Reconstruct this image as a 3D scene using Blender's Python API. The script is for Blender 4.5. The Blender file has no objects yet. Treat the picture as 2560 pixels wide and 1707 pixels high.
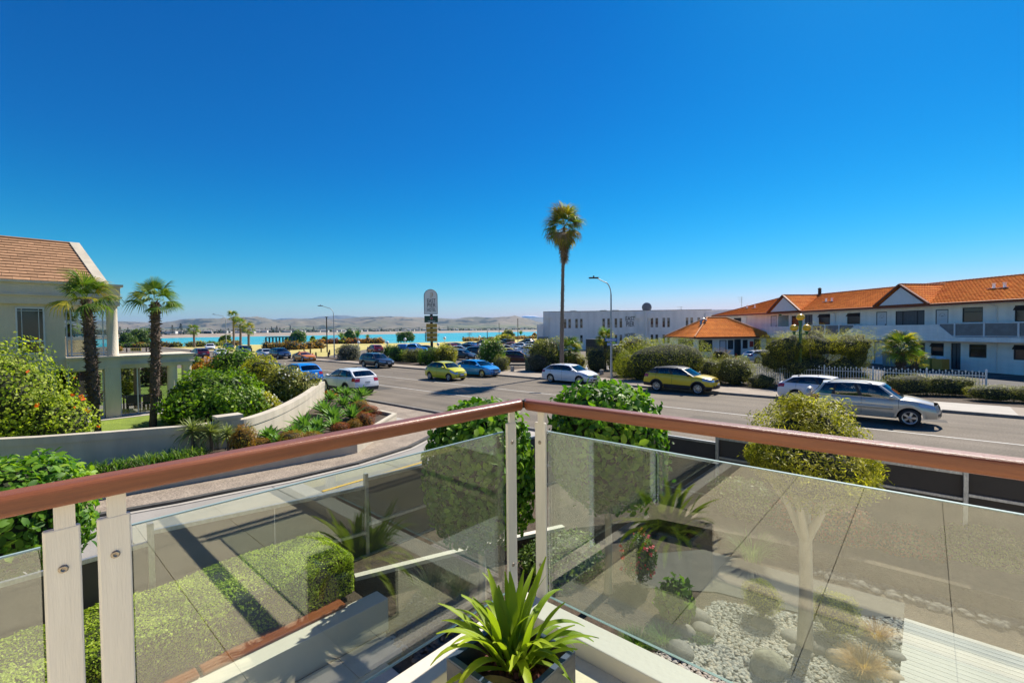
import bpy, bmesh, math, random
import numpy as np
from mathutils import Vector, Matrix
random.seed(7)
S = bpy.context.scene
COL = S.collection
R = math.radians
# ---------------------------------------------------------------- camera
# world axes: X runs along the road, Y across it (towards the sea and the sun), Z up, road at z = 0
FPX, CXP, CYP, EYE = 1155., 1280., 853.5, 4.05
_t = math.atan(29.5 / FPX); _r = .01
_f0 = np.array([-.668, .744, 0.]); _f0 /= np.linalg.norm(_f0)
_r0 = np.array([_f0[1], -_f0[0], 0.]); _z = np.array([0, 0, 1.])
_f = _f0 * math.cos(_t) - _z * math.sin(_t); _u = _f0 * math.sin(_t) + _z * math.cos(_t)
_R = _r0 * math.cos(_r) - _u * math.sin(_r); _U = _u * math.cos(_r) + _r0 * math.sin(_r)
cam_d = bpy.data.cameras.new('camera'); cam = bpy.data.objects.new('camera', cam_d); COL.objects.link(cam)
cam_d.sensor_width = 36; cam_d.lens = FPX / 2560 * 36; cam_d.clip_start = .05; cam_d.clip_end = 60000
cam.matrix_world = Matrix(((_R[0], _U[0], -_f[0], 0), (_R[1], _U[1], -_f[1], 0), (_R[2], _U[2], -_f[2], EYE), (0, 0, 0, 1)))
S.camera = cam
# ---------------------------------------------------------------- sky and sun
SUN_EL, SUN_AZ = 47.0, -1.5          # azimuth measured from +Y towards +X
w = bpy.data.worlds.new('World'); S.world = w; w.use_nodes = True
nt = w.node_tree; nt.nodes.clear()
sky = nt.nodes.new('ShaderNodeTexSky'); sky.sky_type = 'NISHITA'; sky.sun_disc = False
sky.sun_elevation = R(SUN_EL); sky.sun_rotation = R(SUN_AZ)
sky.altitude = 0; sky.air_density = 1.0; sky.dust_density = 0.15; sky.ozone_density = 3.5
hs = nt.nodes.new('ShaderNodeHueSaturation'); hs.inputs['Saturation'].default_value = 1.5
hs.inputs['Value'].default_value = 1.0
bg = nt.nodes.new('ShaderNodeBackground'); bg.inputs[1].default_value = 0.10
wo = nt.nodes.new('ShaderNodeOutputWorld')
sp = nt.nodes.new('ShaderNodeSeparateColor'); cb_ = nt.nodes.new('ShaderNodeCombineColor'); nt.links.new(hs.outputs[0], sp.inputs[0])
for i_, (ga_, gn_) in enumerate(((1.9, .64), (1.34, 1.03), (1.0, .69))):      # deeper, more saturated blue, the same over the whole sky
    a_ = nt.nodes.new('ShaderNodeMath'); a_.operation = 'MULTIPLY'; a_.inputs[1].default_value = .1537; b_ = nt.nodes.new('ShaderNodeMath'); b_.operation = 'POWER'; b_.inputs[1].default_value = ga_
    c_ = nt.nodes.new('ShaderNodeMath'); c_.operation = 'MULTIPLY'; c_.inputs[1].default_value = gn_ / .1537; nt.links.new(sp.outputs[i_], a_.inputs[0]); nt.links.new(a_.outputs[0], b_.inputs[0]); kn = nt.nodes.new('ShaderNodeMath'); kn.operation = 'MULTIPLY_ADD'; kn.inputs[1].default_value = (0, .6, 0)[i_]; kn.inputs[2].default_value = 1; dv_ = nt.nodes.new('ShaderNodeMath'); dv_.operation = 'DIVIDE'; nt.links.new(b_.outputs[0], kn.inputs[0]); nt.links.new(b_.outputs[0], dv_.inputs[0]); nt.links.new(kn.outputs[0], dv_.inputs[1]); nt.links.new(dv_.outputs[0], c_.inputs[0]); nt.links.new(c_.outputs[0], cb_.inputs[i_])
nt.links.new(sky.outputs[0], hs.inputs['Color']); nt.links.new(cb_.outputs[0], bg.inputs[0]); nt.links.new(bg.outputs[0], wo.inputs[0])
sl = bpy.data.lights.new('sun', 'SUN'); sl.energy = 5.0; sl.angle = R(.5); sl.color = (1, .92, .80)
so = bpy.data.objects.new('sun', sl); COL.objects.link(so)
sd = Vector((math.sin(R(SUN_AZ)) * math.cos(R(SUN_EL)), math.cos(R(SUN_AZ)) * math.cos(R(SUN_EL)), math.sin(R(SUN_EL))))
so.rotation_euler = sd.to_track_quat('Z', 'Y').to_euler()
S.view_settings.view_transform = 'Standard'; S.view_settings.look = 'None'
S.view_settings.exposure = 0.72; S.view_settings.gamma = 1; S.view_settings.use_curve_mapping = False
S.render.engine = 'CYCLES'
try:
    S.cycles.max_bounces = 8; S.cycles.transparent_max_bounces = 24; S.cycles.glossy_bounces = 3
    S.cycles.diffuse_bounces = 3; S.cycles.transmission_bounces = 6; S.cycles.volume_bounces = 0
    S.cycles.sample_clamp_indirect = 6; S.cycles.caustics_reflective = False; S.cycles.caustics_refractive = False
except Exception: pass

# ---------------------------------------------------------------- measuring: photograph point -> place on a level z
def ray(px, py): return _f + _R * (px - CXP) / FPX - _U * (py - CYP) / FPX
def G(px, py, z=0.):
    d = ray(px, py); t = (z - EYE) / d[2]
    return Vector((d[0] * t, d[1] * t, z))
def fwd(p): return (p[0] * _f[0] + p[1] * _f[1] + (p[2] - EYE) * _f[2])
def hor(px): return 824 - .01 * (px - 1280)
def ztop(p, px, py): return EYE + (hor(px) - py) / FPX * fwd(p)

# ---------------------------------------------------------------- object helpers
def link(o, parent=None):
    COL.objects.link(o)
    if parent is not None: o.parent = parent
    return o
def tag(o, label=None, cat=None, group=None, kind=None):
    if label: o['label'] = label
    if cat: o['category'] = cat
    if group: o['group'] = group
    if kind: o['kind'] = kind
    return o
def empty(name, loc=(0, 0, 0), rz=0., label=None, cat=None, group=None):
    o = bpy.data.objects.new(name, None); COL.objects.link(o); o.location = loc; o.rotation_euler = (0, 0, rz)
    o.empty_display_size = .2
    return tag(o, label, cat, group)
def copy_tree(o, parent=None, **kw):
    c = o.copy(); COL.objects.link(c); c.parent = parent
    for ch in list(o.children): copy_tree(ch, c)
    return c
class MB:
    """collects faces, becomes ONE mesh object"""
    def __init__(s): s.v = []; s.f = []; s.m = []; s.sm = []
    def add(s, vs, fs, m=0, sm=False):
        o = len(s.v); s.v += [tuple(v) for v in vs]
        for f in fs: s.f.append(tuple(o + i for i in f)); s.m.append(m); s.sm.append(sm)
        return s
    def box(s, x0, x1, y0, y1, z0, z1, m=0):
        v = [(x0, y0, z0), (x1, y0, z0), (x1, y1, z0), (x0, y1, z0), (x0, y0, z1), (x1, y0, z1), (x1, y1, z1), (x0, y1, z1)]
        return s.add(v, [(0, 3, 2, 1), (4, 5, 6, 7), (0, 1, 5, 4), (1, 2, 6, 5), (2, 3, 7, 6), (3, 0, 4, 7)], m)
    def obox(s, c, ax, ay, az, m=0):
        """oriented box: centre and three half-axis vectors"""
        c, ax, ay, az = map(Vector, (c, ax, ay, az))
        v = [c + ax * i + ay * j + az * k for k in (-1, 1) for i, j in ((-1, -1), (1, -1), (1, 1), (-1, 1))]
        return s.add(v, [(0, 3, 2, 1), (4, 5, 6, 7), (0, 1, 5, 4), (1, 2, 6, 5), (2, 3, 7, 6), (3, 0, 4, 7)], m)
    def beam(s, a, b, wd, ht, m=0, up=(0, 0, 1)):
        a, b = Vector(a), Vector(b); d = b - a; L = d.length
        if L < 1e-6: return s
        d.normalize(); sd_ = d.cross(Vector(up))
        if sd_.length < 1e-4: sd_ = d.cross(Vector((1, 0, 0)))
        sd_.normalize(); u = sd_.cross(d)
        return s.obox((a + b) / 2, d * L / 2, sd_ * wd / 2, u * ht / 2, m)
    def tube(s, pts, rad, n=8, m=0, caps=True, sm=True):
        pts = [Vector(p) for p in pts]; rings = []
        rs = rad if isinstance(rad, (list, tuple)) else [rad] * len(pts)
        prev = None; vs = []
        for i, p in enumerate(pts):
            d = (pts[min(i + 1, len(pts) - 1)] - pts[max(i - 1, 0)]).normalized()
            a = (prev - d * prev.dot(d)) if prev is not None else d.orthogonal()
            a.normalize(); prev = a; b = d.cross(a)
            vs += [p + (a * math.cos(2 * math.pi * k / n) + b * math.sin(2 * math.pi * k / n)) * rs[i] for k in range(n)]
        fs = [(i * n + k, i * n + (k + 1) % n, (i + 1) * n + (k + 1) % n, (i + 1) * n + k) for i in range(len(pts) - 1) for k in range(n)]
        s.add(vs, fs, m, sm)
        if caps:
            s.add(vs[:n], [tuple(reversed(range(n)))], m); s.add(vs[-n:], [tuple(range(n))], m)
        return s
    def lathe(s, prof, n=24, c=(0, 0, 0), axis='z', m=0, sm=True):
        vs = []
        for r_, h in prof:
            for k in range(n):
                a = 2 * math.pi * k / n; x, y = r_ * math.cos(a), r_ * math.sin(a)
                p = (x, y, h) if axis == 'z' else ((x, -h, y) if axis == 'y' else (h, x, y))
                vs.append((c[0] + p[0], c[1] + p[1], c[2] + p[2]))
        fs = [(i * n + k, i * n + (k + 1) % n, (i + 1) * n + (k + 1) % n, (i + 1) * n + k) for i in range(len(prof) - 1) for k in range(n)]
        return s.add(vs, fs, m, sm)
    def prism(s, poly, z0, z1, m=0):
        """vertical prism over an xy polygon (counter-clockwise)"""
        n = len(poly)
        v = [(p[0], p[1], z0) for p in poly] + [(p[0], p[1], z1) for p in poly]
        return s.add(v, [tuple(reversed(range(n))), tuple(range(n, 2 * n))] + [(i, (i + 1) % n, n + (i + 1) % n, n + i) for i in range(n)], m)
    def slab(s, poly3, off, m=0):
        """any planar 3-D polygon given thickness along vector off"""
        n = len(poly3); off = Vector(off); a = [Vector(p) for p in poly3]; v = a + [p + off for p in a]
        return s.add(v, [tuple(reversed(range(n))), tuple(range(n, 2 * n))] + [(i, (i + 1) % n, n + (i + 1) % n, n + i) for i in range(n)], m)
    def grid(s, P, m=0, sm=True, closed=False):
        nr, nc = len(P), len(P[0]); vs = [p for row in P for p in row]
        fs = [(i * nc + j, i * nc + (j + 1) % nc, (i + 1) * nc + (j + 1) % nc, (i + 1) * nc + j) for i in range(nr - 1) for j in range(nc if closed else nc - 1)]
        return s.add(vs, fs, m, sm)
    def mesh(s, name, mats):
        me = bpy.data.meshes.new(name); me.from_pydata(s.v, [], s.f)
        for k in (mats if isinstance(mats, (list, tuple)) else [mats]): me.materials.append(k)
        me.polygons.foreach_set('material_index', s.m); me.polygons.foreach_set('use_smooth', s.sm); me.update()
        return me
    def build(s, name, mats, parent=None, loc=None, bevel=0., fix=True):
        me = s.mesh(name, mats)
        if fix:
            bm = bmesh.new(); bm.from_mesh(me); bmesh.ops.recalc_face_normals(bm, faces=bm.faces); bm.to_mesh(me); bm.free()
        o = link(bpy.data.objects.new(name, me), parent)
        if loc is not None: o.location = loc
        if bevel:
            b = o.modifiers.new('bevel', 'BEVEL'); b.width = bevel; b.segments = 2; b.limit_method = 'ANGLE'
        return o
def np_mesh(name, verts, faces, mats, mi=None, smooth=False):
    """fast mesh of equal-sided faces from arrays"""
    verts = np.asarray(verts, dtype=np.float32); faces = np.asarray(faces, dtype=np.int32); k = faces.shape[1]
    me = bpy.data.meshes.new(name); me.vertices.add(len(verts)); me.vertices.foreach_set('co', verts.ravel())
    me.loops.add(faces.size); me.loops.foreach_set('vertex_index', faces.ravel())
    me.polygons.add(len(faces)); me.polygons.foreach_set('loop_start', np.arange(0, faces.size, k, dtype=np.int32))
    for m in (mats if isinstance(mats, (list, tuple)) else [mats]): me.materials.append(m)
    if mi is not None: me.polygons.foreach_set('material_index', np.asarray(mi, dtype=np.int32))
    if smooth: me.polygons.foreach_set('use_smooth', np.ones(len(faces), dtype=bool))
    me.update(calc_edges=True); me.validate()
    return me

# ---------------------------------------------------------------- materials
MATS = {}
def N(nt, t, **kw):
    n = nt.nodes.new(t)
    for k, v in kw.items():
        if k in n.inputs: n.inputs[k].default_value = v
        else: setattr(n, k, v)
    return n
def mat(name, col, rough=.6, metal=0., var=.0, scale=3., bump=0., bscale=40., col2=None, spec=.5, coat=0., detail=5., trans=0., stretch=None, fine=None, objvar=0., streak=None):
    """principled with noise driven colour (base -> col2), optional second fine noise, relief and per-object variation"""
    if name in MATS: return MATS[name]
    m = bpy.data.materials.new(name); m.use_nodes = True; nt = m.node_tree; L = nt.links.new
    b = nt.nodes['Principled BSDF']; b.inputs['Roughness'].default_value = rough; b.inputs['Metallic'].default_value = metal
    b.inputs['Specular IOR Level'].default_value = spec; b.inputs['Coat Weight'].default_value = coat; b.inputs['Coat Roughness'].default_value = .04
    c = (*col, 1)
    tc = N(nt, 'ShaderNodeTexCoord'); mp = N(nt, 'ShaderNodeMapping'); L(tc.outputs['Object'], mp.inputs[0])
    if stretch: mp.inputs['Scale'].default_value = stretch
    out = None
    if var or col2:
        n = N(nt, 'ShaderNodeTexNoise', Scale=scale, Detail=detail, Roughness=.65); L(mp.outputs[0], n.inputs['Vector'])
        cr = N(nt, 'ShaderNodeValToRGB'); cr.color_ramp.elements[0].position = .32; cr.color_ramp.elements[1].position = .68
        c2 = col2 if col2 else tuple(min(1, x * (1 + var)) for x in col)
        c1 = col if col2 else tuple(x * (1 - var) for x in col)
        cr.color_ramp.elements[0].color = (*c1, 1); cr.color_ramp.elements[1].color = (*c2, 1)
        L(n.outputs[0], cr.inputs[0]); out = cr.outputs[0]
    if fine:
        n2 = N(nt, 'ShaderNodeTexNoise', Scale=fine[0], Detail=3., Roughness=.7); L(mp.outputs[0], n2.inputs['Vector'])
        mr = N(nt, 'ShaderNodeMapRange'); mr.inputs[1].default_value = .3; mr.inputs[2].default_value = .7
        mr.inputs[3].default_value = 1 - fine[1]; mr.inputs[4].default_value = 1 + fine[1]; L(n2.outputs[0], mr.inputs[0])
        mx = N(nt, 'ShaderNodeVectorMath', operation='SCALE')
        if out: L(out, mx.inputs[0])
        else: mx.inputs[0].default_value = col
        L(mr.outputs[0], mx.inputs['Scale']); out = mx.outputs[0]
    if streak:                                    # wheel tracks and patches: long soft bands
        mp2 = N(nt, 'ShaderNodeMapping'); L(tc.outputs['Object'], mp2.inputs[0]); mp2.inputs['Scale'].default_value = streak[2]
        n4 = N(nt, 'ShaderNodeTexNoise', Scale=streak[0], Detail=3.); L(mp2.outputs[0], n4.inputs['Vector']); mr = N(nt, 'ShaderNodeMapRange'); mr.inputs[1].default_value = .35; mr.inputs[2].default_value = .65
        mr.inputs[3].default_value = 1 - streak[1]; mr.inputs[4].default_value = 1 + streak[1]; L(n4.outputs[0], mr.inputs[0]); mx = N(nt, 'ShaderNodeVectorMath', operation='SCALE'); L(out, mx.inputs[0]); L(mr.outputs[0], mx.inputs['Scale']); out = mx.outputs[0]
    if objvar:
        oi = N(nt, 'ShaderNodeObjectInfo'); mr = N(nt, 'ShaderNodeMapRange'); mr.inputs[3].default_value = 1 - objvar; mr.inputs[4].default_value = 1 + objvar
        L(oi.outputs['Random'], mr.inputs[0]); mx = N(nt, 'ShaderNodeVectorMath', operation='SCALE')
        if out: L(out, mx.inputs[0])
        else: mx.inputs[0].default_value = col
        L(mr.outputs[0], mx.inputs['Scale']); out = mx.outputs[0]
    if out: L(out, b.inputs['Base Color'])
    else: b.inputs['Base Color'].default_value = c
    if bump:
        n3 = N(nt, 'ShaderNodeTexNoise', Scale=bscale, Detail=4.); L(mp.outputs[0], n3.inputs['Vector'])
        bp = N(nt, 'ShaderNodeBump', Strength=1., Distance=bump); L(n3.outputs[0], bp.inputs['Height']); L(bp.outputs[0], b.inputs['Normal'])
    m.diffuse_color = c; MATS[name] = m
    return m
def leafmat(name, cols, rough=.45, transl=.35, spec=.22, clump=1.2):
    """leaf: colour varies leaf by leaf and clump by clump, light passes through"""
    if name in MATS: return MATS[name]
    m = bpy.data.materials.new(name); m.use_nodes = True; nt = m.node_tree; L = nt.links.new
    b = nt.nodes['Principled BSDF']; b.inputs['Roughness'].default_value = max(rough, .5); b.inputs['Specular IOR Level'].default_value = min(spec, .3)
    ge = N(nt, 'ShaderNodeNewGeometry'); tc = N(nt, 'ShaderNodeTexCoord'); n = N(nt, 'ShaderNodeTexNoise', Scale=clump, Detail=2.); L(tc.outputs['Object'], n.inputs['Vector'])
    ad = N(nt, 'ShaderNodeMath', operation='MULTIPLY_ADD'); L(ge.outputs['Random Per Island'], ad.inputs[0]); ad.inputs[1].default_value = .75
    mr = N(nt, 'ShaderNodeMapRange'); mr.inputs[1].default_value = .35; mr.inputs[2].default_value = .65; mr.inputs[3].default_value = -.1; mr.inputs[4].default_value = .35
    L(n.outputs[0], mr.inputs[0]); L(mr.outputs[0], ad.inputs[2])
    cr = N(nt, 'ShaderNodeValToRGB'); e = cr.color_ramp.elements
    while len(e) < len(cols): e.new(.5)
    for i, c in enumerate(cols): e[i].position = i / (len(cols) - 1); e[i].color = (*c, 1)
    L(ad.outputs[0], cr.inputs[0]); L(cr.outputs[0], b.inputs['Base Color'])
    tr = N(nt, 'ShaderNodeBsdfTranslucent'); sc = N(nt, 'ShaderNodeMixRGB', blend_type='MULTIPLY'); sc.inputs[0].default_value = 1
    sc.inputs[2].default_value = (1.5, 1.6, .55, 1); L(cr.outputs[0], sc.inputs[1]); L(sc.outputs[0], tr.inputs[0])
    mx = N(nt, 'ShaderNodeMixShader'); mx.inputs[0].default_value = transl
    L(b.outputs[0], mx.inputs[1]); L(tr.outputs[0], mx.inputs[2]); L(mx.outputs[0], nt.nodes['Material Output'].inputs[0])
    m.diffuse_color = (*cols[len(cols) // 2], 1); MATS[name] = m
    return m
def glassmat(name, tint=(.9, .96, .93), refl=1.5, rough=0., extra=0.):
    """clear pane: fresnel mix of a tinted see-through and a mirror reflection"""
    if name in MATS: return MATS[name]
    m = bpy.data.materials.new(name); m.use_nodes = True; nt = m.node_tree; nt.nodes.remove(nt.nodes['Principled BSDF']); L = nt.links.new
    t = N(nt, 'ShaderNodeBsdfTransparent'); t.inputs[0].default_value = (*tint, 1); g = N(nt, 'ShaderNodeBsdfGlossy'); g.inputs['Roughness'].default_value = rough
    ge = N(nt, 'ShaderNodeNewGeometry'); dt = N(nt, 'ShaderNodeVectorMath', operation='DOT_PRODUCT'); L(ge.outputs['Normal'], dt.inputs[0]); L(ge.outputs['Incoming'], dt.inputs[1])
    ab = N(nt, 'ShaderNodeMath', operation='ABSOLUTE'); L(dt.outputs['Value'], ab.inputs[0]); om = N(nt, 'ShaderNodeMath', operation='SUBTRACT'); om.inputs[0].default_value = 1.; L(ab.outputs[0], om.inputs[1])
    pw = N(nt, 'ShaderNodeMath', operation='POWER'); L(om.outputs[0], pw.inputs[0]); pw.inputs[1].default_value = 4.5
    f0 = ((refl - 1) / (refl + 1)) ** 2 + extra; ma = N(nt, 'ShaderNodeMath', operation='MULTIPLY_ADD'); L(pw.outputs[0], ma.inputs[0]); ma.inputs[1].default_value = 1 - f0; ma.inputs[2].default_value = f0
    mx = N(nt, 'ShaderNodeMixShader'); L(ma.outputs[0], mx.inputs[0])
    L(t.outputs[0], mx.inputs[1]); L(g.outputs[0], mx.inputs[2]); L(mx.outputs[0], nt.nodes['Material Output'].inputs[0])
    MATS[name] = m
    return m
M_white = mat('white_paint', (.78, .79, .80), .55, var=.05, scale=1.5, bump=.004, bscale=20)
M_dark = mat('dark_plastic', (.02, .02, .022), .5)
M_black = mat('black', (.008, .008, .009), .6)
M_steel = mat('galvanised_steel', (.42, .43, .43), .42, metal=.7, var=.25, scale=30, stretch=(1, 1, .4))
M_chrome = mat('bright_metal', (.75, .76, .78), .18, metal=1.)
# ---------------------------------------------------------------- foliage
rng = np.random.default_rng(11)
def unit(a): return a / np.maximum(np.linalg.norm(a, axis=-1, keepdims=True), 1e-9)
LEAF_Q = (np.array([[0, 0, 0], [.5, -.32, .08], [1, 0, -.05], [.5, .32, .08]]), [(0, 1, 2, 3)])
LEAF_O = (np.array([[0, 0, 0], [.3, -.26, .07], [.72, -.24, .05], [1, 0, -.1], [.72, .24, .05], [.3, .26, .07], [.3, 0, 0], [.72, 0, -.03]]),
          [(0, 1, 6, 5), (1, 2, 7, 6), (6, 7, 4, 5), (7, 2, 3, 4)])
LEAF_N = (np.array([[0, -.06, 0], [.5, -.11, .04], [1, 0, -.06], [.5, .11, .04]]), [(0, 1, 2, 3)])
LEAF_C = (np.array([[0, 0, 0], [.45, -.38, .1], [.8, .0, .18], [.45, .38, -.1], [.1, .3, .35], [.55, -.1, .75], [.9, .25, .55], [.5, .6, .3]]), [(0, 1, 2, 3), (4, 5, 6, 7)])
def leaf_mesh(name, pos, nrm, size, mats, leaf=LEAF_Q, var=.48, up=.3, mi=None, spread=.9):
    n = len(pos); t, fs = leaf; k = len(t)
    nn = unit(nrm + rng.normal(0, spread, (n, 3)) * .55 + np.array([0, 0, up * .5]))
    ax = rng.normal(0, 1, (n, 3)) + nrm * .5 + np.array([0, 0, up]); ax = unit(ax - nn * np.sum(ax * nn, 1, keepdims=True)); ay = np.cross(nn, ax)
    sc = size * (1 + rng.uniform(-var, var, (n, 1)))
    V = pos[:, None, :] + (t[None, :, 0:1] * ax[:, None, :] + t[None, :, 1:2] * ay[:, None, :] + t[None, :, 2:3] * nn[:, None, :]) * sc[:, None, :]
    F = (np.array(fs)[None, :, :] + (np.arange(n) * k)[:, None, None]).reshape(-1, len(fs[0]))
    m = None if mi is None else np.repeat(mi, len(fs))
    return np_mesh(name, V.reshape(-1, 3), F, mats, m)
def lumps(d, n=14, amp=.18, sharp=9., seed=0):
    r = np.random.default_rng(seed); c = unit(r.normal(0, 1, (n, 3))); h = r.uniform(.3, 1, n)
    g = np.exp(sharp * (d @ c.T - 1)) * h
    return amp * (g.max(1) * 2 - 1)
def crown_pts(n, rad, amp=.18, shell=.3, seed=0, nl=14, sharp=9., bottom=-1., pw=2.):
    r = np.random.default_rng(seed); d = unit(r.normal(0, 1, (int(n * 1.6), 3))); d = d[d[:, 2] > bottom][:n]
    sgn = np.sign(d) * np.abs(d) ** (2 / pw)       # pw > 2 squares the form off
    if pw != 2: sgn = sgn / np.maximum((np.abs(sgn) ** pw).sum(1, keepdims=True) ** (1 / pw), 1e-6)
    q = (1 + lumps(d, nl, amp, sharp, seed)) * (1 - shell * r.random(len(d)) ** 1.6)
    clump = r.random(len(d)); tw = lumps(d, 60, 1., 60., seed + 5) > .25; q = q * np.where(tw, 1 + amp * .45 * clump, 1.) * np.where(r.random(len(d)) < .04, 1 + r.random(len(d)) * .13, 1.)     # sprigs stand out of the clipped surface
    return sgn * q[:, None] * np.array(rad), unit(d / np.array(rad))
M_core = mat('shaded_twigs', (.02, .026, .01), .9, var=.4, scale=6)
M_bark = mat('grey_brown_bark', (.16, .12, .09), .9, var=.35, scale=9, bump=.01, bscale=30, stretch=(1, 1, .25))
M_palebark = mat('pale_bark', (.46, .38, .28), .85, var=.2, scale=8, bump=.004, bscale=30, stretch=(1, 1, .3))
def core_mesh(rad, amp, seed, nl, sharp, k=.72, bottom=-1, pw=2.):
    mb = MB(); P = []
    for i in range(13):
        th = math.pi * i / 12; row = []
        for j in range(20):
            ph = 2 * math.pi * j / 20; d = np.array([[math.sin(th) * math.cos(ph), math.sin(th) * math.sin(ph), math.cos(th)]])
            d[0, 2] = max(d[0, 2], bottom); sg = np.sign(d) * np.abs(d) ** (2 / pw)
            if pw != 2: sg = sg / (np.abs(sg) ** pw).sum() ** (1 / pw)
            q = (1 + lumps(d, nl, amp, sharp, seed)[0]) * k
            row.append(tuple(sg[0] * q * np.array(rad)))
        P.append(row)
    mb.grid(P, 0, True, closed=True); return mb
def crown(name, parent, c, rad, n, size, lm, leaf=LEAF_Q, amp=.18, shell=.3, seed=0, nl=14, sharp=9., bottom=-1., pw=2., up=.3, core=.72, dots=None):
    P, Nn = crown_pts(n, rad, amp, shell, seed, nl, sharp, bottom, pw)
    o = link(bpy.data.objects.new(name, leaf_mesh(name, P, Nn, size, [lm], leaf, up=up)), parent); o.location = c
    if core:
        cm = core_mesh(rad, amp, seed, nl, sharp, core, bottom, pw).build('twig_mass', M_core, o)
    if dots:
        D, Dn = crown_pts(dots[0], [r_ * 1.02 for r_ in rad], amp, .03, seed, nl, sharp, bottom, pw)
        k = link(bpy.data.objects.new(dots[3] if len(dots) > 3 else 'blossom', leaf_mesh('blossom', D, Dn, dots[1], [dots[2]], LEAF_C)), o)
        k['kind'] = 'stuff'
    return o
def stems(mb, base, spread, h, n, r0, seed, lean=.5):
    r = random.Random(seed)
    for i in range(n):
        a = r.random() * 6.28; e = Vector((math.cos(a) * spread * r.uniform(.3, 1), math.sin(a) * spread * r.uniform(.3, 1), h * r.uniform(.8, 1)))
        mb.tube([Vector(base), Vector(base) + e * .4 + Vector((0, 0, h * .1)), Vector(base) + e], [r0, r0 * .7, r0 * .25], 6)
    return mb
def shrub(name, loc, rad, n, size, lm, label, cat='shrub', group=None, leaf=LEAF_Q, amp=.18, shell=.3, seed=0, nl=14, sharp=9., bottom=-.75, dots=None, pw=2., up=.3, h=None, core=.74):
    t = empty(name, loc, 0, label, cat, group); cz = (h if h is not None else rad[2] * .8)
    crown('crown', t, (0, 0, cz), rad, n, size, lm, leaf, amp, shell, seed, nl, sharp, bottom, pw, up, core, dots)
    stems(MB(), (0, 0, 0), rad[0] * .6, cz * .9, 6, .035 * max(.5, rad[2]), seed).build('stem', M_bark, t)
    return t
# leaf colours
L_gloss = leafmat('leaf_glossy_green', [(.025, .07, .008), (.07, .15, .012), (.15, .26, .02), (.27, .38, .03)], .42, .42, .4)
L_big = leafmat('leaf_large_green', [(.025, .08, .008), (.06, .17, .012), (.14, .28, .02), (.28, .42, .04)], .42, .36, .4)
L_lime = leafmat('leaf_lime', [(.08, .12, .012), (.20, .28, .02), (.38, .45, .04), (.55, .60, .12)], .45, .48, .35)
L_dark = leafmat('leaf_dark', [(.02, .045, .008), (.05, .10, .014), (.11, .18, .025), (.22, .28, .045)], .3, .3, .6)
L_yel = leafmat('leaf_yellow_green', [(.07, .09, .01), (.21, .22, .015), (.42, .39, .03), (.56, .5, .07)], .45, .45, .35)
L_olive = leafmat('leaf_olive', [(.04, .05, .012), (.15, .16, .03), (.28, .28, .055), (.42, .40, .12)], .5, .3)
L_grey = leafmat('leaf_grey', [(.05, .055, .04), (.11, .12, .09), (.19, .19, .15), (.29, .28, .24)], .6, .25)
L_orange = leafmat('leaf_orange', [(.16, .07, .01), (.42, .16, .015), (.6, .27, .02), (.7, .38, .06)], .45, .4)
L_red = leafmat('leaf_red_orange', [(.08, .02, .012), (.28, .06, .03), (.42, .13, .05), (.34, .26, .04)], .45, .35)
L_rust = leafmat('leaf_rust', [(.10, .06, .012), (.26, .13, .02), (.36, .2, .03), (.22, .24, .04)], .5, .35)
L_box = leafmat('leaf_box_hedge', [(.08, .13, .012), (.22, .32, .025), (.40, .50, .05), (.6, .68, .14)], .5, .45, clump=2.5)
L_purple = leafmat('leaf_purple', [(.03, .012, .015), (.06, .03, .03), (.09, .05, .045)], .5, .25)
L_cream = leafmat('blossom_cream', [(.5, .46, .2), (.75, .7, .42)], .6, .3)
L_white = leafmat('blossom_white', [(.6, .6, .55), (.8, .8, .76)], .6, .3)
L_flame = leafmat('blossom_orange', [(.7, .09, .02), (.85, .2, .03)], .6, .3)
L_palm = leafmat('palm_leaf', [(.03, .07, .012), (.07, .14, .02), (.14, .22, .03), (.3, .3, .05)], .35, .35)
L_palmy = leafmat('palm_leaf_yellowing', [(.10, .12, .015), (.25, .26, .03), (.42, .34, .04), (.5, .3, .05)], .4, .4)
L_dead = leafmat('dead_palm_leaf', [(.13, .09, .06), (.24, .17, .11), (.34, .26, .18)], .8, .15)
L_agave = leafmat('agave_leaf', [(.07, .16, .03), (.14, .27, .06), (.24, .38, .11)], .4, .25, clump=.6)
L_strap = leafmat('strap_leaf', [(.07, .14, .01), (.16, .26, .015), (.32, .40, .025), (.5, .48, .05)], .28, .35)
L_gold = leafmat('golden_grass', [(.25, .13, .03), (.45, .26, .07), (.6, .4, .15)], .6, .35)
L_grass = leafmat('green_blades', [(.02, .06, .01), (.05, .13, .015), (.12, .22, .03), (.26, .34, .07)], .4, .35)
L_mondo = leafmat('dark_grass', [(.015, .03, .008), (.04, .07, .015), (.09, .12, .03)], .4, .3)
L_pine = leafmat('norfolk_needles', [(.012, .03, .012), (.025, .05, .02), (.05, .08, .03)], .6, .1)

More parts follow.
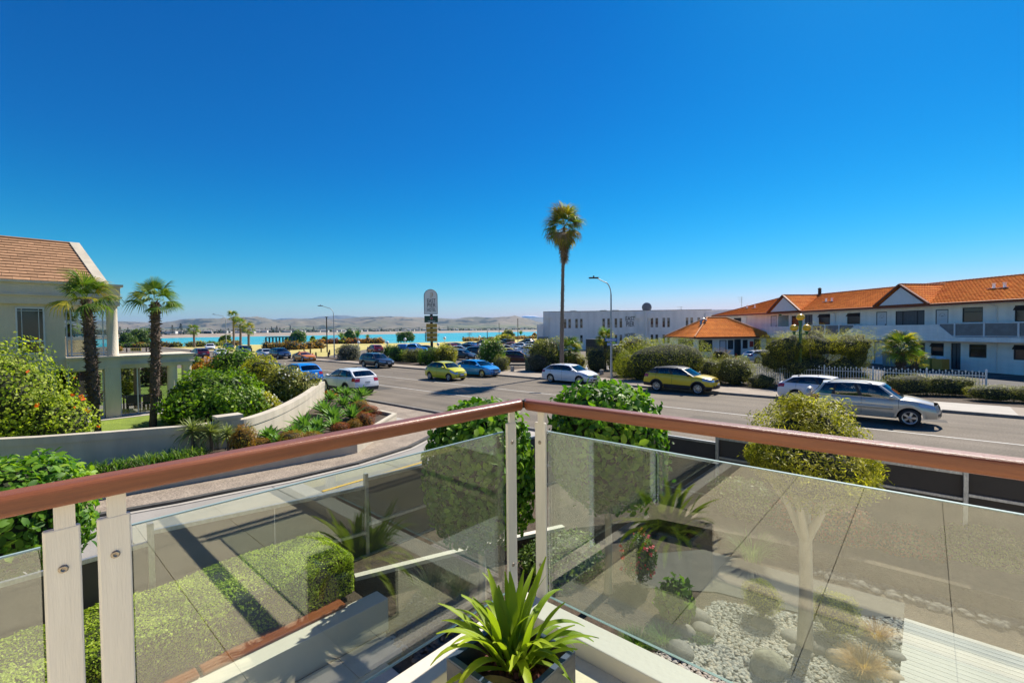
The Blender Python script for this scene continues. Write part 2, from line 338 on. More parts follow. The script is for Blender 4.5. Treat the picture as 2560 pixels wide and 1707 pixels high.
def blade(V, F, base, az, el, L, wd, droop, seg=6, fold=.25, twist=0., tip=2.2):
    """one curved strap leaf appended to arrays: keeled strip, width swells then tapers to a point"""
    o = len(V); d = np.array([math.cos(az), math.sin(az)]); s = np.array([-d[1], d[0]]); p = np.array(base, float); e = el
    for i in range(seg + 1):
        t = i / seg; ww = wd * (1 - t ** tip) * (.55 + .9 * min(t * 2.2, 1)) * .5
        if i == seg: ww = .001 if tip < 4 else wd * .12
        lift = fold * ww
        V += [(p[0] + s[0] * ww, p[1] + s[1] * ww, p[2] + lift), tuple(p), (p[0] - s[0] * ww, p[1] - s[1] * ww, p[2] + lift)]
        st = L / seg; p = p + np.array([d[0] * math.cos(e), d[1] * math.cos(e), math.sin(e)]) * st; e -= droop / seg * (.4 + 1.2 * t)
        az += twist / seg; d = np.array([math.cos(az), math.sin(az)]); s = np.array([-d[1], d[0]])
    for i in range(seg):
        a = o + 3 * i; F += [(a, a + 1, a + 4, a + 3), (a + 1, a + 2, a + 5, a + 4)]
def blade_mesh(name, args, m):
    V, F = [], []
    for a in args: blade(V, F, *a)
    return np_mesh(name, V, F, [m], smooth=True)
def tuft(name, loc, n, L, wd, m, label, cat='grass', spread=.08, droop=1.6, el=(50, 85), seed=0, group=None, kind=None, parent=None):
    r = random.Random(seed); A = []
    for i in range(n):
        a = r.random() * 6.283; q = spread * r.random() ** .5
        A.append(((math.cos(a) * q, math.sin(a) * q, 0), a + r.uniform(-.6, .6), R(r.uniform(*el)), L * r.uniform(.6, 1.1), wd * r.uniform(.7, 1.2), droop * r.uniform(.6, 1.3), 5))
    o = link(bpy.data.objects.new(name, blade_mesh(name, A, m)), parent); o.location = loc
    return tag(o, label, cat, group, kind)
def rosette(name, loc, nleaf, L, wd, m, label, cat='agave', group=None, el=(8, 75), droop=.35, seed=0, meshes={}):
    """every leaf its own part, four shared leaf shapes"""
    key = (m.name, L, wd, droop)
    if key not in meshes:
        meshes[key] = [blade_mesh('leaf', [((0, 0, 0), 0, 0, L * k, wd, dr, 6, .5)], m) for k, dr in ((1, droop), (.85, droop * .3), (1.05, droop * 1.5), (.95, -droop * .5))]
    t = empty(name, loc, 0, label, cat, group); r = random.Random(seed)
    for i in range(nleaf):
        q = i / nleaf; o = link(bpy.data.objects.new('leaf', meshes[key][r.randrange(4)]), t)
        e = R(el[0] + (el[1] - el[0]) * q); o.rotation_euler = (r.uniform(-.2, .2), -e, i * 2.399 + r.uniform(-.2, .2)); k = r.uniform(.8, 1.05) * (1 - .25 * q); o.scale = (k, k, k)
        o.location = (0, 0, .04 * q)
    return t
def fan_leaf_mesh(name, m, pet, L, nseg, span, droop, seed, curl=.25):
    r = random.Random(seed); V, F = [], []
    V += [(0, -.012, 0), (0, .012, 0), (pet, .01, 0), (pet, -.01, 0)]; F += [(0, 1, 2, 3)]
    for i in range(nseg):
        a = R(-span / 2 + span * (i + .5) / nseg); l = L * (1 - .25 * abs(a) / R(span / 2)) * r.uniform(.88, 1.05)
        da = R(span / nseg) * .5; o = len(V); z0 = curl * L * .12
        c, s_ = math.cos(a), math.sin(a); w0 = l * .48 * math.tan(da) * .98
        dz = droop * r.uniform(.5, 1.4)
        def P(t, side, wv, z): return (pet + c * l * t - s_ * side * wv, s_ * l * t + c * side * wv, z)
        zb = lambda t: -abs(a) * .10 * L * t + z0 * t
        V += [P(0, 0, 0, 0), P(.48, -1, w0, zb(.48)), P(.48, 1, w0, zb(.48) - .015), P(.8, -1, w0 * .75, zb(.8) - dz * l * .12), P(.8, 1, w0 * .75, zb(.8) - dz * l * .12 - .01), P(1, 0, 0, zb(1) - dz * l * .42)]
        F += [(o, o + 1, o + 2, o + 2), (o + 1, o + 3, o + 4, o + 2), (o + 3, o + 5, o + 4, o + 4)]
    me = bpy.data.meshes.new(name); me.from_pydata(V, [], [tuple(dict.fromkeys(f)) for f in F]); me.materials.append(m); me.update()
    return me
FANS = {}
def fans(kind):
    if kind not in FANS:
        if kind == 'green': FANS[kind] = [fan_leaf_mesh('frond', (L_palm, L_palm, L_palmy)[i % 3], .5, .72, 26, 215, .5 + .4 * i, i) for i in range(4)]
        elif kind == 'dead': FANS[kind] = [fan_leaf_mesh('frond', L_dead, .35, .8, 14, 120, 1.2, 20 + i) for i in range(3)]
        elif kind == 'wash': FANS[kind] = [fan_leaf_mesh('frond', (L_palm, L_palmy, L_palm, L_dead)[i], .7, .95, 26, 190, .9 + .3 * i, 40 + i) for i in range(4)]
    return FANS[kind]
M_fibre = mat('palm_trunk_fibre', (.045, .032, .024), .95, col2=(.16, .11, .075), scale=14, bump=.02, bscale=30)
M_ptrunk = mat('palm_trunk_bare', (.13, .10, .08), .9, col2=(.28, .22, .17), scale=12, bump=.01, bscale=20, stretch=(1, 1, 4))
def boots(mb, h0, h1, r, n, seed, L=.12, m=0):
    """old leaf bases: small ragged wedges sticking out of a trunk"""
    q = random.Random(seed)
    for i in range(n):
        z = q.uniform(h0, h1); a = q.random() * 6.283; rr = r(z) if callable(r) else r; l = L * q.uniform(.6, 1.3); wv = l * q.uniform(.2, .4)
        p = Vector((math.cos(a) * rr * .93, math.sin(a) * rr * .93, z)); s_ = Vector((-math.sin(a), math.cos(a), 0)) * wv
        o = Vector((math.cos(a), math.sin(a), q.uniform(-1.1, .9))).normalized() * l
        mb.add([p - s_, p + s_, p + o + s_ * .2, p + o - s_ * .2, p - Vector((0, 0, wv)) + o * .3], [(0, 1, 2, 3), (0, 4, 3), (1, 4, 2)], m)
def palm(name, loc, h, rb, rt, label, nf=24, scale=1., seed=0, group=None, bare=.28, kind='green', skirt=0, cat='palm', lean=(0, 0), el=(-35, 75), boot=True):
    t = empty(name, loc, 0, label, cat, group); r = random.Random(seed); mb = MB()
    n = 26; pts = []; rs = []
    for i in range(n + 1):
        z = h * i / n; q = i / n; bend = math.sin(q * 2.2) * .12 * h / 6
        pts.append((lean[0] * q + bend * math.cos(seed), lean[1] * q + bend * math.sin(seed), z)); rs.append((rb + (rt - rb) * q) * (1 + r.uniform(-.06, .06)) * (.72 if (boot and q < bare) else 1))
    mb.tube(pts, rs, 14, 1 if not boot else 0)
    if boot:
        bt = lambda z: rb + (rt - rb) * z / h
        boots(mb, h * bare, h, bt, int(650 * (h / 6) * (rb / .2)), seed, .13 * rb / .2)
        # follow the lean
        for i, v in enumerate(mb.v[len(pts) * 14 + 28:]):
            q = v[2] / h; bend = math.sin(q * 2.2) * .12 * h / 6
            mb.v[len(pts) * 14 + 28 + i] = (v[0] + lean[0] * q + bend * math.cos(seed), v[1] + lean[1] * q + bend * math.sin(seed), v[2])
    mb.build('trunk', [M_fibre, M_ptrunk], t, fix=False)
    tip = Vector(pts[-1]); fl = fans(kind)
    for i in range(nf):
        o = link(bpy.data.objects.new('frond', fl[r.randrange(len(fl))]), t); q = i / nf
        e = R(el[0] + (el[1] - el[0]) * q ** .9 + r.uniform(-8, 8)); o.location = tip + Vector((0, 0, (q - .3) * .25 * scale))
        o.rotation_euler = (r.uniform(-.5, .5), -e, i * 2.399 + r.uniform(-.25, .25)); k = scale * r.uniform(.85, 1.1); o.scale = (k, k, k)
    if skirt:
        d = fans('dead')
        for i in range(skirt):
            o = link(bpy.data.objects.new('dead_frond', d[i % 3]), t); q = i / skirt
            o.location = tip + Vector((0, 0, -q * 1.9 * scale - .1)); o.rotation_euler = (r.uniform(-.4, .4), R(62 + 22 * q), i * 2.399); k = scale * (1.05 - .3 * q); o.scale = (k, k, k)
    return t
# ---------------------------------------------------------------- vehicles (x forward, y left, z up, origin on the ground)
def paint(name, col, metal=.35, rough=.28): return mat('paint_' + name, col, rough, metal=metal * .35, coat=.7, spec=.5)
M_tyre = mat('tyre_rubber', (.018, .018, .019), .75)
M_rim = mat('alloy_rim', (.58, .59, .6), .3, metal=.8)
M_carglass = glassmat('car_glass', (.17, .19, .19), 1.55, 0., .06)
M_screen = glassmat('windscreen_glass', (.42, .48, .46), 1.55, 0., .1)
M_lamp = mat('headlamp_lens', (.62, .65, .68), .12, metal=.5, coat=1.)
M_tail = mat('tail_lamp_red', (.42, .01, .008), .15, coat=1.)
M_clad = mat('grey_black_cladding', (.03, .03, .032), .6)
M_plate = mat('number_plate', (.72, .72, .7), .5)
M_seat = mat('car_seat', (.09, .085, .08), .8)
PT0 = paint('base', (.5, .5, .5))
CARS = dict(
 suv=dict(L=4.6, W=1.82, H=1.68, wb=2.62, wr=.36, gc=.30, nose=.86, cowl=1.08, belt=1.07, tail=1.15, xf0=1.14, xf1=.34, xr1=-1.58, xr0=-2.12, rw=.76, clad=1, rails=1, spk=5),
 silver=dict(L=4.25, W=1.79, H=1.72, wb=2.49, wr=.355, gc=.31, nose=.88, cowl=1.06, belt=1.06, tail=1.08, xf0=1.02, xf1=.32, xr1=-1.62, xr0=-1.98, rw=.76, clad=0, rails=1, spk=5, mould=1),
 seltos=dict(L=4.37, W=1.8, H=1.62, wb=2.63, wr=.345, gc=.30, nose=.92, cowl=1.07, belt=1.06, tail=1.17, xf0=1.1, xf1=.30, xr1=-1.52, xr0=-2.04, rw=.75, clad=1, rails=1, spk=10, blackroof=1),
 santafe=dict(L=4.69, W=1.88, H=1.68, wb=2.7, wr=.37, gc=.30, nose=.90, cowl=1.1, belt=1.07, tail=1.20, xf0=1.18, xf1=.32, xr1=-1.58, xr0=-2.2, rw=.74, clad=1, rails=1, spk=10),
 wagon=dict(L=4.82, W=1.84, H=1.64, wb=2.74, wr=.355, gc=.29, nose=.78, cowl=1.02, belt=1.04, tail=1.08, xf0=1.05, xf1=.35, xr1=-1.95, xr0=-2.3, rw=.74, clad=1, rails=1, spk=7),
 hatch=dict(L=4.3, W=1.76, H=1.45, wb=2.6, wr=.315, gc=.2, nose=.66, cowl=.94, belt=.95, tail=1.0, xf0=1.12, xf1=.35, xr1=-1.45, xr0=-1.98, rw=.73, clad=0, rails=0, spk=10),
 bubble=dict(L=3.72, W=1.66, H=1.54, wb=2.43, wr=.3, gc=.2, nose=.72, cowl=1.0, belt=.98, tail=1.0, xf0=.95, xf1=.38, xr1=-1.15, xr0=-1.72, rw=.72, clad=0, rails=0, spk=7, rnd=1),
 coupe=dict(L=4.32, W=1.82, H=1.32, wb=2.65, wr=.335, gc=.17, nose=.62, cowl=.9, belt=.9, tail=.9, xf0=.75, xf1=-.05, xr1=-.85, xr0=-1.85, rw=.68, clad=0, rails=0, spk=5, rnd=1, two=1),
 sedan=dict(L=4.6, W=1.78, H=1.44, wb=2.7, wr=.32, gc=.2, nose=.68, cowl=.94, belt=.95, tail=1.02, xf0=1.0, xf1=.3, xr1=-1.1, xr0=-1.75, rw=.71, clad=0, rails=0, spk=8),
 ute=dict(L=5.2, W=1.85, H=1.78, wb=3.1, wr=.38, gc=.36, nose=1.0, cowl=1.14, belt=1.15, tail=1.12, xf0=1.15, xf1=.65, xr1=-.7, xr0=-.95, rw=.77, clad=0, rails=0, spk=6),
)
def sec(P, x):
    L2 = P['L'] / 2; W2 = P['W'] / 2; xF = P['wb'] / 2 + .06; xR = -P['wb'] / 2 + .06
    q = max(0, (abs(x) - L2 * .52) / (L2 * .48)); w_ = W2 * (1 - (.24 if x > 0 else .13) * q ** 2.4)
    if x >= P['xf0']:
        t = (x - P['xf0']) / (L2 - P['xf0']); top = P['cowl'] + (P['nose'] - P['cowl']) * (t ** 1.9 * .9 + .1 * t)
        if P.get('rnd'): top = P['cowl'] + (P['nose'] - P['cowl']) * t ** 2.2
    elif x >= P['xr0']:
        t = (P['xf0'] - x) / (P['xf0'] - P['xr0']); top = P['cowl'] + (P['belt'] - P['cowl']) * min(1, t * 3) + (P['tail'] - P['belt']) * t
    else: t = (P['xr0'] - x) / max(.05, L2 + P['xr0']); top = P['tail'] - .05 * t * t
    ra = P['wr'] * 1.17; bot = P['gc']; zc = P['wr']
    if q > 0: bot = P['gc'] + .05 * q
    for xa in (xF, xR):
        if abs(x - xa) < ra: bot = max(bot, zc + math.sqrt(ra * ra - (x - xa) ** 2))
    bot = min(bot, top - .12)
    h = top - bot; h0 = top - P['gc']
    zz = lambda k: max(bot + h * .02, top - (1 - k) * h0) if k < 1 else top
    z1 = bot + (top - .30 * h0 - bot) * .55 if top - .3 * h0 > bot else bot + h * .3
    z2 = max(bot + h * .55, top - .26 * h0)
    tuck = .93 if bot < P['gc'] + .1 else .995
    cr = .045 if x > P['xf0'] or x < P['xr0'] else .0
    return [(w_ * tuck, bot), (w_ * 1.0, z1), (w_ * .985, z2), (w_ * .925, top - .015), (w_ * .80, top + cr * .6), (0., top + cr)]
def shear(P, x, z):
    L2 = P['L'] / 2
    if x > L2 * .55:
        k = (x - L2 * .55) / (L2 * .45); u_ = max(0, (z - .52) / .5); x -= (.20 if P.get('rnd') else .15) * k * u_ ** 1.5 + .05 * k * max(0, (.4 - z) / .2)
    if x < -L2 * .7:
        k = (-x - L2 * .7) / (L2 * .3); u_ = max(0, (z - .6) / .5); x += .10 * k * u_ ** 1.3 + .05 * k * max(0, (.4 - z) / .2)
    return x
def Bp(P, x, v, sg=1, off=0.):
    s_ = sec(P, x); i = min(4, int(v)); f = v - i; y = s_[i][0] * (1 - f) + s_[i + 1][0] * f; z = s_[i][1] * (1 - f) + s_[i + 1][1] * f
    return (shear(P, x, z), sg * (y + off * (1 if v < 3 else .3)), z + (off if v >= 2.8 else 0))
def Cap(P, c, v, front=1, off=0.):
    xe = front * P['L'] / 2; s_ = sec(P, xe); v = min(v, 3.); i = min(2, int(v)); f = v - i
    y = s_[i][0] * (1 - f) + s_[i + 1][0] * f; z = s_[i][1] * (1 - f) + s_[i + 1][1] * f
    b = (.13 if front > 0 else .07) * (1 - c * c); z += .045 * (1 - c * c) * max(0, v - 2)
    return (shear(P, xe, z) + front * (b + off), c * y, z)
def Sd(P, s, t, sg=1, off=0.):
    xb = P['xf0'] + (P['xr0'] - P['xf0']) * s; sc = sec(P, min(P['xf0'] - .01, max(P['xr0'] + .01, xb))); yb = sc[3][0] - .012; zb = sc[3][1]
    xt = P['xf1'] + (P['xr1'] - P['xf1']) * s; zr = roofz(P, s) - .045; yt = P['W'] / 2 * P['rw'] * (1 - .06 * abs(2 * s - 1) ** 3)
    c = 1.5 if P.get('rnd') else 1.15
    tt = t ** (1 / c) if s < .5 else t
    x = xb + (xt - xb) * t; z = zb + (zr - zb) * (t if not P.get('rnd') else 1 - (1 - t) ** 1.12)
    return (x, sg * (yb + (yt - yb) * t + .035 * math.sin(math.pi * t) + off), z)
def roofz(P, s):
    f = .08 if not P.get('rnd') else .11
    return P['H'] - f * (1 - s) ** 3 * 1.1 - (f + .03) * s ** 2.4
def build_car(kind):
    P = CARS[kind]; L2 = P['L'] / 2; W2 = P['W'] / 2; xF = P['wb'] / 2 + .06; xR = -P['wb'] / 2 + .06; ra = P['wr'] * 1.17; zc = P['wr']
    t = empty('parked_car', (0, 0, 0)); xs = set(np.linspace(-L2, L2, 34).round(3))
    for xa in (xF, xR):
        xs = {x for x in xs if abs(x - xa) > ra + .02} | {round(xa + ra * math.cos(math.pi * k / 12), 3) for k in range(13)} | {round(xa + ra + .012, 3), round(xa - ra - .012, 3)}
    xs |= {round(P['xf0'], 3), round(P['xr0'], 3)}; xs = sorted(xs)
    vv = [0, .5, 1, 1.5, 2, 2.5, 3, 3.5, 4, 5]
    mb = MB()
    for sg in (1, -1):
        rows = [[Bp(P, x, v, sg) for v in vv] for x in xs]; nv = len(vv)
        fs = []; ms = []
        o = len(mb.v); mb.v += [p for r_ in rows for p in r_]
        for i in range(len(xs) - 1):
            xm = (xs[i] + xs[i + 1]) / 2
            for j in range(nv - 1):
                mb.f.append((o + i * nv + j, o + (i + 1) * nv + j, o + (i + 1) * nv + j + 1, o + i * nv + j + 1)); mb.sm.append(True)
                mb.m.append(1 if (j >= 6 and P['xr0'] + .02 < xm < P['xf0'] - .02) else 0)
        # dark wheel housings
        for xa in (xF, xR):
            pts = [x for x in xs if abs(x - xa) <= ra + .001]
            mb.grid([[Bp(P, x, 0, sg), (x, sg * (W2 - .34), Bp(P, x, 0, sg)[2])] for x in pts], 1)
    for fr in (1, -1):
        mb.grid([[Cap(P, c, v, fr) for c in np.linspace(-1, 1, 9)] for v in (0, .5, 1, 1.5, 2, 2.5, 3)], 0)
    body = mb.build('body', [PT0, M_black], t)
    ub = MB(); ub.box(xF - ra, xF + ra * .6, -W2 + .34, W2 - .34, P['gc'] - .02, P['nose'] - .12)
    ub.box(xR - ra, xR + ra, -W2 + .34, W2 - .34, P['gc'] - .02, P['belt'] - .15)
    ub.box(xR + ra + .003, xF - ra - .003, -W2 + .14, W2 - .14, P['gc'] - .03, P['gc'] + .12)
    ub.build('underbody', M_black, t)
    # ---- cabin: roof, pillars and glass
    b0, b1, b2 = (.46, .53, .86) if P.get('two') else (.40, .45, .74)
    if kind == 'ute': b0, b1, b2 = .5, .55, .97
    S_ = [0, .045, b0, b1, b2] + ([b2 + .04, .955] if b2 < .85 else []) + [1]
    T_ = [0, .07, .93, 1]; pil = MB(); wins = []
    for sg in (1, -1):
        for i in range(len(S_) - 1):
            for j in range(3):
                glass = j == 1 and ((i == 1) or (i == 3) or (i == 5 and len(S_) > 7)) and not (P.get('two') and i == 3)
                if P.get('two') and i == 3 and j == 1: glass = True
                ts = np.linspace(T_[j], T_[j + 1], 5 if j == 1 else 2); ss = np.linspace(S_[i], S_[i + 1], 6 if S_[i + 1] - S_[i] > .2 else 3)
                Pm = [[Sd(P, s, tt, sg, -.012 if glass else 0) for tt in ts] for s in ss]
                if glass: g = MB(); g.grid(Pm, 0); wins.append(g)
                else: pil.grid(Pm, 1 if (j == 1 and i in (2, 4)) or (P.get('blackroof') and j > 0) else 0)
    C_ = [-1, -.9, -.5, 0, .5, .9, 1]
    def scr(s, tt, c, b): p = Sd(P, s, tt, 1); return (p[0] + b * (1 - c * c), c * abs(p[1]), p[2] + .045 * (1 - c * c) * tt)
    bf, br = .16, (-.08)
    ws = MB(); rg = MB()
    for (s, b, tgt, tlo) in ((0, bf, ws, .05), (1, br, rg, .12)):
        ts = [0, tlo, .3, .55, .8, .93, 1]
        for j in range(6):
            for k in range(6):
                gl = 0 < j < 5 and 0 < k < 5
                q = [[scr(s, ts[j], C_[k], b), scr(s, ts[j], C_[k + 1], b)], [scr(s, ts[j + 1], C_[k], b), scr(s, ts[j + 1], C_[k + 1], b)]]
                (tgt if gl else pil).grid(q, 0 if gl or not P.get('blackroof') else 1)
    rs = np.linspace(0, 1, 9); R_ = []
    for s in rs:
        e = Sd(P, s, 1, 1); R_.append([(e[0] + (bf * (1 - s) + br * s) * (1 - c * c), c * abs(e[1]), e[2] + .045 * (1 - c * c)) for c in np.linspace(-1, 1, 9)])
    pil.build('pillar', [PT0, M_dark], t); rf = MB(); rf.grid(R_, 0); ro = rf.build('roof', [M_dark if P.get('blackroof') else PT0], t)
    ws.build('windscreen', M_screen, t); rg.build('rear_window', M_carglass, t)
    for g in wins: g.build('side_window', M_carglass, t)
    # ---- wheels
    wm = None
    for xa in (xF, xR):
        for sg in (1, -1):
            if wm is None:
                r = P['wr']; a = MB(); a.lathe([(r * .66, -.1), (r * .9, -.11), (r * .985, -.08), (r, -.04), (r, .04), (r * .985, .08), (r * .9, .11), (r * .66, .1)], 28, axis='y')
                a.lathe([(0.001, -.03), (r * .66, -.03)], 20, axis='y', m=0, sm=False)
                wm = a.mesh('wheel', M_tyre); b = MB(); n = P['spk']
                b.lathe([(r * .60, .075), (r * .68, .105), (r * .70, .10), (r * .665, .05), (r * .60, .05)], 28, axis='y', m=0)
                b.lathe([(.001, .10), (r * .12, .098), (r * .15, .07)], 14, axis='y')
                b.lathe([(r * .2, .02), (r * .64, .02)], 20, axis='y', m=1, sm=False)
                for k in range(n):
                    an = 2 * math.pi * k / n; d = Vector((math.cos(an), 0, math.sin(an))); wv = r * (.13 if n < 7 else .062)
                    sdv = Vector((-d.z, 0, d.x)) * wv
                    b.add([d * r * .1 - sdv * .7 + Vector((0, -.09, 0)), d * r * .1 + sdv * .7 + Vector((0, -.09, 0)), d * r * .63 + sdv + Vector((0, -.075, 0)), d * r * .63 - sdv + Vector((0, -.075, 0)),
                           d * r * .1 - sdv * .7 + Vector((0, -.05, 0)), d * r * .1 + sdv * .7 + Vector((0, -.05, 0)), d * r * .63 + sdv + Vector((0, -.04, 0)), d * r * .63 - sdv + Vector((0, -.04, 0))],
                          [(0, 1, 2, 3), (0, 4, 5, 1), (1, 5, 6, 2), (3, 2, 6, 7), (0, 3, 7, 4)])
                rm = b.mesh('rim', [M_rim, M_dark])
            wo_ = link(bpy.data.objects.new('wheel', wm), t); wo_.location = (xa, sg * (W2 - .125), zc)
            ri = link(bpy.data.objects.new('rim', rm), wo_)
            if sg > 0: wo_.rotation_euler = (0, 0, math.pi)
    # ---- lamps, grille, plates, trim
    def patch(m, pts): m.grid(pts, 0)
    for sg in (1, -1):
        h = MB(); hv = (2.05, 2.85) if not P.get('rnd') else (1.9, 2.95)
        h.grid([[Bp(P, x, v, sg, .006) for v in np.linspace(*hv, 4)] for x in np.linspace(L2 - (.5 if not P.get('rnd') else .42), L2 - .001, 7)])
        h.grid([[Cap(P, sg * c, v, 1, .006) for v in np.linspace(hv[0], min(2.8, hv[1]), 4)] for c in np.linspace(.6, 1, 5)])
        h.build('headlight', M_lamp, t)
        r_ = MB(); tv = (1.9, 2.8) if kind != 'silver' else (1.6, 2.95)
        r_.grid([[Bp(P, x, v, sg, .006) for v in np.linspace(*tv, 4)] for x in np.linspace(-L2 + .001, -L2 + .33, 6)])
        r_.grid([[Cap(P, sg * c, v, -1, .006) for v in np.linspace(*tv, 4)] for c in np.linspace(.62, 1, 4)])
        r_.build('tail_light', M_tail, t)
        mi = MB(); bx = P['xf0'] - .28; by = sec(P, bx)[3][0]; bz = sec(P, bx)[3][1]
        mi.lathe([(.001, -.11), (.06, -.10), (.085, -.04), (.085, .05), (.06, .1), (.001, .11)], 10, (bx, sg * (by + .15), bz + .09), 'y')
        mi.tube([(bx - .01, sg * (by - .02), bz + .01), (bx, sg * (by + .1), bz + .05)], .02, 6, 1); mi.build('mirror', [M_dark if P.get('blackroof') else PT0, M_dark], t)
        fog = MB(); fog.grid([[Cap(P, sg * c, v, 1, .005) for v in np.linspace(.45, 1.0, 3)] for c in np.linspace(.68, .88, 3)]); fog.build('fog_lamp', M_dark, t)
        hd = MB(); mo = MB()
        for s in (b0 + .03, (b2 if b2 < .85 else .84) + .0):
            if P.get('two') and s > .5: continue
            x = P['xf0'] + (P['xr0'] - P['xf0']) * s + .08; p = Bp(P, x, 2.45, sg, .012); hd.beam((x - .09, p[1], p[2]), (x + .09, p[1], p[2]), .02, .028)
        hd.build('door_handle', PT0, t)
        se = MB()
        for s in (-.02, (b0 + b1) / 2, b2 + .02):
            x = P['xf0'] + (P['xr0'] - P['xf0']) * s - (.12 if s < 0 else 0)
            if x < xR + ra * .98 and x > xR - ra: lo = 1.3
            else: lo = .3
            se.grid([[Bp(P, x + q, v, sg, .0035) for v in np.linspace(lo, 3, 8)] for q in (-.006, .006)])
        se.build('door_seam', M_black, t)
        if P['clad'] or P.get('mould'):
            cl = MB()
            for xa in (xF, xR):
                A_ = []
                for k in range(15):
                    an = math.pi * k / 14; x0 = xa + (ra - .004) * math.cos(an); z0 = zc + (ra - .004) * math.sin(an); x1 = xa + (ra + .07) * math.cos(an); z1 = zc + (ra + .07) * math.sin(an)
                    y = lambda x: sec(P, max(-L2, min(L2, x)))[1][0] + .012
                    A_.append([(shear(P, x0, z0), sg * (y(x0) - .02), z0), (shear(P, x0, z0), sg * y(x0), z0), (shear(P, x1, z1), sg * y(x1), z1), (shear(P, x1, z1), sg * (y(x1) - .03), z1)])
                cl.grid(A_, 0, False)
            if P['clad']:
                cl.grid([[Bp(P, x, v, sg, .01) for v in (0, .35, .7)] for x in np.linspace(xR + ra + .07, xF - ra - .07, 6)])
            cl.build('arch_trim', M_clad if P['clad'] else PT0, t)
        if P.get('mould'):
            ml = MB(); ml.grid([[Bp(P, x, v, sg, o_) for v, o_ in ((1.15, .0), (1.2, .022), (1.6, .022), (1.65, 0))] for x in np.linspace(xR + ra + .06, xF - ra - .1, 8)]); ml.build('side_moulding', PT0, t)
        if P['rails']:
            rl = MB(); pts = []
            for s in np.linspace(.12, .92, 8): p = Sd(P, s, 1, sg); pts.append((p[0], p[1] - sg * .03, p[2] + (.055 if .13 < s < .9 else .01)))
            rl.tube(pts, .017, 6); rl.build('roof_rail', M_dark if kind in ('silver', 'seltos', 'wagon') else M_rim, t)
    gr = MB(); g0, g1 = ((1.9, 2.75) if not P.get('rnd') else (1.75, 2.2))
    gr.grid([[Cap(P, c, v, 1, .006) for v in np.linspace(g0, g1, 4)] for c in np.linspace(-.5, .5, 7)]); gr.grid([[Cap(P, c, v, 1, .006) for v in np.linspace(.3, 1.0, 3)] for c in np.linspace(-.55, .55, 7)])
    gr.build('grille', M_black, t)
    gb = MB(); gb.grid([[Cap(P, c, v, 1, .012) for v in ((g0 + g1) / 2 - .06, (g0 + g1) / 2 + .06)] for c in np.linspace(-.45, .45, 7)]); gb.build('grille_bar', M_chrome, t)
    for fr in (1, -1):
        pl = MB(); c0 = Cap(P, 0, 1.35 if fr > 0 else 1.75, fr, .018); pl.box(c0[0] - .004, c0[0] + .004, -.18, .18, c0[2] - .06, c0[2] + .06); pl.build('number_plate', M_plate, t)
    if P['clad']:
        for fr in (1, -1):
            cb = MB(); cb.grid([[Cap(P, c, v, fr, .012) for v in np.linspace(0, .75, 4)] for c in np.linspace(-1, 1, 9)])
            for sg in (1, -1): cb.grid([[Bp(P, fr * x, v, sg, .010) for v in (0, .35, .7)] for x in np.linspace(L2 - .001, (xF if fr > 0 else -xR) + ra + .05, 4)])
            cb.build('bumper_cladding', M_clad, t)
    st = MB()
    for sx in (.15, -.75) if not P.get('two') else (-.2,):
        for sy in (.38, -.38):
            st.obox((sx - .05, sy, P['belt'] - .12), (.25, 0, .03), (0, .24, 0), (0, 0, .07)); st.obox((sx - .33, sy, P['belt'] + .08), (.05, 0, 0), (0, .22, 0), (-.06, 0, .24)); st.obox((sx - .42, sy, P['belt'] + .38), (.04, 0, 0), (0, .12, 0), (-.01, 0, .08))
    st.build('seat', M_seat, t, bevel=.03)
    sw = MB(); cx = P['xf0'] - .62
    sw.tube([(cx - .05 * math.sin(a) * .6, -.38 + .18 * math.cos(a), P['belt'] + .04 + .17 * math.sin(a)) for a in np.linspace(0, 6.283, 17)], .014, 5, caps=False); sw.build('steering_wheel', M_black, t)
    if kind == 'ute':
        cn = MB(); cn.box(-2.5, -1.0, -.8, .8, 1.1, 1.72); cn.build('canopy', PT0, t, bevel=.06)
    if kind == 'silver':
        sp = MB(); sp.lathe([(.001, -.1), (.3, -.1), (.33, -.06), (.33, .06), (.3, .1), (.001, .1)], 24, (-L2 - .13, 0.05, .95), 'x'); sp.build('spare_wheel_cover', PT0, t)
    return t
PROTO = {}
def car(kind, loc, heading, colour, label, group=None, name='parked_car', cat='car'):
    if kind not in PROTO: PROTO[kind] = build_car(kind); o = PROTO[kind]
    else: o = copy_tree(PROTO[kind])
    def rc(x):
        if x.type == 'MESH':
            for sl_ in x.material_slots:
                if sl_.material and sl_.material.name.startswith('paint_'): sl_.link = 'OBJECT'; sl_.material = colour
        for c in x.children: rc(c)
    rc(o); o.name = name; o.location = loc; o.rotation_euler = (0, 0, heading)
    for k in ('group',):
        if k in o: del o[k]
    tag(o, label, cat, group); return o
# ---------------------------------------------------------------- the ground and the sea
def struct(o): o['kind'] = 'structure'; return o
def sheet(name, poly, z, m, th=.0):
    mb = MB()
    if th: mb.prism(poly, z - th, z)
    else: mb.add([(p[0], p[1], z) for p in poly], [tuple(range(len(poly)))])
    o = mb.build(name, m)
    return struct(o)
def noise2(x, y, seed=0):
    """smooth value noise on arrays"""
    r = np.random.default_rng(seed); T = r.random((256, 256)); xi = np.floor(x).astype(int); yi = np.floor(y).astype(int); fx = x - xi; fy = y - yi
    fx = fx * fx * (3 - 2 * fx); fy = fy * fy * (3 - 2 * fy); a = T[xi % 256, yi % 256]; b = T[(xi + 1) % 256, yi % 256]; c = T[xi % 256, (yi + 1) % 256]; d = T[(xi + 1) % 256, (yi + 1) % 256]
    return (a * (1 - fx) + b * fx) * (1 - fy) + (c * (1 - fx) + d * fx) * fy
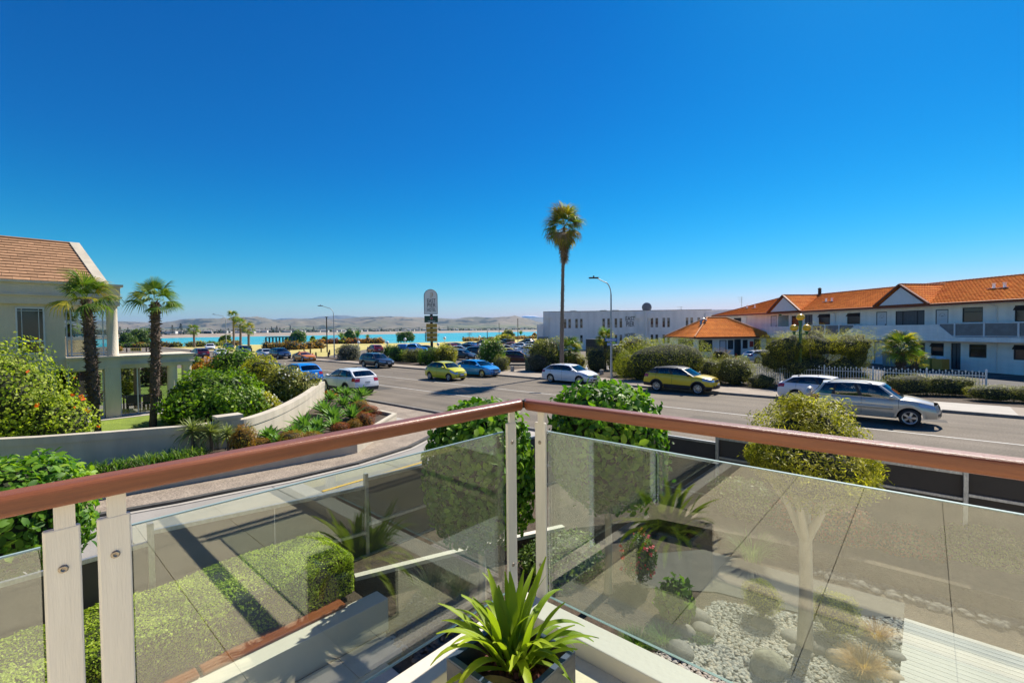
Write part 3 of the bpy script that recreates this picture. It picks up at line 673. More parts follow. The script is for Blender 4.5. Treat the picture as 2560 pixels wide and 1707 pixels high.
M_asph = mat('asphalt', (.118, .098, .072), .9, col2=(.165, .138, .104), scale=.35, fine=(20, .55), bump=.008, bscale=60, streak=(1.2, .16, (.04, 1, 1)))
M_path = mat('worn_footpath', (.25, .205, .16), .9, col2=(.33, .28, .22), scale=.8, fine=(50, .18), bump=.003, bscale=80)
M_conc = mat('pale_concrete', (.34, .32, .28), .85, col2=(.42, .39, .34), scale=.7, fine=(40, .1))
M_drive = mat('exposed_aggregate', (.21, .17, .13), .9, col2=(.32, .265, .205), scale=1.5, fine=(24, .5), bump=.01, bscale=60)
M_kerb = mat('kerb_stone', (.20, .19, .175), .9, var=.3, scale=3, bump=.004)
M_kerbd = mat('dark_kerb_channel', (.07, .068, .062), .9, var=.3, scale=5)
M_lawn = mat('lawn', (.12, .18, .02), .9, col2=(.23, .31, .035), scale=1.6, fine=(40, .3), bump=.02, bscale=60)
M_dry = mat('dry_reserve_grass', (.36, .32, .08), .95, col2=(.58, .47, .17), scale=.06, fine=(.7, .16))
M_soil = mat('bark_mulch_soil', (.04, .028, .018), .95, col2=(.10, .07, .045), scale=9, bump=.02, bscale=40)
M_line = mat('road_paint', (.50, .49, .45), .7, var=.22, scale=6)
M_yline = mat('yellow_road_paint', (.75, .45, .05), .6, var=.15, scale=8)
M_sand = mat('beach_sand', (.24, .19, .14), .95, col2=(.36, .30, .24), scale=.03)
M_town = mat('town_ground', (.12, .15, .06), .95, col2=(.3, .27, .16), scale=.015)
M_render = mat('beige_render', (.50, .45, .355), .85, var=.06, scale=1.2, bump=.006, bscale=35, streak=(2.2, .09, (1, 1, .12)))
M_rendw = mat('pale_render', (.58, .56, .50), .8, var=.04, scale=1.5, bump=.002, bscale=40)
SHORE = [(-700, 875), (0, 869), (400, 866.5), (620, 862), (800, 860), (1000, 857), (1100, 855), (1215, 851.5), (1300, 846), (1345, 844)]
sh = [G(*p) for p in SHORE]
land = [(p.x, p.y) for p in sh] + [(-60, 260), (400, 600), (900, -300), (0, -900), (-900, -500)]
sheet('ground', list(reversed(land)), -.05, M_dry)
sheet('grass_reserve', [(-75, 33.3), (-41.5, 33.3), (-41.5, 36)] + [(-44, 46), (-70, 70), (-66, 85), (-90, 90), (-130, 70), (-180, 50), (-140, 33.3)], -.03, M_dry)
# water
ws = [G(px, y, -2.) for px, y in [(-900, 856), (0, 850.5), (330, 847), (480, 843.5), (640, 841), (780, 838.5), (900, 836.6), (1000, 834.8), (1100, 832.6), (1200, 830.9), (1300, 829.6), (1420, 828.2), (1600, 825.6), (1900, 821.8), (2500, 815)]]
M_sea = mat('turquoise_water', (.035, .33, .37), .22, col2=(.06, .43, .44), scale=.02, bump=.25, bscale=.55, stretch=(1, 1, 1), spec=.4)
mb = MB(); mb.add([(-9000, -4000, -2.01), (9000, -4000, -2.01), (9000, 12000, -2.01), (-9000, 12000, -2.01)], [(0, 1, 2, 3)]); struct(mb.build('sea', M_sea))
mb = MB()                                       # surf line off the far beach and along the near wall
for k in range(60):
    px = 420 + k * 14 + random.uniform(-5, 5); y = 857.5 - (px - 420) * .0085 + random.uniform(-1.2, 1.5)
    if px > 1150: continue
    p = G(px, y, -1.98); q = G(px + random.uniform(6, 16), y - .1, -1.98); mb.add([(p.x, p.y, -1.98), (q.x, q.y, -1.98), (q.x - .3, q.y + 1.2, -1.98), (p.x, p.y + .6, -1.98)], [(0, 1, 2, 3)])
fo = mb.build('sea_foam', M_white); tag(fo, kind='stuff')
# seawall
mb = MB()
for a, b in zip(sh[:-1], sh[1:]): mb.beam((a.x, a.y, -1.2), (b.x, b.y, -1.2), 1.0, 2.3)
o = mb.build('seawall', mat('dark_seawall', (.06, .055, .05), .9, var=.2)); struct(o)
# far shore
rowsd = [(0, -2.05), (14, -1.4), (45, .6), (90, 2.6), (130, 2.8), (900, 4), (2600, 10)]; P_ = []
for p in ws:
    d = Vector((p.x, p.y, 0)).normalized(); P_.append([(p.x + d.x * k, p.y + d.y * k, z) for k, z in rowsd])
mb = MB(); mb.grid([r_[:5] for r_ in P_], 0, True); mb.grid([r_[4:] for r_ in P_], 1, True)
struct(mb.build('far_beach', [M_sand, M_town]))
# hills
def hills(name, prof, dist, depth, m, seed, amp, nr=46, nc=420, x0=-500, x1=3000, rough=1.):
    xs = np.linspace(x0, x1, nc); py = np.interp(xs, [p[0] for p in prof], [p[1] for p in prof]); V = []
    for i in range(nr):
        q = i / (nr - 1); D = dist - depth * (1 - q) if q <= .8 else dist + depth * (q - .8) * 1.2
        t = min(1, q / .8); sh_ = (t * t * (3 - 2 * t)) if q <= .8 else 1 - (q - .8) * 2.2
        a = np.array([ray(x, 824) for x in xs]); a = a[:, :2] / np.linalg.norm(a[:, :2], axis=1)[:, None]; D_ = D / np.array([np.dot(v, _f[:2]) for v in a])
        X = a[:, 0] * D_; Y = a[:, 1] * D_; top = EYE + (824 - .01 * (xs - 1280) - py) / FPX * dist
        n = sum((1 - np.abs(2 * noise2(X / s_ + 50, Y / s_ + 90, seed + k) - 1)) * w_ for k, (s_, w_) in enumerate(((620, .5), (260, .28), (120, .15), (55, .07))))
        nn = (n - .62) * amp * top * rough * math.sin(math.pi * min(t, .999)) ** .6 * (1 if q < .78 else .3)
        # erosion gullies run down the slope
        g = np.abs(2 * noise2(X / 170 + 7, Y / 600, seed + 9) - 1) * .34 * top * math.sin(math.pi * min(t, .999))
        h = np.maximum(top * sh_ + nn - g, 2 if q > 0 else -3); V.append(np.stack([X, Y, h], 1))
    V = np.array(V).reshape(-1, 3); F = [(i * nc + j, i * nc + j + 1, (i + 1) * nc + j + 1, (i + 1) * nc + j) for i in range(nr - 1) for j in range(nc - 1)]
    o = link(bpy.data.objects.new(name, np_mesh(name, V, F, [m], smooth=True))); return struct(o)
def hillmat(name, a, b, c, sc):
    m = mat(name, a, .95, col2=b, scale=sc, detail=8)
    nt = m.node_tree; L = nt.links.new; bs = nt.nodes['Principled BSDF']; cur = bs.inputs['Base Color'].links[0].from_socket
    tc = N(nt, 'ShaderNodeTexCoord'); n = N(nt, 'ShaderNodeTexNoise', Scale=sc * 2.6, Detail=6., Roughness=.6); L(tc.outputs['Object'], n.inputs['Vector'])
    mr = N(nt, 'ShaderNodeMapRange'); mr.inputs[1].default_value = .54; mr.inputs[2].default_value = .6; L(n.outputs[0], mr.inputs[0])
    mx = N(nt, 'ShaderNodeMixRGB'); L(mr.outputs[0], mx.inputs[0]); L(cur, mx.inputs[1]); mx.inputs[2].default_value = (*c, 1); L(mx.outputs[0], bs.inputs['Base Color']); return m
HM = hillmat('pasture_hills', (.09, .10, .05), (.23, .19, .12), (.025, .04, .02), .0026)
hills('hills', [(-500, 806), (0, 806), (120, 808), (165, 805), (300, 806), (380, 809), (440, 808), (480, 805), (520, 804), (580, 804), (600, 801), (650, 801), (690, 803), (740, 800), (800, 799), (850, 801), (905, 797), (960, 799), (1010, 798), (1060, 799), (1100, 800), (1140, 802), (1180, 798.5), (1215, 800), (1260, 801), (1290, 799), (1320, 802), (1345, 808), (1370, 811), (1420, 808), (1500, 803), (1800, 800), (3000, 790)], 4600, 2300, HM, 3, 1.1)
hills('low_hills', [(-500, 824), (380, 822), (440, 822), (470, 821), (510, 818), (540, 825), (700, 823), (720, 819), (760, 817), (800, 823), (860, 818), (885, 815), (905, 821), (1000, 822), (1090, 820), (1150, 812), (1200, 813), (1260, 812), (1330, 815), (1400, 814), (1500, 812), (3000, 806)], 2900, 700, hillmat('scrub_hills', (.10, .12, .05), (.2, .19, .1), (.04, .07, .03), .004), 21, .5, nr=22)
hills('far_mountains', [(-500, 806), (100, 808), (165, 799), (220, 801), (380, 812), (440, 804), (480, 803), (540, 812), (660, 806), (700, 798), (730, 797), (770, 800), (800, 793), (870, 791), (900, 795), (960, 797), (1040, 806), (1240, 801), (1300, 796), (1360, 794.5), (1500, 796), (3000, 790)], 9500, 2400, hillmat('mountain_scrub', (.12, .14, .08), (.2, .19, .12), (.05, .08, .04), .0012), 31, .35, nr=26, nc=260)
# haze
mb = MB(); mb.box(-12500, 4000, -1200, 14500, -6, 330)
hz = mb.build('haze', None or mat('haze_tmp', (1, 1, 1)))
hm = bpy.data.materials.new('haze'); hm.use_nodes = True; nt = hm.node_tree; nt.nodes.clear(); pv = nt.nodes.new('ShaderNodeVolumePrincipled'); pv.inputs['Color'].default_value = (.22, .46, .95, 1)
pv.inputs['Density'].default_value = 6.5e-5; pv.inputs['Anisotropy'].default_value = .1; ou = nt.nodes.new('ShaderNodeOutputMaterial'); nt.links.new(pv.outputs[0], ou.inputs['Volume'])
hz.data.materials[0] = hm; tag(hz, kind='stuff')
# small clouds low over the mountains, beyond the haze
M_cl = mat('cloud', (.95, .95, .96), 1.)
for px, y, wd in ((1322, 793.5, 26), (1212, 796, 10), (1262, 795, 8), (1640, 788, 16), (1745, 786, 12), (470, 805, 5)):
    d = ray(px, y); c = Vector(d) * 15500 / 1.; c.z += EYE
    o = empty('cloud', c, 0); mb = MB()
    for k in range(9):
        q = random.uniform(-1, 1); r_ = wd * 9 * (1 - abs(q)) ** .5 * random.uniform(.5, 1) + 10
        mb.lathe([(.001, -r_ * .2), (r_ * .8, -r_ * .15), (r_, 0), (r_ * .7, r_ * .22), (.001, r_ * .3)], 10, (q * wd * 13 * .744, q * wd * 13 * .668, 0))
    bpy.data.objects.remove(o); o = mb.build('cloud', M_cl, loc=c); o['kind'] = 'stuff'
# ---------------------------------------------------------------- road, kerbs, footpaths
KF, KN, CL = 29.45, 14.35, 22.95
sheet('road', [(-190, KN - .3), (70, KN - .3), (70, KF), (-190, KF)], .0, M_asph)
sheet('near_verge_paving', [(-60, 10.6), (60, 10.6), (60, KN - .15), (-60, KN - .15)], .006, M_conc)
sheet('car_park', [(-41.3, 32.6), (-20, 32.6), (-20, 58), (-36, 76), (-75, 76), (-98, 60), (-72, 34.6), (-41.3, 34.6)], -.012, M_asph)
sheet('motel_forecourt', [(-20, 35.5), (40, 35.5), (40, 110), (-60, 110), (-20, 58.2)], -.008, mat('forecourt_asphalt', (.05, .048, .047), .9, col2=(.08, .075, .072), scale=.4, fine=(30, .2)))
mb = MB()
def seg(x0, x1): mb.box(x0, x1, KF, KF + 2.9, 0, .12)
seg(-41.3, 70); o = struct(mb.build('far_footpath', M_path))
mb = MB(); mb.box(-190, -41.35, KF, KF + 2.2, 0, .10); struct(mb.build('reserve_footpath', M_path))
mb = MB(); mb.box(-190, 70, KF - .15, KF - .003, 0, .13); struct(mb.build('far_kerb', M_kerb))
mb = MB(); mb.box(-26, 70, KN - .15, KN, 0, .10); struct(mb.build('near_kerb', M_kerb))
sheet('far_verge_soil', [(-75, KF + 2.95), (-41.4, KF + 2.95), (-30.5, KF + 2.95), (-30.5, 37), (-41, 37), (-75, 34)], .10, M_soil)
sheet('palm_bed_soil', [(-26.8, KF + 2.95), (60, KF + 2.95), (60, 37), (-4, 37), (-21, 40), (-26.8, 38)], .10, M_soil)
sheet('verge_strip', [(-30.4, KF + 2.95), (-26.9, KF + 2.95), (-26.9, 39), (-30.4, 39)], .10, M_path)
mb = MB()
for x in range(-26, 10, 4): mb.box(x, x + .02, KF + .01, KF + 2.89, .12, .1225)
mb.box(-.9, 3.0, KF + .01, KF + 2.89, .1205, .124, 1)
struct(mb.build('footpath_joints', [M_kerbd, M_conc]))
# painted lines
mb = MB(); mb.box(-190, 60, CL - .05, CL + .05, .003, .004); struct(mb.build('centre_line', M_line))
mb = MB(); mb.box(-190, -19.6, 19.05, 19.15, .003, .004); mb.box(-18.4, -15.8, 19.05, 19.15, .003, .004); mb.box(-20.0, -19.4, 18.75, 19.05, .003, .004); struct(mb.build('parking_lane_line', M_line))
mb = MB(); mb.box(-21.2, -19.6, 14.55, 14.67, .003, .004); mb.box(-17.4, -15.2, 14.55, 14.67, .003, .004); struct(mb.build('yellow_kerb_line', M_yline))
mb = MB()
for i in range(7):
    x = -37 + i * 2.7; mb.add([(x, 40.5, -.004), (x + .1, 40.5, -.004), (x - 2.9, 45.4, -.004), (x - 3.0, 45.4, -.004)], [(0, 1, 2, 3)])
for i in range(8): x = -9 + i * 3.; mb.add([(x, 53 - x * .6, -.004), (x + .12, 53 - x * .6, -.004), (x + 4.1, 58.5 - x * .6, -.004), (x + 4, 58.5 - x * .6, -.004)], [(0, 1, 2, 3)])
struct(mb.build('parking_bay_lines', M_line))
for i, (x, y, a, b, dk) in enumerate(((-8, 20.4, 2.6, 1.1, 0), (-21, 25.6, 4.5, .9, 0), (-30, 17.2, 2.2, 1.4, 1), (-2.5, 26.2, 3.2, .8, 1), (-46, 21.2, 5, 1.2, 0))): sheet('road_patch', [(x, y), (x + a, y + .06), (x + a - .05, y + b), (x + .04, y + b)], .0022 + .0001 * i, (mat('old_road_patch', (.10, .083, .062), .9, fine=(20, .4)), mat('new_road_patch', (.062, .055, .046), .9, fine=(20, .4)))[dk])
mb = MB()
for x, y in ((-13, 18.2), (-24.5, 24.4), (-5, 23.8)): mb.prism([(x + .33 * math.cos(a), y + .33 * math.sin(a)) for a in np.linspace(0, 6.283, 21)[:-1]], .001, .008)
for x in (-33, -12.5): mb.box(x, x + .7, KF - .62, KF - .17, .001, .009)
struct(mb.build('drain_covers', M_kerbd))
mb = MB()
for k in range(9):
    x, y = random.uniform(-40, 2), random.uniform(16, 28); pts = [(x + i * .55, y + random.uniform(-.12, .12) * i ** .5) for i in range(random.randint(4, 11))]
    for a, b in zip(pts[:-1], pts[1:]): mb.beam((*a, .0045), (*b, .0045), .035, .003)
struct(mb.build('tar_seams', mat('tar_seal', (.035, .032, .03), .6)))
# round asphalt area and side road at the left end
sheet('junction', [(-190, 8), (-62, 8), (-50, KN - .35), (-190, KN - .35)], -.002, M_asph)
# driveway between the planter and the street fence
curve = [(-14.6, -2.5), (-13.85, .4), (-13.25, 2.8), (-12.9, 5.2), (-12.85, 7.2), (-13.25, 9.4), (-14.6, 12.2), (-16, 14.1)]
sheet('driveway', [(-15.9, -3)] + curve + [(-27, 14.15), (-24, 12.4), (-17.6, 12.4), (-14.2, 7.9), (-14.8, 4.5)], .01, M_drive)
sheet('lane', list(reversed(curve)) + [(-14.6, -6), (-6.7, -6), (-6.7, 10.55), (-9, 14.1)], .002, mat('smooth_concrete_lane', (.25, .235, .21), .85, col2=(.31, .29, .26), scale=.8, fine=(30, .12)))
mb = MB()
for a, b in zip(curve[:-1], curve[1:]): mb.beam((a[0], a[1], .03), (b[0], b[1], .03), .16, .10); mb.beam((a[0] + .16, a[1], .012), (b[0] + .16, b[1], .012), .14, .012, 1)
struct(mb.build('driveway_kerb', [M_kerbd, M_conc]))
mb = MB(); mb.beam((-11.35, 5.4, .012), (-11.5, 8.7, .012), .10, .006); struct(mb.build('yellow_lane_line', M_yline))
mb = MB()
for y in (-1.5, 1.6, 4.7, 7.8): mb.beam((-13, y, .0045), (-7, y + .2, .0045), .02, .002)
for x in (-10.2,): mb.beam((x, -3, .0045), (x, 10, .0045), .02, .002)
struct(mb.build('lane_joints', M_kerbd))
# ---------------------------------------------------------------- buildings
def wallgrid(mb, s0, s1, z0, z1, ops, y0, y1, m=0, ax='x'):
    """wall slab between y0 and y1 with rectangular openings left out"""
    xs = sorted({s0, s1} | {max(s0, min(s1, v)) for o in ops for v in o[:2]}); zs = sorted({z0, z1} | {max(z0, min(z1, v)) for o in ops for v in o[2:4]})
    for i in range(len(xs) - 1):
        run = None
        for j in range(len(zs) - 1):
            cx, cz = (xs[i] + xs[i + 1]) / 2, (zs[j] + zs[j + 1]) / 2
            if any(o[0] < cx < o[1] and o[2] < cz < o[3] for o in ops): continue
            if ax == 'x': mb.box(xs[i], xs[i + 1], y0, y1, zs[j], zs[j + 1], m)
            else: mb.box(y0, y1, xs[i], xs[i + 1], zs[j], zs[j + 1], m)
    return mb
M_terra = mat('terracotta_tile', (.60, .15, .02), .95, col2=(.80, .27, .04), scale=1.3, fine=(9, .28), spec=.15)
M_fasc = mat('brown_fascia', (.26, .07, .022), .6, var=.1)
M_brickw = mat('white_painted_brick', (.90, .88, .83), .7, var=.04, scale=2, bump=.012, bscale=14, stretch=(.35, .35, 1.6), streak=(1.6, .06, (1, 1, .1)))
M_frame = mat('dark_aluminium', (.022, .02, .024), .4)
M_pane = mat('dark_window_pane', (.022, .025, .028), .06, spec=.7)
M_curt = mat('net_curtain', (.10, .10, .11), .5, var=.25, scale=6, stretch=(4, 4, .2))
M_frost = mat('grey_frosted_glass', (.14, .16, .19), .2, var=.2, scale=2)
def tiled(mb, P0, U, V, Nn, lv, lim, pitch=.34, wave=.3, amp=.022, step=.045, m=0):
    """roof slope of wavy tiles: P0 eave start, U along, V up the slope, lim(t) -> (s0, s1)"""
    P0, U, V, Nn = map(Vector, (P0, U, V, Nn)); n = max(1, int(round(lv / pitch))); ph = lv / n
    for j in range(n):
        a0, a1 = lim((j + .0) * ph); b0, b1 = lim(min(lv, (j + 1.) * ph))
        k = max(2, int((max(a1, b1) - min(a0, b0)) / (wave / 4)))
        r0, r1, r2 = [], [], []
        for i in range(k + 1):
            q = i / k; sa = a0 + (a1 - a0) * q; sb = b0 + (b1 - b0) * q; wv = amp * math.cos(2 * math.pi * sa / wave); wb = amp * math.cos(2 * math.pi * sb / wave)
            r0.append(P0 + U * sa + V * (j * ph) + Nn * 0.0); r1.append(P0 + U * sa + V * (j * ph) + Nn * (step + wv)); r2.append(P0 + U * sb + V * ((j + 1) * ph) + Nn * (wb * .9 + .004))
        mb.grid([r0, r1, r2], m, False)
    return mb
def window(name, parent, s0, s1, z0, z1, y, split=None, awn=False, curtain=False, fr=.07, depth=.1, lab=None):
    """frame + pane(s) set in a wall whose outer face is at y (facing -y)"""
    mb = MB(); mb.box(s0, s1, y + .02, y + depth, z1 - fr, z1); mb.box(s0, s1, y + .02, y + depth, z0, z0 + fr); mb.box(s0, s0 + fr, y + .02, y + depth, z0 + fr, z1 - fr); mb.box(s1 - fr, s1, y + .02, y + depth, z0 + fr, z1 - fr)
    zt = z1 - (z1 - z0) * .3
    if awn: mb.box(s0 + fr, s1 - fr, y + .02, y + depth, zt - .03, zt + .03)
    for q in (split or []): mb.box(s0 + (s1 - s0) * q - .03, s0 + (s1 - s0) * q + .03, y + .02, y + depth, z0 + fr, z1 - fr)
    o = mb.build(name, M_frame, parent)
    p = MB(); p.box(s0 + fr, s1 - fr, y + depth * .6, y + depth * .6 + .02, z0 + fr, z1 - fr); p.build('pane', M_curt if curtain else M_pane, o)
    if awn == 2:
        a = MB(); a.slab([(s0 + .03, y + .01, z1 - .05), (s1 - .03, y + .01, z1 - .05), (s1 - .03, y - .24, zt), (s0 + .03, y - .24, zt)], (0, .03, .015)); a.build('open_sash', M_frame, o)
    return o
def door(parent, s0, s1, z0, z1, y, lab=None, num=True):
    mb = MB(); mb.box(s0, s1, y + .01, y + .1, z1 - .07, z1); mb.box(s0, s0 + .06, y + .01, y + .1, z0, z1 - .07); mb.box(s1 - .06, s1, y + .01, y + .1, z0, z1 - .07)
    fr = mb.build('door_frame', M_frame, parent)
    d = MB(); d.box(s0 + .06, s1 - .06, y + .04, y + .08, z0, z1 - .07)
    for k in range(3): d.box(s0 + .2, s1 - .2, y + .032, y + .04, z0 + .3 + k * .62, z0 + .31 + k * .62, 1)
    o = d.build('door', [mat('white_door', (.66, .68, .72), .5), M_curt], parent)
    cm = (s0 + s1) / 2; h = MB(); h.tube([(cm + .26 * math.cos(a), y + .03, z1 - .62 + .26 * math.sin(a)) for a in np.linspace(0, math.pi, 9)], .008, 4); h.box(cm - .12, cm + .12, y + .025, y + .035, z1 - .64, z1 - .6); h.build('fanlight_panel', M_curt, o)
    k = MB(); k.box(s1 - .2, s1 - .13, y - .01, y + .04, z0 + 1.0, z0 + 1.2); k.box(s1 - .3, s1 - .13, y - .03, y - .01, z0 + 1.06, z0 + 1.09); k.build('handle', M_black, o)
# ---- motel
motel = empty('motel', (-3.392, 62.495, 0), math.atan2(-.6463, .7631), 'long two storey white motel with orange tiled roof and two small gables', 'building')
DM = 45.5
def dep(s, z, y): k = (DM + y) / DM; return 43 + (s - 43) * k, 4.05 + (z - 4.05) * k
ops = []; U = [(7.53, 9.13, 4.3, 5.6, 'w1'), (11.38, 13.2, 4.3, 5.6, 'w2'), (5.24, 6.36, 3.05, 5.53, 'd'), (1.30, 4.22, 3.1, 5.54, 's'), (-.85, .36, 3.05, 5.55, 'd'), (-4.51, -2.83, 4.29, 5.55, 'w2'), (-8.63, -6.92, 4.29, 5.58, 'w2'),
 (-10.9, -9.63, 3.1, 5.58, 'k'), (-13.21, -11.3, 3.9, 5.52, 'w1'), (-17.24, -16.01, 3.05, 5.62, 'd'), (-25.79, -23.95, 4.3, 5.56, 'w2'), (-29.4, -28.2, 4.9, 5.5, 'w0'), (15.5, 17.2, 4.3, 5.6, 'w2'), (20, 21.4, 3.05, 5.55, 'd'), (23, 25.8, 3.1, 5.54, 's'),
 (-1.05, .32, .05, 2.37, 'd'), (8.11, 9.45, 1.22, 2.38, 'w1'), (11.35, 13.0, 1.2, 2.42, 'w2'), (4.85, 6.0, 1.2, 2.4, 'w2'), (6.61, 7.43, .05, 2.44, 'k'), (3.0, 4.3, .9, 2.4, 'w0'), (1.0, 1.7, 1.1, 2.2, 'w0'), (16, 17.6, 1.2, 2.4, 'w1'), (-4.6, -2.6, 1.0, 2.35, 'w1'), (-11, -8, .1, 2.4, 's'), (20, 21.3, .05, 2.4, 'd')]
mb = wallgrid(MB(), -31.5, 38, -.05, 6.0, [u[:4] for u in U] + [(-15.78, -13.71, 3.05, 5.6)], 0, .28)
mb.box(-15.78, -13.71, 1.6, 1.7, 3.0, 5.6); mb.box(-15.9, -15.78, .28, 1.6, 3.0, 5.6); mb.box(-13.71, -13.59, .28, 1.6, 3.0, 5.6)
mb.box(-31.5, -31.2, .28, 9, -.05, 6.0); mb.box(37.7, 38, .28, 9, -.05, 6.); mb.box(-31.2, 37.7, 8.8, 9, -.05, 6.0); mb.build('wall', M_brickw, motel)
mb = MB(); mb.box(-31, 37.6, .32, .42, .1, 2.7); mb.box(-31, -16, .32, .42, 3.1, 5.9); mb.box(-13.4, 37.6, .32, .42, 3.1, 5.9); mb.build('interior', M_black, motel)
for s0, s1, z0, z1, k in U:
    if k == 'd': door(motel, s0, s1, z0, z1, 0)
    elif k == 's': window('sliding_door', motel, s0, s1, z0, z1, 0, [.25, .75], curtain=True)
    elif k == 'k': window('open_doorway', motel, s0, s1, z0, z1, .05, [.5], curtain=True)
    else: window('window', motel, s0, s1, z0, z1, 0, None, 2 if k == 'w2' else (1 if k == 'w1' else False))
# roof
E0 = dep(-32.06, 6.04, -1); ridL = 43 + (-15.8 - 43) * 1.1; ridZ = 8.36; sl_len = math.hypot(5.5, ridZ - 6.0); V_ = Vector((0, 5.5, ridZ - 6.0)) / sl_len; Nn = Vector((0, -(ridZ - 6.0), 5.5)) / sl_len
mb = MB(); tiled(mb, (0, -1, 6.02), (1, 0, 0), V_, Nn, sl_len, lambda t: (E0[0] + (ridL - E0[0]) * t / sl_len, 39)); mb.slab([(E0[0], -1, 6.0), (39, -1, 6.0), (39, 4.5, ridZ - .02), (ridL, 4.5, ridZ - .02)], (0, 0, -.08))
mb.slab([(E0[0], 10, 6.0), (39, 10, 6.0), (39, 4.5, ridZ - .02), (ridL, 4.5, ridZ - .02)][::-1], (0, 0, -.08)); mb.slab([(E0[0], -1, 6.0), (ridL, 4.5, ridZ - .02), (E0[0], 10, 6.0)], (0, 0, -.08))
o = mb.build('roof', M_terra, motel, fix=False)
rc = MB(); n = 200
for i in range(n): s = ridL + (39 - ridL) * i / n; rc.tube([(s, 4.5, ridZ + .03), (s + (39 - ridL) / n * .96, 4.5, ridZ + .05)], .11, 6)
rc.tube([(E0[0], -1, 6.08), (ridL, 4.5, ridZ + .04)], .09, 6); rc.build('ridge_cap', mat('ridge_tile', (.30, .11, .05), .8, var=.3, scale=4), o)
mb = MB(); mb.box(E0[0] - .03, 39, -1.08, -1.0, 5.86, 6.06); mb.box(E0[0], 39, -1.0, 0, 5.86, 5.89, 1); mb.tube([(E0[0], -1.13, 6.02), (39, -1.13, 6.02)], .06, 6); mb.build('fascia', [M_fasc, M_white], motel)
for gl, gr, gt in (((-1.04, 6.28), (4.53, 6.29), (1.95, 8.22)), ((-17.82, 6.27), (-11.79, 6.34), (-14.57, 8.37))):
    l = dep(gl[0], 6.1, -1.1); r_ = dep(gr[0], 6.1, -1.1); tp = dep(*gt, -1.1); g = MB(); zb = 6.1; xm = (l[0] + r_[0]) / 2; yb = 4.45
    g.slab([(l[0] + .45, -1.05, zb + .05), (r_[0] - .45, -1.05, zb + .05), (xm, -1.05, tp[1] - .28)], (0, .1, 0)); dm = g.build('gable', M_white, motel)
    b = MB(); b.beam((l[0] - .1, -1.15, zb), (xm, -1.15, tp[1] + .02), .14, .26, up=(0, 1, 0)); b.beam((r_[0] + .1, -1.15, zb), (xm, -1.15, tp[1] + .02), .14, .26, up=(0, 1, 0)); b.build('barge_board', M_fasc, dm)
    t_ = MB()
    for sg, e in ((-1, l), (1, r_)):
        L_ = math.hypot(e[0] - xm, tp[1] - zb); v = Vector((xm - e[0], 0, tp[1] - zb)) / L_; nn = Vector(((tp[1] - zb) * (1 if sg > 0 else -1), 0, abs(xm - e[0]))).normalized()
        tiled(t_, (e[0], -1.15, zb + .03), (0, 1, 0), v, nn, L_, lambda t, L_=L_: (0, .3 + 5.4 * t / L_))
        t_.slab([(e[0], -1.15, zb), (e[0], -.8, zb), (xm, yb, tp[1]), (xm, -1.15, tp[1])], (0, 0, -.06))
    t_.build('gable_roof', M_terra, dm, fix=False)
    c = MB()
    for i in range(16): c.tube([(xm, -1.15 + i * .35, tp[1] + .03), (xm, -.82 + i * .35, tp[1] + .05)], .1, 6)
    c.build('ridge_cap', MATS['ridge_tile'], dm)
for s in (-22.5, -6.1, 10.2, 18.6): m_ = MB(); m_.tube([(s, -1.05, 5.9), (s, -.12, 5.6), (s, -.07, 4.2), (s, -.07, .1)], .045, 6); m_.build('downpipe', M_white, motel)
# roof vents
for s, y in ((8.6, 1.8), (9.4, 1.8), (-9.3, 1.6), (-8.4, 1.6), (-24.5, 1.4), (-22.5, 1.3)):
    z = 6.02 + (y + 1) / 5.5 * (ridZ - 6.0); v = MB(); v.tube([(s, y, z), (s, y, z + .42)], .11, 10); v.tube([(s, y, z + .42), (s, y, z + .46)], .15, 10); v.box(s - .35, s + .35, y - .3, y + .1, z + .0, z + .03); v.build('roof_vent', M_white, motel)
v = MB(); v.tube([(-13.6, 4.5, 8.2), (-13.6, 4.5, 9.15)], .2, 12); v.tube([(-13.6, 4.5, 9.15), (-13.6, 4.5, 9.3)], [.26, .12], 12); v.build('flue', M_black, motel)
# balcony, at y = -1.3
Y_ = -1.3
def B(s, z): return dep(s, z, Y_)
bl = MB(); zb0, zt = B(0, 2.58)[1], B(0, 4.12)[1]; zm = B(0, 2.98)[1]
x0, x1 = B(-26, 0)[0], B(30, 0)[0]; bl.box(x0, x1, Y_, Y_ + .16, zb0, zm); bl.box(x0, x1, Y_ + .16, 0, zb0 + .05, zb0 + .25)
for a, b, sla, slb in ((-26, -10.6, 0, 0), (-3.44, 5.47, -5.2, 6.8), (14.2, 21, 12.8, 22.5)):
    A, Bq = B(a, 0)[0], B(b, 0)[0]; pts = [(A, Y_, zm), (Bq, Y_, zm)]
    q0 = B(sla, 0)[0] if sla else A; q1 = B(slb, 0)[0] if slb else Bq
    bl.slab([(q0, Y_, zm), (q1, Y_, zm), (Bq, Y_, zt), (A, Y_, zt)], (0, .16, 0)); bl.box(A, A + .4, Y_ - .03, Y_, zm, zt + .03); bl.box(Bq - .4, Bq, Y_ - .03, Y_, zm, zt + .03)
bl.build('balcony', M_brickw, motel)
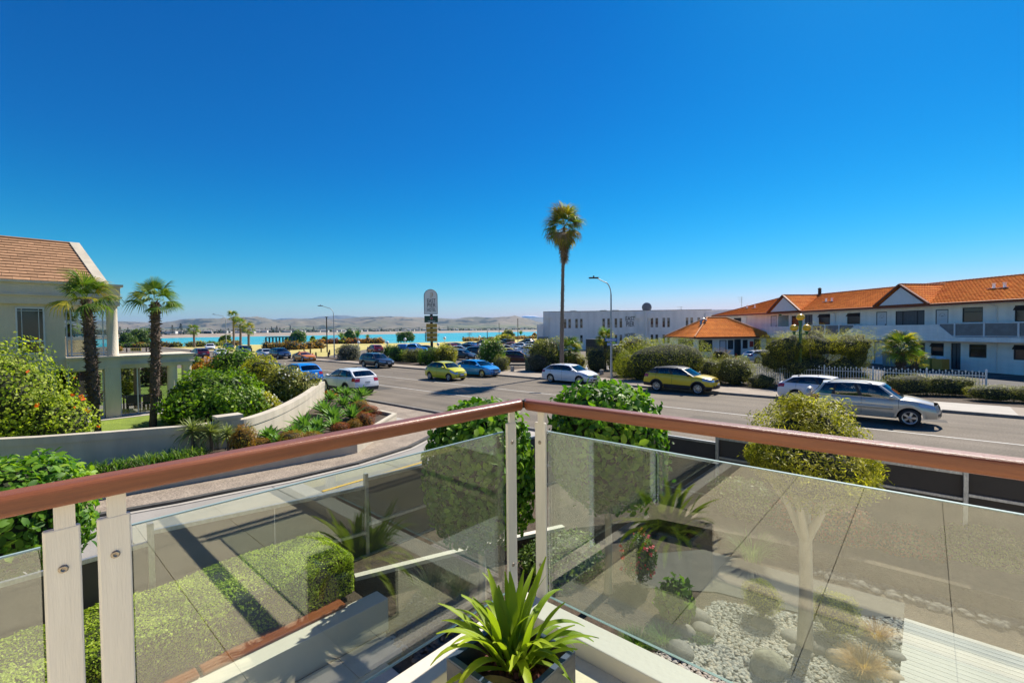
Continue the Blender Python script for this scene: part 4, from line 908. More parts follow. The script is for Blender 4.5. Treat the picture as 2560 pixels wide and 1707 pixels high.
for a, b, np_ in ((-10.5, -3.5, 4), (5.5, 14.2, 4), (21.2, 29, 4)):
    A, Bq = B(a, 0)[0], B(b, 0)[0]; r_ = MB(); g = MB(); zr = B(0, 4.24)[1]
    r_.box(A, Bq, Y_ + .03, Y_ + .1, zr - .06, zr); r_.box(A, Bq, Y_ + .03, Y_ + .1, zm + .08, zm + .13)
    po = (6.9, 9.23, 11.65, 14.1) if a == 5.5 else [a + .8 + (b - a - .9) * i / 3 for i in range(4)]
    for p in po: p = B(p, 0)[0]; r_.box(p - .055, p + .055, Y_ - .02, Y_ + .12, zm, zr + .04)
    rr = r_.build('balustrade', M_white, motel); g.box(A + .1, Bq - .1, Y_ + .05, Y_ + .07, zm + .13, zr - .06); g.build('glass_panel', M_frost, rr)
# exit lamp box over the stair recess
v = MB(); v.box(-15.6, -15.1, -.05, .02, 5.62, 5.8); v.build('exit_light', mat('green_box', (.03, .2, .06), .5), motel)
# reception block
blk = MB(); s1 = -16.4; opw = [(-11.45, -9.44, .75, 2.39), (-8.37, -7.35, .02, 2.3), (-7.12, -6.34, 1.05, 2.3), (-6.16, -5.19, .02, 2.4), (-4.9, -4.17, 1.12, 2.3), (-3.2, -2.2, .02, 2.4)]
wallgrid(blk, -11.75, -1.32, -.05, 2.72, opw, s1 - .25, s1, ax='y'); wallgrid(blk, s1 - 7.3, s1 - .25, -.05, 2.72, [(s1 - 5.2, s1 - .9, .75, 2.39)], -11.75, -11.5); blk.box(s1 - 7.3, s1 - .25, -1.6, -1.32, -.05, 2.72); blk.box(s1 - 7.3, s1 - 7.1, -11.5, -1.6, -.05, 2.72)
rcp = empty('reception_block', motel.location, motel.rotation_euler.z, 'low white reception block with pyramid orange tiled roof at the far end of the motel', 'building')
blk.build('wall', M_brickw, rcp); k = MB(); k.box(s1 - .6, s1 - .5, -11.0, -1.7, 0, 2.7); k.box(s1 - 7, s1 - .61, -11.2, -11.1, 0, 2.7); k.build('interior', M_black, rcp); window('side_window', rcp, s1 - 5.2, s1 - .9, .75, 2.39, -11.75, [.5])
for a, b, z0, z1 in opw:
    f = MB(); f.box(s1 - .12, s1 + .02, a, a + .07, z0, z1); f.box(s1 - .12, s1 + .02, b - .07, b, z0, z1); f.box(s1 - .12, s1 + .02, a + .07, b - .07, z1 - .07, z1)
    if z0 > .5: f.box(s1 - .12, s1 + .02, a + .07, b - .07, z0, z0 + .06)
    fo = f.build('window_frame' if z0 > .5 else 'door_frame', M_frame, rcp); p = MB(); p.box(s1 - .08, s1 - .05, a + .07, b - .07, z0, z1 - .07)
    wh = (a == -8.37); p.build('door' if wh else 'pane', MATS['white_door'] if wh else M_pane, fo)
e0, e1, f0, f1 = -12.45, -.6, s1 + .7, s1 - 8.0; ap = (-8.0, -5.1, s1 - 3.65, 5.5); ze = 2.78
rt = MB()
for (P0, U_, cor, rise) in (((f0, e0, ze), (0, 1, 0), (e1 - e0, ap[0] - e0, e1 - ap[1]), f0 - ap[2]), ((f1, e0, ze), (1, 0, 0), (f0 - f1, (f0 - f1) / 2, (f0 - f1) / 2), ap[0] - e0), ((f0, e1, ze), (-1, 0, 0), (f0 - f1, (f0 - f1) / 2, (f0 - f1) / 2), e1 - ap[1])):
    Uv = Vector(U_); inw = Vector((-1, 0, 0)) if U_[1] else (Vector((0, 1, 0)) if U_[0] > 0 else Vector((0, -1, 0)))
    Lr = math.hypot(rise, ap[3] - ze); v = (inw * rise + Vector((0, 0, ap[3] - ze))) / Lr; nn = (Vector((0, 0, 1)) * rise - inw * (ap[3] - ze)).normalized()
    tiled(rt, P0, U_, v, nn, Lr, lambda t, c=cor, Lr=Lr: (c[1] * t / Lr, c[0] - c[2] * t / Lr))
ro = rt.build('roof', M_terra, rcp, fix=False)
c = MB()
for e in ((f0, e0), (f0, e1), (f1, e0)): q = (ap[2], ap[0] if e[1] == e0 else ap[1], ap[3] + .05); c.tube([(e[0], e[1], ze + .05), q], .11, 6)
c.tube([(ap[2], ap[0], ap[3] + .05), (ap[2], ap[1], ap[3] + .05)], .11, 6); c.build('ridge_cap', mat('pale_ridge_tile', (.6, .26, .09), .8, var=.2, scale=4), ro)
g = MB(); g.box(f0, f0 + .08, e0, e1, 2.56, 2.80); g.box(f1, f0, e0 - .08, e0, 2.56, 2.8); g.box(f1, f0, e1, e1 + .08, 2.56, 2.8); g.box(f1, f0, e0, e1, 2.68, 2.70, 1); g.build('fascia', [M_fasc, M_white], rcp)
v = MB(); v.tube([(s1 - 2.6, -9.6, 4.1), (s1 - 2.6, -9.6, 5.0), (s1 - 2.6, -9.2, 5.35), (s1 - 2.6, -8.8, 5.0)], .16, 8); v.build('curved_vent', M_steel, rcp)
v = MB(); v.box(s1 + .01, s1 + .05, -3.85, -3.3, 1.3, 2.1); v.build('red_notice_box', mat('red_box', (.45, .03, .02), .5), rcp)
# ---- East Pier hotel block: near frontal white walls
ep = empty('hotel', (-55.64, 71.15, 0), math.atan2(.606, .795), 'white flat roofed hotel wing with narrow paired windows and large outline lettering on its wall', 'building')
e_ = Vector((.795, .606, 0)); en = Vector((-.606, .795, 0)); eo = Vector((-55.64, 71.15, 0))
def EP(px, py):
    d = Vector(ray(px, py)); t = en.dot(eo - Vector((0, 0, EYE))) / en.dot(d); p = Vector((0, 0, EYE)) + d * t; return (p - eo).dot(e_), p.z
M_stucco = mat('pale_grey_stucco', (.84, .80, .76), .85, var=.04, scale=1, streak=(1.1, .07, (1, 1, .12)))
top_ = 7.42; slits = []
for px in (1412.7, 1424, 1441.3, 1453.3, 1509.3, 1521.5, 1539.8, 1552.2, 1630, 1642, 1659.6, 1671.5, 1717.8, 1729.5, 1747, 1759): slits.append(EP(px, 800)[0])
xR_ = EP(1779, 800)[0]; zw0, zw1 = EP(1540, 819)[1], EP(1540, 796)[1]; lz0, lz1 = EP(1540, 858)[1], EP(1540, 837)[1]
so_ = [(s - .24, s + .24, zw0, zw1) for s in slits] + [(s - .24, s + .24, 1.2, lz1) for s in slits if 7 < s]
zc_ = EP(1500, 827)[1]
mb = wallgrid(MB(), 0, xR_, -.1, top_, so_, 0, .3); mb.box(0, .3, .3, 14, -.1, top_); mb.box(0, xR_ + 14, 13.7, 14, -.1, top_); mb.box(xR_, xR_ + 14, .8, 1.1, -.1, 7.45); mb.box(.3, xR_ + 14, .3, 14, top_ - .9, top_ - .8)
s15 = EP(1613, 800)[0]; mb.box(s15 - .05, s15 + .3, -.35, 0, -.1, top_); mb.box(0, s15 - .05, -.05, 0, zc_ - .05, zc_ + .03); mb.box(s15 + .3, xR_, -.05, 0, zc_ - .05, zc_ + .03)
lw = EP(1342.5, 812); mb.box(lw[0], 0, -1, 8, -.1, 4.95) ; mb.build('wall', M_stucco, ep)
mb = MB(); mb.box(-.03, xR_ + .03, -.04, .34, top_, top_ + .09); mb.build('parapet_cap', M_curt, ep)
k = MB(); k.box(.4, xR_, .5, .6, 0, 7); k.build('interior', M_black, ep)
for (a, b, z0, z1) in so_:
    f = MB(); n = 3
    for i in range(4): z = z0 + (z1 - z0) * i / 3; f.box(a, b, .05, .12, z - .03, z + .03)
    f.box(a, a + .04, .05, .12, z0, z1); f.box(b - .04, b, .05, .12, z0, z1); fo = f.build('window', M_curt, ep)
    for i in range(3):
        p = MB(); p.box(a + .04, b - .04, .08, .1, z0 + (z1 - z0) * i / 3 + .03, z0 + (z1 - z0) * (i + 1) / 3 - .03); p.build('pane', (M_pane, M_pane, mat('tan_blind', (.3, .24, .18), .3))[(i + int(a * 7)) % 3], fo)
for px in (1373, 1596, 1622, 1769): s, z = EP(px, 784); f = MB(); f.box(s - .5, s + .5, -.4, -.02, z - .9, z); f.tube([(s, -.2, z - .9), (s, -.12, z - 1.3), (s, -.12, 3.2 if px != 1373 else 2.2)], .07, 6); f.build('rainwater_head', M_stucco, ep)
for px in (1346,): f = MB(); f.box(lw[0] + .2, lw[0] + 2.2, -1.06, -1.0, -.1, 2.6); f.build('garage_door', mat('grey_door', (.2, .2, .2), .6), ep)
for px in (1435, 1512, 1543): s = EP(px, 777)[0]; f = MB(); f.box(s - .6, s + .6, 2, 3, top_ - .6, top_ + .3); f.build('rooftop_unit', M_steel, ep)
s, z = EP(1619, 768); f = MB(); f.lathe([(.001, .1), (.5, .06), (.85, -.05), (.93, -.12)], 24, (s, .6, z), 'y'); f.tube([(s, .8, top_ - .2), (s, .8, z)], .07, 6); f.tube([(s, .5, z), (s - .1, .1, z + .1)], .03, 5); f.build('satellite_dish', mat('grey_dish', (.2, .2, .21), .6), ep)
# right-hand extension seen over the motel roof
def text(body, size, parent, name='lettering', m=None, loc=(0, 0, 0), rot=(0, 0, 0), ext=.01, bold=0., align='CENTER', sx=1.):
    c = bpy.data.curves.new('txt', 'FONT'); c.body = body; c.size = size; c.extrude = ext; c.align_x = align; c.offset = bold; c.space_line = .95
    t_ = bpy.data.objects.new('txt', c); COL.objects.link(t_); bpy.context.view_layer.update()
    me = bpy.data.meshes.new_from_object(t_); bpy.data.objects.remove(t_); me.materials.clear(); me.materials.append(m)
    o = link(bpy.data.objects.new(name, me), parent); o.location = loc; o.rotation_euler = rot; o.scale = (sx, 1, 1); return o
M_let = mat('dark_lettering', (.05, .05, .06), .6)
def outlined(body, size, parent, loc, sx=1.):
    text(body, size, parent, 'lettering', M_let, loc, (math.pi / 2, 0, 0), .012, .012, sx=sx)
for tx, py0, py1 in (('EAST', 801.5, 791), ('PIER', 816, 803.7), ('HOTEL', 842, 832.8), ('RESTAURANT', 850.5, 846.3)):
    a, b = EP(1561.5, py0), EP(1589.5, py0); z0 = b[1]; z1 = EP(1575, py1)[1]; outlined(tx, (z1 - z0) / .70, ep, ((a[0] + b[0]) / 2, -.03, z0), (b[0] - a[0]) / (len(tx) * (z1 - z0) / .70 * (.63 if tx != 'RESTAURANT' else .66)))
# dark slatted bin enclosure in front of the hotel
bp0, bp1 = G(1465, 893), G(1530, 897); en2 = empty('slatted_enclosure', (bp0.x, bp0.y, 0), math.atan2(bp1.y - bp0.y, bp1.x - bp0.x), 'dark brown slatted enclosure between the palms in front of the hotel', 'enclosure'); wd = (bp1 - bp0).length
for k in range(12): f = MB(); f.box(0, wd, -.03, 0, .15 + k * .2, .32 + k * .2); f.build('slat', mat('dark_slat', (.03, .027, .027), .7), en2)
f = MB(); f.box(0, wd, .0, .1, .05, 2.55); f.box(-.05, wd + .05, -.06, 1.5, 2.56, 2.62); f.build('frame', M_curt, en2)
# ---- beige house on the left: faces +X at X = -27
XL = -27.0
def PX(px, py, X): d = Vector(ray(px, py)); t = X / d.x; return d.y * t, EYE + d.z * t
hs_ = empty('neighbour_house', (XL, 0, .3), 0, 'grey beige two storey house with brown shingle roof and columned porch at the left edge', 'building')
M_rd = mat('grey_render', (.60, .53, .42), .9, var=.05, scale=1.4, bump=.015, bscale=22, streak=(1.8, .08, (1, 1, .12)))
M_al = mat('grey_white_frame', (.55, .58, .62), .4, var=.05)
M_shing = mat('brown_shingle', (.36, .21, .12), .95, spec=.15, var=.16, scale=4, objvar=.14, bump=.003)
HO = lambda z: z - .3
mb = wallgrid(MB(), -9, 1.91, -.4, HO(5.28), [(.5, 1.32, HO(3.25), HO(5.14)), (-3.2, -2.2, HO(3.25), HO(5.14))], -.3, 0, ax='y')
mb.box(-9, 0, -9, -8.7, -.4, HO(5.28)); mb.box(-5.2, -.31, 1.66, 1.9, HO(3.0), HO(5.28)); mb.box(-9, -5.2, -8.7, 1.9, -.4, HO(5.28)); mb.box(-5.2, -4.9, 1.91, 3.2, HO(3.0), HO(3.9))
mb.build('wall', M_rd, hs_)
mb = MB(); mb.box(-.45, .12, 1.912, 3.66, HO(2.5), HO(2.98)); mb.box(-5.2, -.45, 1.912, 3.3, HO(2.6), HO(2.92)); mb.box(-.5, .2, 1.91, 3.72, HO(2.98), HO(3.05)); mb.box(-.42, .1, 3.12, 3.64, 0, HO(2.5)); mb.build('porch_wall', M_rd, hs_)
# fascia and cornice
mb = MB(); mb.box(-9, .14, -9, 3.70, HO(5.28), HO(5.62)); mb.box(-9, .22, -9, 3.78, HO(5.62), HO(5.68)); mb.box(-9, .16, -9, 3.72, HO(5.68), HO(6.12)); mb.box(-9, .26, -9, 3.82, HO(6.12), HO(6.22)); mb.build('fascia', M_rd, hs_)
# loggia windows (seen through) and round column
mb = MB()
for y0, y1, z0, z1 in ((.5, 1.32, 3.25, 5.14),):
    for a, b in ((y0, y0 + .05), (y1 - .05, y1)): mb.box(-.12, .03, a, b, HO(z0), HO(z1))
    for z in (z0, z1 - .05, 3.75): mb.box(-.12, .03, y0 + .05, y1 - .05, HO(z), HO(z + .06))
    for y in (y0 + .16, y1 - .18): mb.box(-.1, .0, y, y + .02, HO(z0), HO(z1))
    mb.box(-.1, .0, y0, y1, HO(5.0), HO(5.02))
wf = mb.build('window', M_al, hs_); p = MB(); p.box(-.09, -.07, .55, 1.27, HO(3.3), HO(5.1)); p.build('pane', M_pane, wf)
GL = glassmat('house_glass', (.75, .8, .8), 1.5, 0., .03)
def framed(x, y0, y1, z0, z1, ms, hz_, parent, nm='window'):
    mb = MB()
    for y in [y0, y1 - .045] + [y0 + (y1 - y0) * q for q in ms]: mb.box(x - .05, x + .01, y, y + .045, HO(z0), HO(z1))
    for z in [z0, z1 - .045] + hz_: mb.box(x - .048, x + .008, y0, y1, HO(z), HO(z + .045))
    o = mb.build(nm, M_al, parent); p = MB(); p.box(x - .025, x - .018, y0 + .04, y1 - .04, HO(z0 + .03), HO(z1 - .03)); p.build('pane', GL, o); return o
framed(-.15, 1.95, 3.3, 3.07, 5.26, [.1, .86], [3.8, 3.88, 3.2], hs_, 'loggia_window')
mb = MB(); mb.lathe([(.22, HO(3.05)), (.22, HO(3.1)), (.20, HO(3.12)), (.185, HO(5.2)), (.22, HO(5.28))], 24, (-.14, 3.45, 0)); mb.build('round_column', M_rd, hs_)
mb = MB(); mb.box(-.4, .0, 1.6, 1.9, 0, HO(2.5)); mb.build('pier', M_rd, hs_)
framed(-.1, 1.95, 3.1, .32, 2.48, [.56], [1.35], hs_, 'glazed_door')
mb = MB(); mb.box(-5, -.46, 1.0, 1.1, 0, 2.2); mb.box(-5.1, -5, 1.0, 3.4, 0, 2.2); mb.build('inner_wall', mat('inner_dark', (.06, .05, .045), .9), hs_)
mb = MB(); mb.box(-5, .1, 1.6, 6.6, -.01, .02); mb.build('patio_floor', mat('patio_paving', (.3, .26, .22), .8, var=.1), hs_)
# long porch beam and columns
mb = MB(); bx = .1
mb.box(-2.6, bx, 3.66, 6.44, HO(2.70), HO(2.98)); mb.box(-2.7, bx + .08, 3.67, 6.52, HO(2.98), HO(3.06)); mb.box(-2.6, bx + .05, 3.66, 6.48, HO(2.64), HO(2.7)); mb.box(-2.5, bx - .05, 3.66, 6.40, HO(2.5), HO(2.64)); mb.build('porch_beam', M_rd, hs_)
for y in (5.62, 6.2): mb = MB(); mb.lathe([(.24, 0), (.24, .08), (.22, .1), (.20, HO(2.45)), (.23, HO(2.5))], 24, (-.2, y, 0)); mb.build('round_column', M_rd, hs_)
for y in (4.6, 6.15): mb = MB(); mb.lathe([(.15, 0), (.12, HO(2.5))], 14, (-2.3, y, 0)); mb.build('round_column', M_rd, hs_)
framed(-.2, 3.66, 5.5, .32, 2.5, [.33], [], hs_, 'glazed_screen')
# roof: slope of shingles, each a board, rising away from us
rx = 3.7; (ry0, rz0), (ry1, rz1) = PX(0, 589, XL - rx), PX(173, 610, XL - rx); ez = 6.22; rz = rz1; sl2 = math.hypot(rx, rz - ez); n = 15
rf = empty('roof', (0, 0, 0)); rf.parent = hs_
dv = Vector((-rx, 0, rz - ez)) / sl2; nn = Vector((rz - ez, 0, rx)) / sl2; shm = None
for j in range(n):
    ph = sl2 / n; base = Vector((0, 0, ez - .3)) + dv * (j * ph); yR = 2.98 + (ry1 - 2.98) * (j + .5) / n; y = yR; first = True; off = .25 if j % 2 else 0.
    while y > -3.2:
        wl = .5 + (off if first else 0); first = False; 
        if shm is None:
            m_ = MB(); m_.obox(dv * ph * .5 + nn * .03, dv * ph * .53, Vector((0, .246, 0)), nn * .022); shm = m_.mesh('shingle', M_shing)
        o = link(bpy.data.objects.new('shingle', shm), rf); o.location = base + Vector((0, y - wl / 2, 0)); o.scale = (1, wl / .5, 1); o.rotation_euler = (0, R(-7.5), 0); y -= wl
rb = MB(); rb.slab([(0, -9, ez - .32), (0, 3.02, ez - .32), (-rx, ry1, rz - .32), (-rx, -9, rz - .32)], (0, 0, -.1)); rb.slab([(-2 * rx, -9, ez - .32), (-2 * rx, 3.02, ez - .32), (-rx, ry1, rz - .32), (-rx, -9, rz - .32)][::-1], (0, 0, -.1)); rb.build('roof_deck', mat('roof_underlay', (.06, .035, .025), .9), rf)
rb = MB(); rb.tube([(-rx, -9, rz - .27), (-rx, ry1, rz - .27)], .07, 6); rb.build('ridge_cap', M_shing, rf)
pc = MB(); pc.slab([(.12, 3.0, ez - .28), (.12, 3.36, ez - .28), (-rx, ry1 + .36, rz - .2), (-rx, ry1, rz - .2)], (0, 0, -.5)); pc.slab([(-2 * rx - .1, 3.0, ez - .28), (-2 * rx - .1, 3.36, ez - .28), (-rx, ry1 + .36, rz - .2), (-rx, ry1, rz - .2)][::-1], (0, 0, -.5)); pc.build('gable_coping', M_render, hs_)
# outdoor table, chairs and planter on the porch
tb = empty('patio_table', (XL - 1.2, 4.35, .32), 0, 'wooden outdoor table under the porch of the beige house', 'table')
f = MB(); f.box(-.5, .5, -.45, .45, .70, .74); f.build('tabletop', mat('weathered_wood', (.35, .28, .2), .8, var=.2), tb)
for x in (-.42, .42):
    for y in (-.38, .38): f = MB(); f.box(x - .03, x + .03, y - .03, y + .03, 0, .7); f.build('leg', MATS['weathered_wood'], tb)
for i, (x, y, rz_, cu) in enumerate(((-.45, 4.15, 0, 0), (-.45, 4.75, 0, 1), (-1.2, 5.1, 1.57, 1))):
    ch = empty('patio_chair', (XL + x, y, .32), rz_, ('dark outdoor chair at the porch table, nearest the rendered pier', 'dark outdoor chair with green cushion on the side of the porch table facing the lawn', 'dark outdoor chair with green cushion at the column end of the porch table')[i], 'chair', 'chairs round the porch table')
    f = MB(); f.box(-.24, .24, -.24, .24, .40, .44); f.build('seat', M_dark, ch); f = MB(); f.box(.2, .24, -.24, .24, .5, .88); f.build('backrest', M_dark, ch)
    if cu: f = MB(); f.box(-.2, .2, -.2, .2, .44, .49); f.build('cushion', mat('green_cushion', (.02, .22, .12), .8), ch)
    for a in (-.21, .21):
        for b in (-.21, .21): f = MB(); f.box(a - .02, a + .02, b - .02, b + .02, 0, .4); f.build('leg', M_dark, ch)
# raised lawn behind the garden wall
sheet('front_lawn', [(-27.2, -8), (-17.2, -8), (-17.0, 2), (-16.6, 4.4), (-17.6, 6.6), (-20, 9.2), (-27.2, 13)], .3, M_lawn, th=.4)
sheet('patio_edging', [(XL - .1, 1.5), (XL + .55, 1.5), (XL + .55, 6.6), (XL - .1, 6.6)], .315, M_conc)
sheet('back_lawn', [(-60, -8), (-27.2, -8), (-27.2, 13.4), (-60, 13.4)], .25, M_lawn, th=.3)
# garden wall: straight run, pier, then sweeping curve
ZT = 1.25
wl = [G(px, py, ZT) for px, py in ((-260, 1108), (-100, 1102), (86, 1093), (270, 1080), (452, 1066), (575, 1052))]
wc = [G(px, py, ZT) for px, py in ((580, 1051), (615, 1047), (655, 1036), (699, 1020), (735, 1003), (767, 985), (788, 970), (803, 958), (811, 953))]
gw = empty('garden_wall', (0, 0, 0), 0, 'long beige rendered garden wall in front of the lawn, ending in a sweeping curve', 'wall')
def ribbon(pts, z0, z1, th, off=0.):
    mb = MB(); q = []
    for i, p in enumerate(pts):
        d = (pts[min(i + 1, len(pts) - 1)] - pts[max(i - 1, 0)]); d.z = 0; d.normalize(); n_ = Vector((-d.y, d.x, 0)); q.append((p + n_ * off, p + n_ * (off + th)))
    for i in range(len(q) - 1):
        a, b = q[i]; c, d = q[i + 1]
        mb.add([(a.x, a.y, z0), (c.x, c.y, z0), (d.x, d.y, z0), (b.x, b.y, z0), (a.x, a.y, z1), (c.x, c.y, z1), (d.x, d.y, z1), (b.x, b.y, z1)], [(4, 5, 6, 7), (0, 1, 5, 4), (3, 7, 6, 2)] + ([(0, 4, 7, 3)] if i == 0 else []) + ([(1, 2, 6, 5)] if i == len(q) - 2 else []))
    return mb
def smooth(pts, k=6):
    out = []
    for i in range(len(pts) - 1):
        p0, p1, p2, p3 = pts[max(i - 1, 0)], pts[i], pts[i + 1], pts[min(i + 2, len(pts) - 1)]
        for j in range(k): t = j / k; out.append(.5 * ((2 * p1) + (-p0 + p2) * t + (2 * p0 - 5 * p1 + 4 * p2 - p3) * t * t + (-p0 + 3 * p1 - 3 * p2 + p3) * t ** 3))
    return out + [pts[-1]]
ribbon(wl, 0, ZT - .22, .2).build('wall_panel', M_render, gw); ribbon(wl, ZT - .215, ZT, .26, -.03).build('coping', M_render, gw)
wcs = smooth(wc); ribbon(wcs, 0, ZT - .25, .24).build('curved_panel', M_render, gw); ribbon(wcs, ZT - .245, ZT, .30, -.025).build('curved_coping', M_render, gw)
pp = wl[-1]; mb = MB(); mb.obox((pp.x - .2, pp.y, .68), (.2, 0, 0), (0, .32, 0), (0, 0, .68)); mb.obox((pp.x - .2, pp.y, 1.37), (.25, 0, 0), (0, .37, 0), (0, 0, .05)); mb.build('pier', M_render, gw)
gp = G(718, 990, 0); mb = MB(); mb = MB(); ptop = G(697, 925, 1.5); mb.obox((ptop.x, ptop.y, .72), (.32, 0, 0), (0, .32, 0), (0, 0, .72)); mb.obox((ptop.x, ptop.y, 1.5), (.42, 0, 0), (0, .42, 0), (0, 0, .06)); pr = mb.build('gate_pier', M_render); tag(pr, 'square beige gate pier with flat cap beside the blue car', 'pier')
# planter bed with low wall
bedw = [Vector(p) for p in ((-15.3, -3, 0), (-14.95, 1.6, 0), (-14.5, 4.5, 0), (-14.05, 7.9, 0), (-16.75, 11.25, 0), (-18.1, 11.3, 0))]
pw = empty('planter_wall', (0, 0, 0), 0, 'low beige planter wall along the driveway below the aloes', 'wall')
ribbon(bedw, 0, .48, .16).build('wall_panel', M_render, pw); ribbon(bedw, .483, .55, .19, -.015).build('coping', M_render, pw)
sheet('planter_soil', [(-17.5, -3), (-15.4, -3), (-14.7, 4.5), (-14.25, 7.85), (-16.8, 11.1), (-18.2, 11.15), (-25, 14.2), (-26, 13.2), (-22, 9.9), (-18.4, 6.8), (-16.6, 5)], .42, M_soil, th=.4)
# ---------------------------------------------------------------- the balcony we stand on
FL = 2.775; RT = 3.73
M_wood = mat('oiled_handrail_timber', (.16, .048, .018), .34, col2=(.27, .088, .032), scale=2.2, stretch=(1, 22, 22), fine=(90, .16), bump=.0004, bscale=200)
M_wood2 = mat('oiled_handrail_timber_long', (.16, .048, .018), .34, col2=(.27, .088, .032), scale=2.2, stretch=(22, 1, 22), fine=(90, .16), bump=.0004, bscale=200)
M_alu = mat('worn_painted_aluminium', (.72, .68, .59), .45, var=.05, scale=9, stretch=(6, 6, .5), bump=.0008, bscale=60)
M_gl = glassmat('balustrade_glass', (.90, .95, .91), 1.62, 0., .085)
M_gledge = mat('glass_edge', (.26, .36, .35), .4)
M_tile = mat('pale_balcony_tile', (.80, .70, .50), .6, var=.06, scale=2.2, fine=(30, .06), objvar=.03)
M_ledge = mat('cream_parapet_paint', (.62, .58, .49), .6, var=.03, scale=2, bump=.0012, bscale=50)
hr = empty('handrail', (-1.3875, 1.6175, RT), 0, 'reddish brown timber handrail running round the balcony corner', 'handrail')
for nm, m, box in (('left_rail', M_wood2, (-.0325, .0325, -4.6, -.004)), ('right_rail', M_wood, (.006, 4.6, -.0325, .0325))):
    mb = MB()
    if nm == 'left_rail': mb.slab([(-.0325, -4.6, -.046), (.0325, -4.6, -.046), (.0325, -.0385, -.046), (-.0325, .0265, -.046)], (0, 0, .046))
    else: mb.slab([(.0385, -.0325, -.046), (4.6, -.0325, -.046), (4.6, .0325, -.046), (-.0265, .0325, -.046)], (0, 0, .046))
    o = mb.build('rail', m, hr, bevel=.013); o.modifiers['bevel'].segments = 4
mb = MB(); mb.obox((0, 0, -.024), (.046, .046, 0), (-.0025, .0025, 0), (0, 0, .018)); mb.build('corner_joint', M_dark, hr)
def baluster(x, y, along, label, top=3.63, bot=2.70):
    t = empty('balustrade_post', (x, y, 0), 0 if along == 'x' else math.pi / 2, label, 'post', 'balustrade posts'); mb = MB(); mb.box(-.03, .03, -.007, .007, bot, top); mb.build('flat_bar', M_alu, t, bevel=.004)
    mb = MB(); mb.box(-.012, .022, -.006, .006, top - .02, RT - .047); mb.build('neck', M_alu, t)
    for z in (3.54, 2.98):
        mb = MB(); mb.lathe([(.001, .0085), (.0035, .0085), (.004, .0105), (.0075, .0108), (.009, .007)], 14, (0, 0, z), 'y'); mb.build('screw', mat('screw_steel', (.35, .30, .24), .35, metal=.8), t)
        if along == 'y': mb = MB(); mb.lathe([(.001, -.0085), (.0035, -.0085), (.004, -.0105), (.0075, -.0108), (.009, -.007)], 14, (0, 0, z), 'y'); mb.build('screw', MATS['screw_steel'], t)
    return t
baluster(-1.40, 1.545, 'y', 'cream flat steel post left of the balcony corner'); baluster(-1.295, 1.63, 'x', 'cream flat steel post right of the balcony corner')
baluster(-1.40, .170, 'y', 'right-hand post of the close pair at the left of the balcony'); baluster(-1.40, .083, 'y', 'left-hand post of the close pair at the left of the balcony')
baluster(.42, 1.63, 'x', 'cream post just past the right edge of the view'); baluster(.50, 1.63, 'x', 'second cream post past the right edge of the view')
def pane(x0, x1, y0, y1, z0, z1, label):
    t = empty('glass_panel', ((x0 + x1) / 2, (y0 + y1) / 2, 0), 0, label, 'glass panel', 'balustrade glass panels'); cx, cy = t.location.x, t.location.y
    mb = MB(); mb.box(x0 - cx, x1 - cx, y0 - cy, y1 - cy, z0, z1); mb.build('glass', M_gl, t)
    e = MB(); d = .0006; e.box(x0 - cx - d, x1 - cx + d, y0 - cy - d, y1 - cy + d, z1 + .0005, z1 + .003); e.build('edge', M_gledge, t); e = MB(); e.box(x0 - cx - d, x1 - cx + d, y0 - cy - d, y1 - cy + d, z0 - .003, z0 - .0005); e.build('edge', M_gledge, t); return t
pane(-1.425, -1.415, .205, 1.515, 2.85, 3.588, 'clear glass balustrade panel left of the corner, hedge behind it'); pane(-1.425, -1.415, -1.3, .05, 2.85, 3.588, 'clear glass balustrade panel at the far left edge')
pane(-1.268, .39, 1.645, 1.655, 2.835, 3.588, 'large clear glass balustrade panel right of the corner, gravel garden behind it')
o = MB(); o.box(-1.37, 5, 1.48, 1.60, 2.45, 2.845); o.box(-1.37, -1.255, -4, 1.477, 2.45, 2.845); ob = o.build('balcony_parapet', M_ledge, bevel=.004); struct(ob)
bf = sheet('balcony_slab', [(-1.255, -4), (5, -4), (5, 1.48), (-1.255, 1.48)], FL - .012, mat('tile_grout', (.20, .175, .135), .9), th=.25)
tm = None; bt = empty('balcony_floor', (0, 0, FL - .012)); struct(bt)
for i in range(13):
    for j in range(12):
        if tm is None: t_ = MB(); t_.box(-.2232, .2232, -.2232, .2232, 0, .012); tm = t_.mesh('floor_tile', M_tile)
        o = link(bpy.data.objects.new('floor_tile', tm), bt); o.location = (-1.255 + .225 + i * .45, 1.48 - .225 - j * .45, .0)
# our own house behind the camera (mirrored in the glass)
M_own = mat('cream_house_wall', (.66, .62, .52), .8, var=.04, scale=1.2)
own = empty('own_house', (0, 0, 0), 0, 'cream rendered house with glazed doors behind the balcony, mirrored in the glass', 'building')
mb = wallgrid(MB(), -9.5, 8, -.2, 6.2, [(-8, -5.4, .1, 2.2), (-4.4, -2.0, .1, 2.2), (1.4, 4.4, 2.8, 5.0)], -3.9, -3.6); mb.box(-1.2, 8, -3.6, 1.2, -.2, 2.4); mb.build('wall', M_own, own)
for s0, s1, z0, z1 in ((-8, -5.4, .1, 2.2), (-4.4, -2.0, .1, 2.2), (1.4, 4.4, 2.8, 5.0)):
    mb = MB()
    for x in (s0, (s0 + s1) / 2 - .06, (s0 + s1) / 2 + .06, s1 - .09): mb.box(x, x + .09, -3.68, -3.60, z0, z1)
    mb.box(s0, s1, -3.68, -3.61, z1 - .12, z1); mb.box(s0, s1, -3.68, -3.61, z0, z0 + .1); f = mb.build('door_frame', M_al, own)
    p = MB(); p.box(s0 + .05, s1 - .05, -3.66, -3.64, z0 + .05, z1 - .05); p.build('pane', M_pane, f)
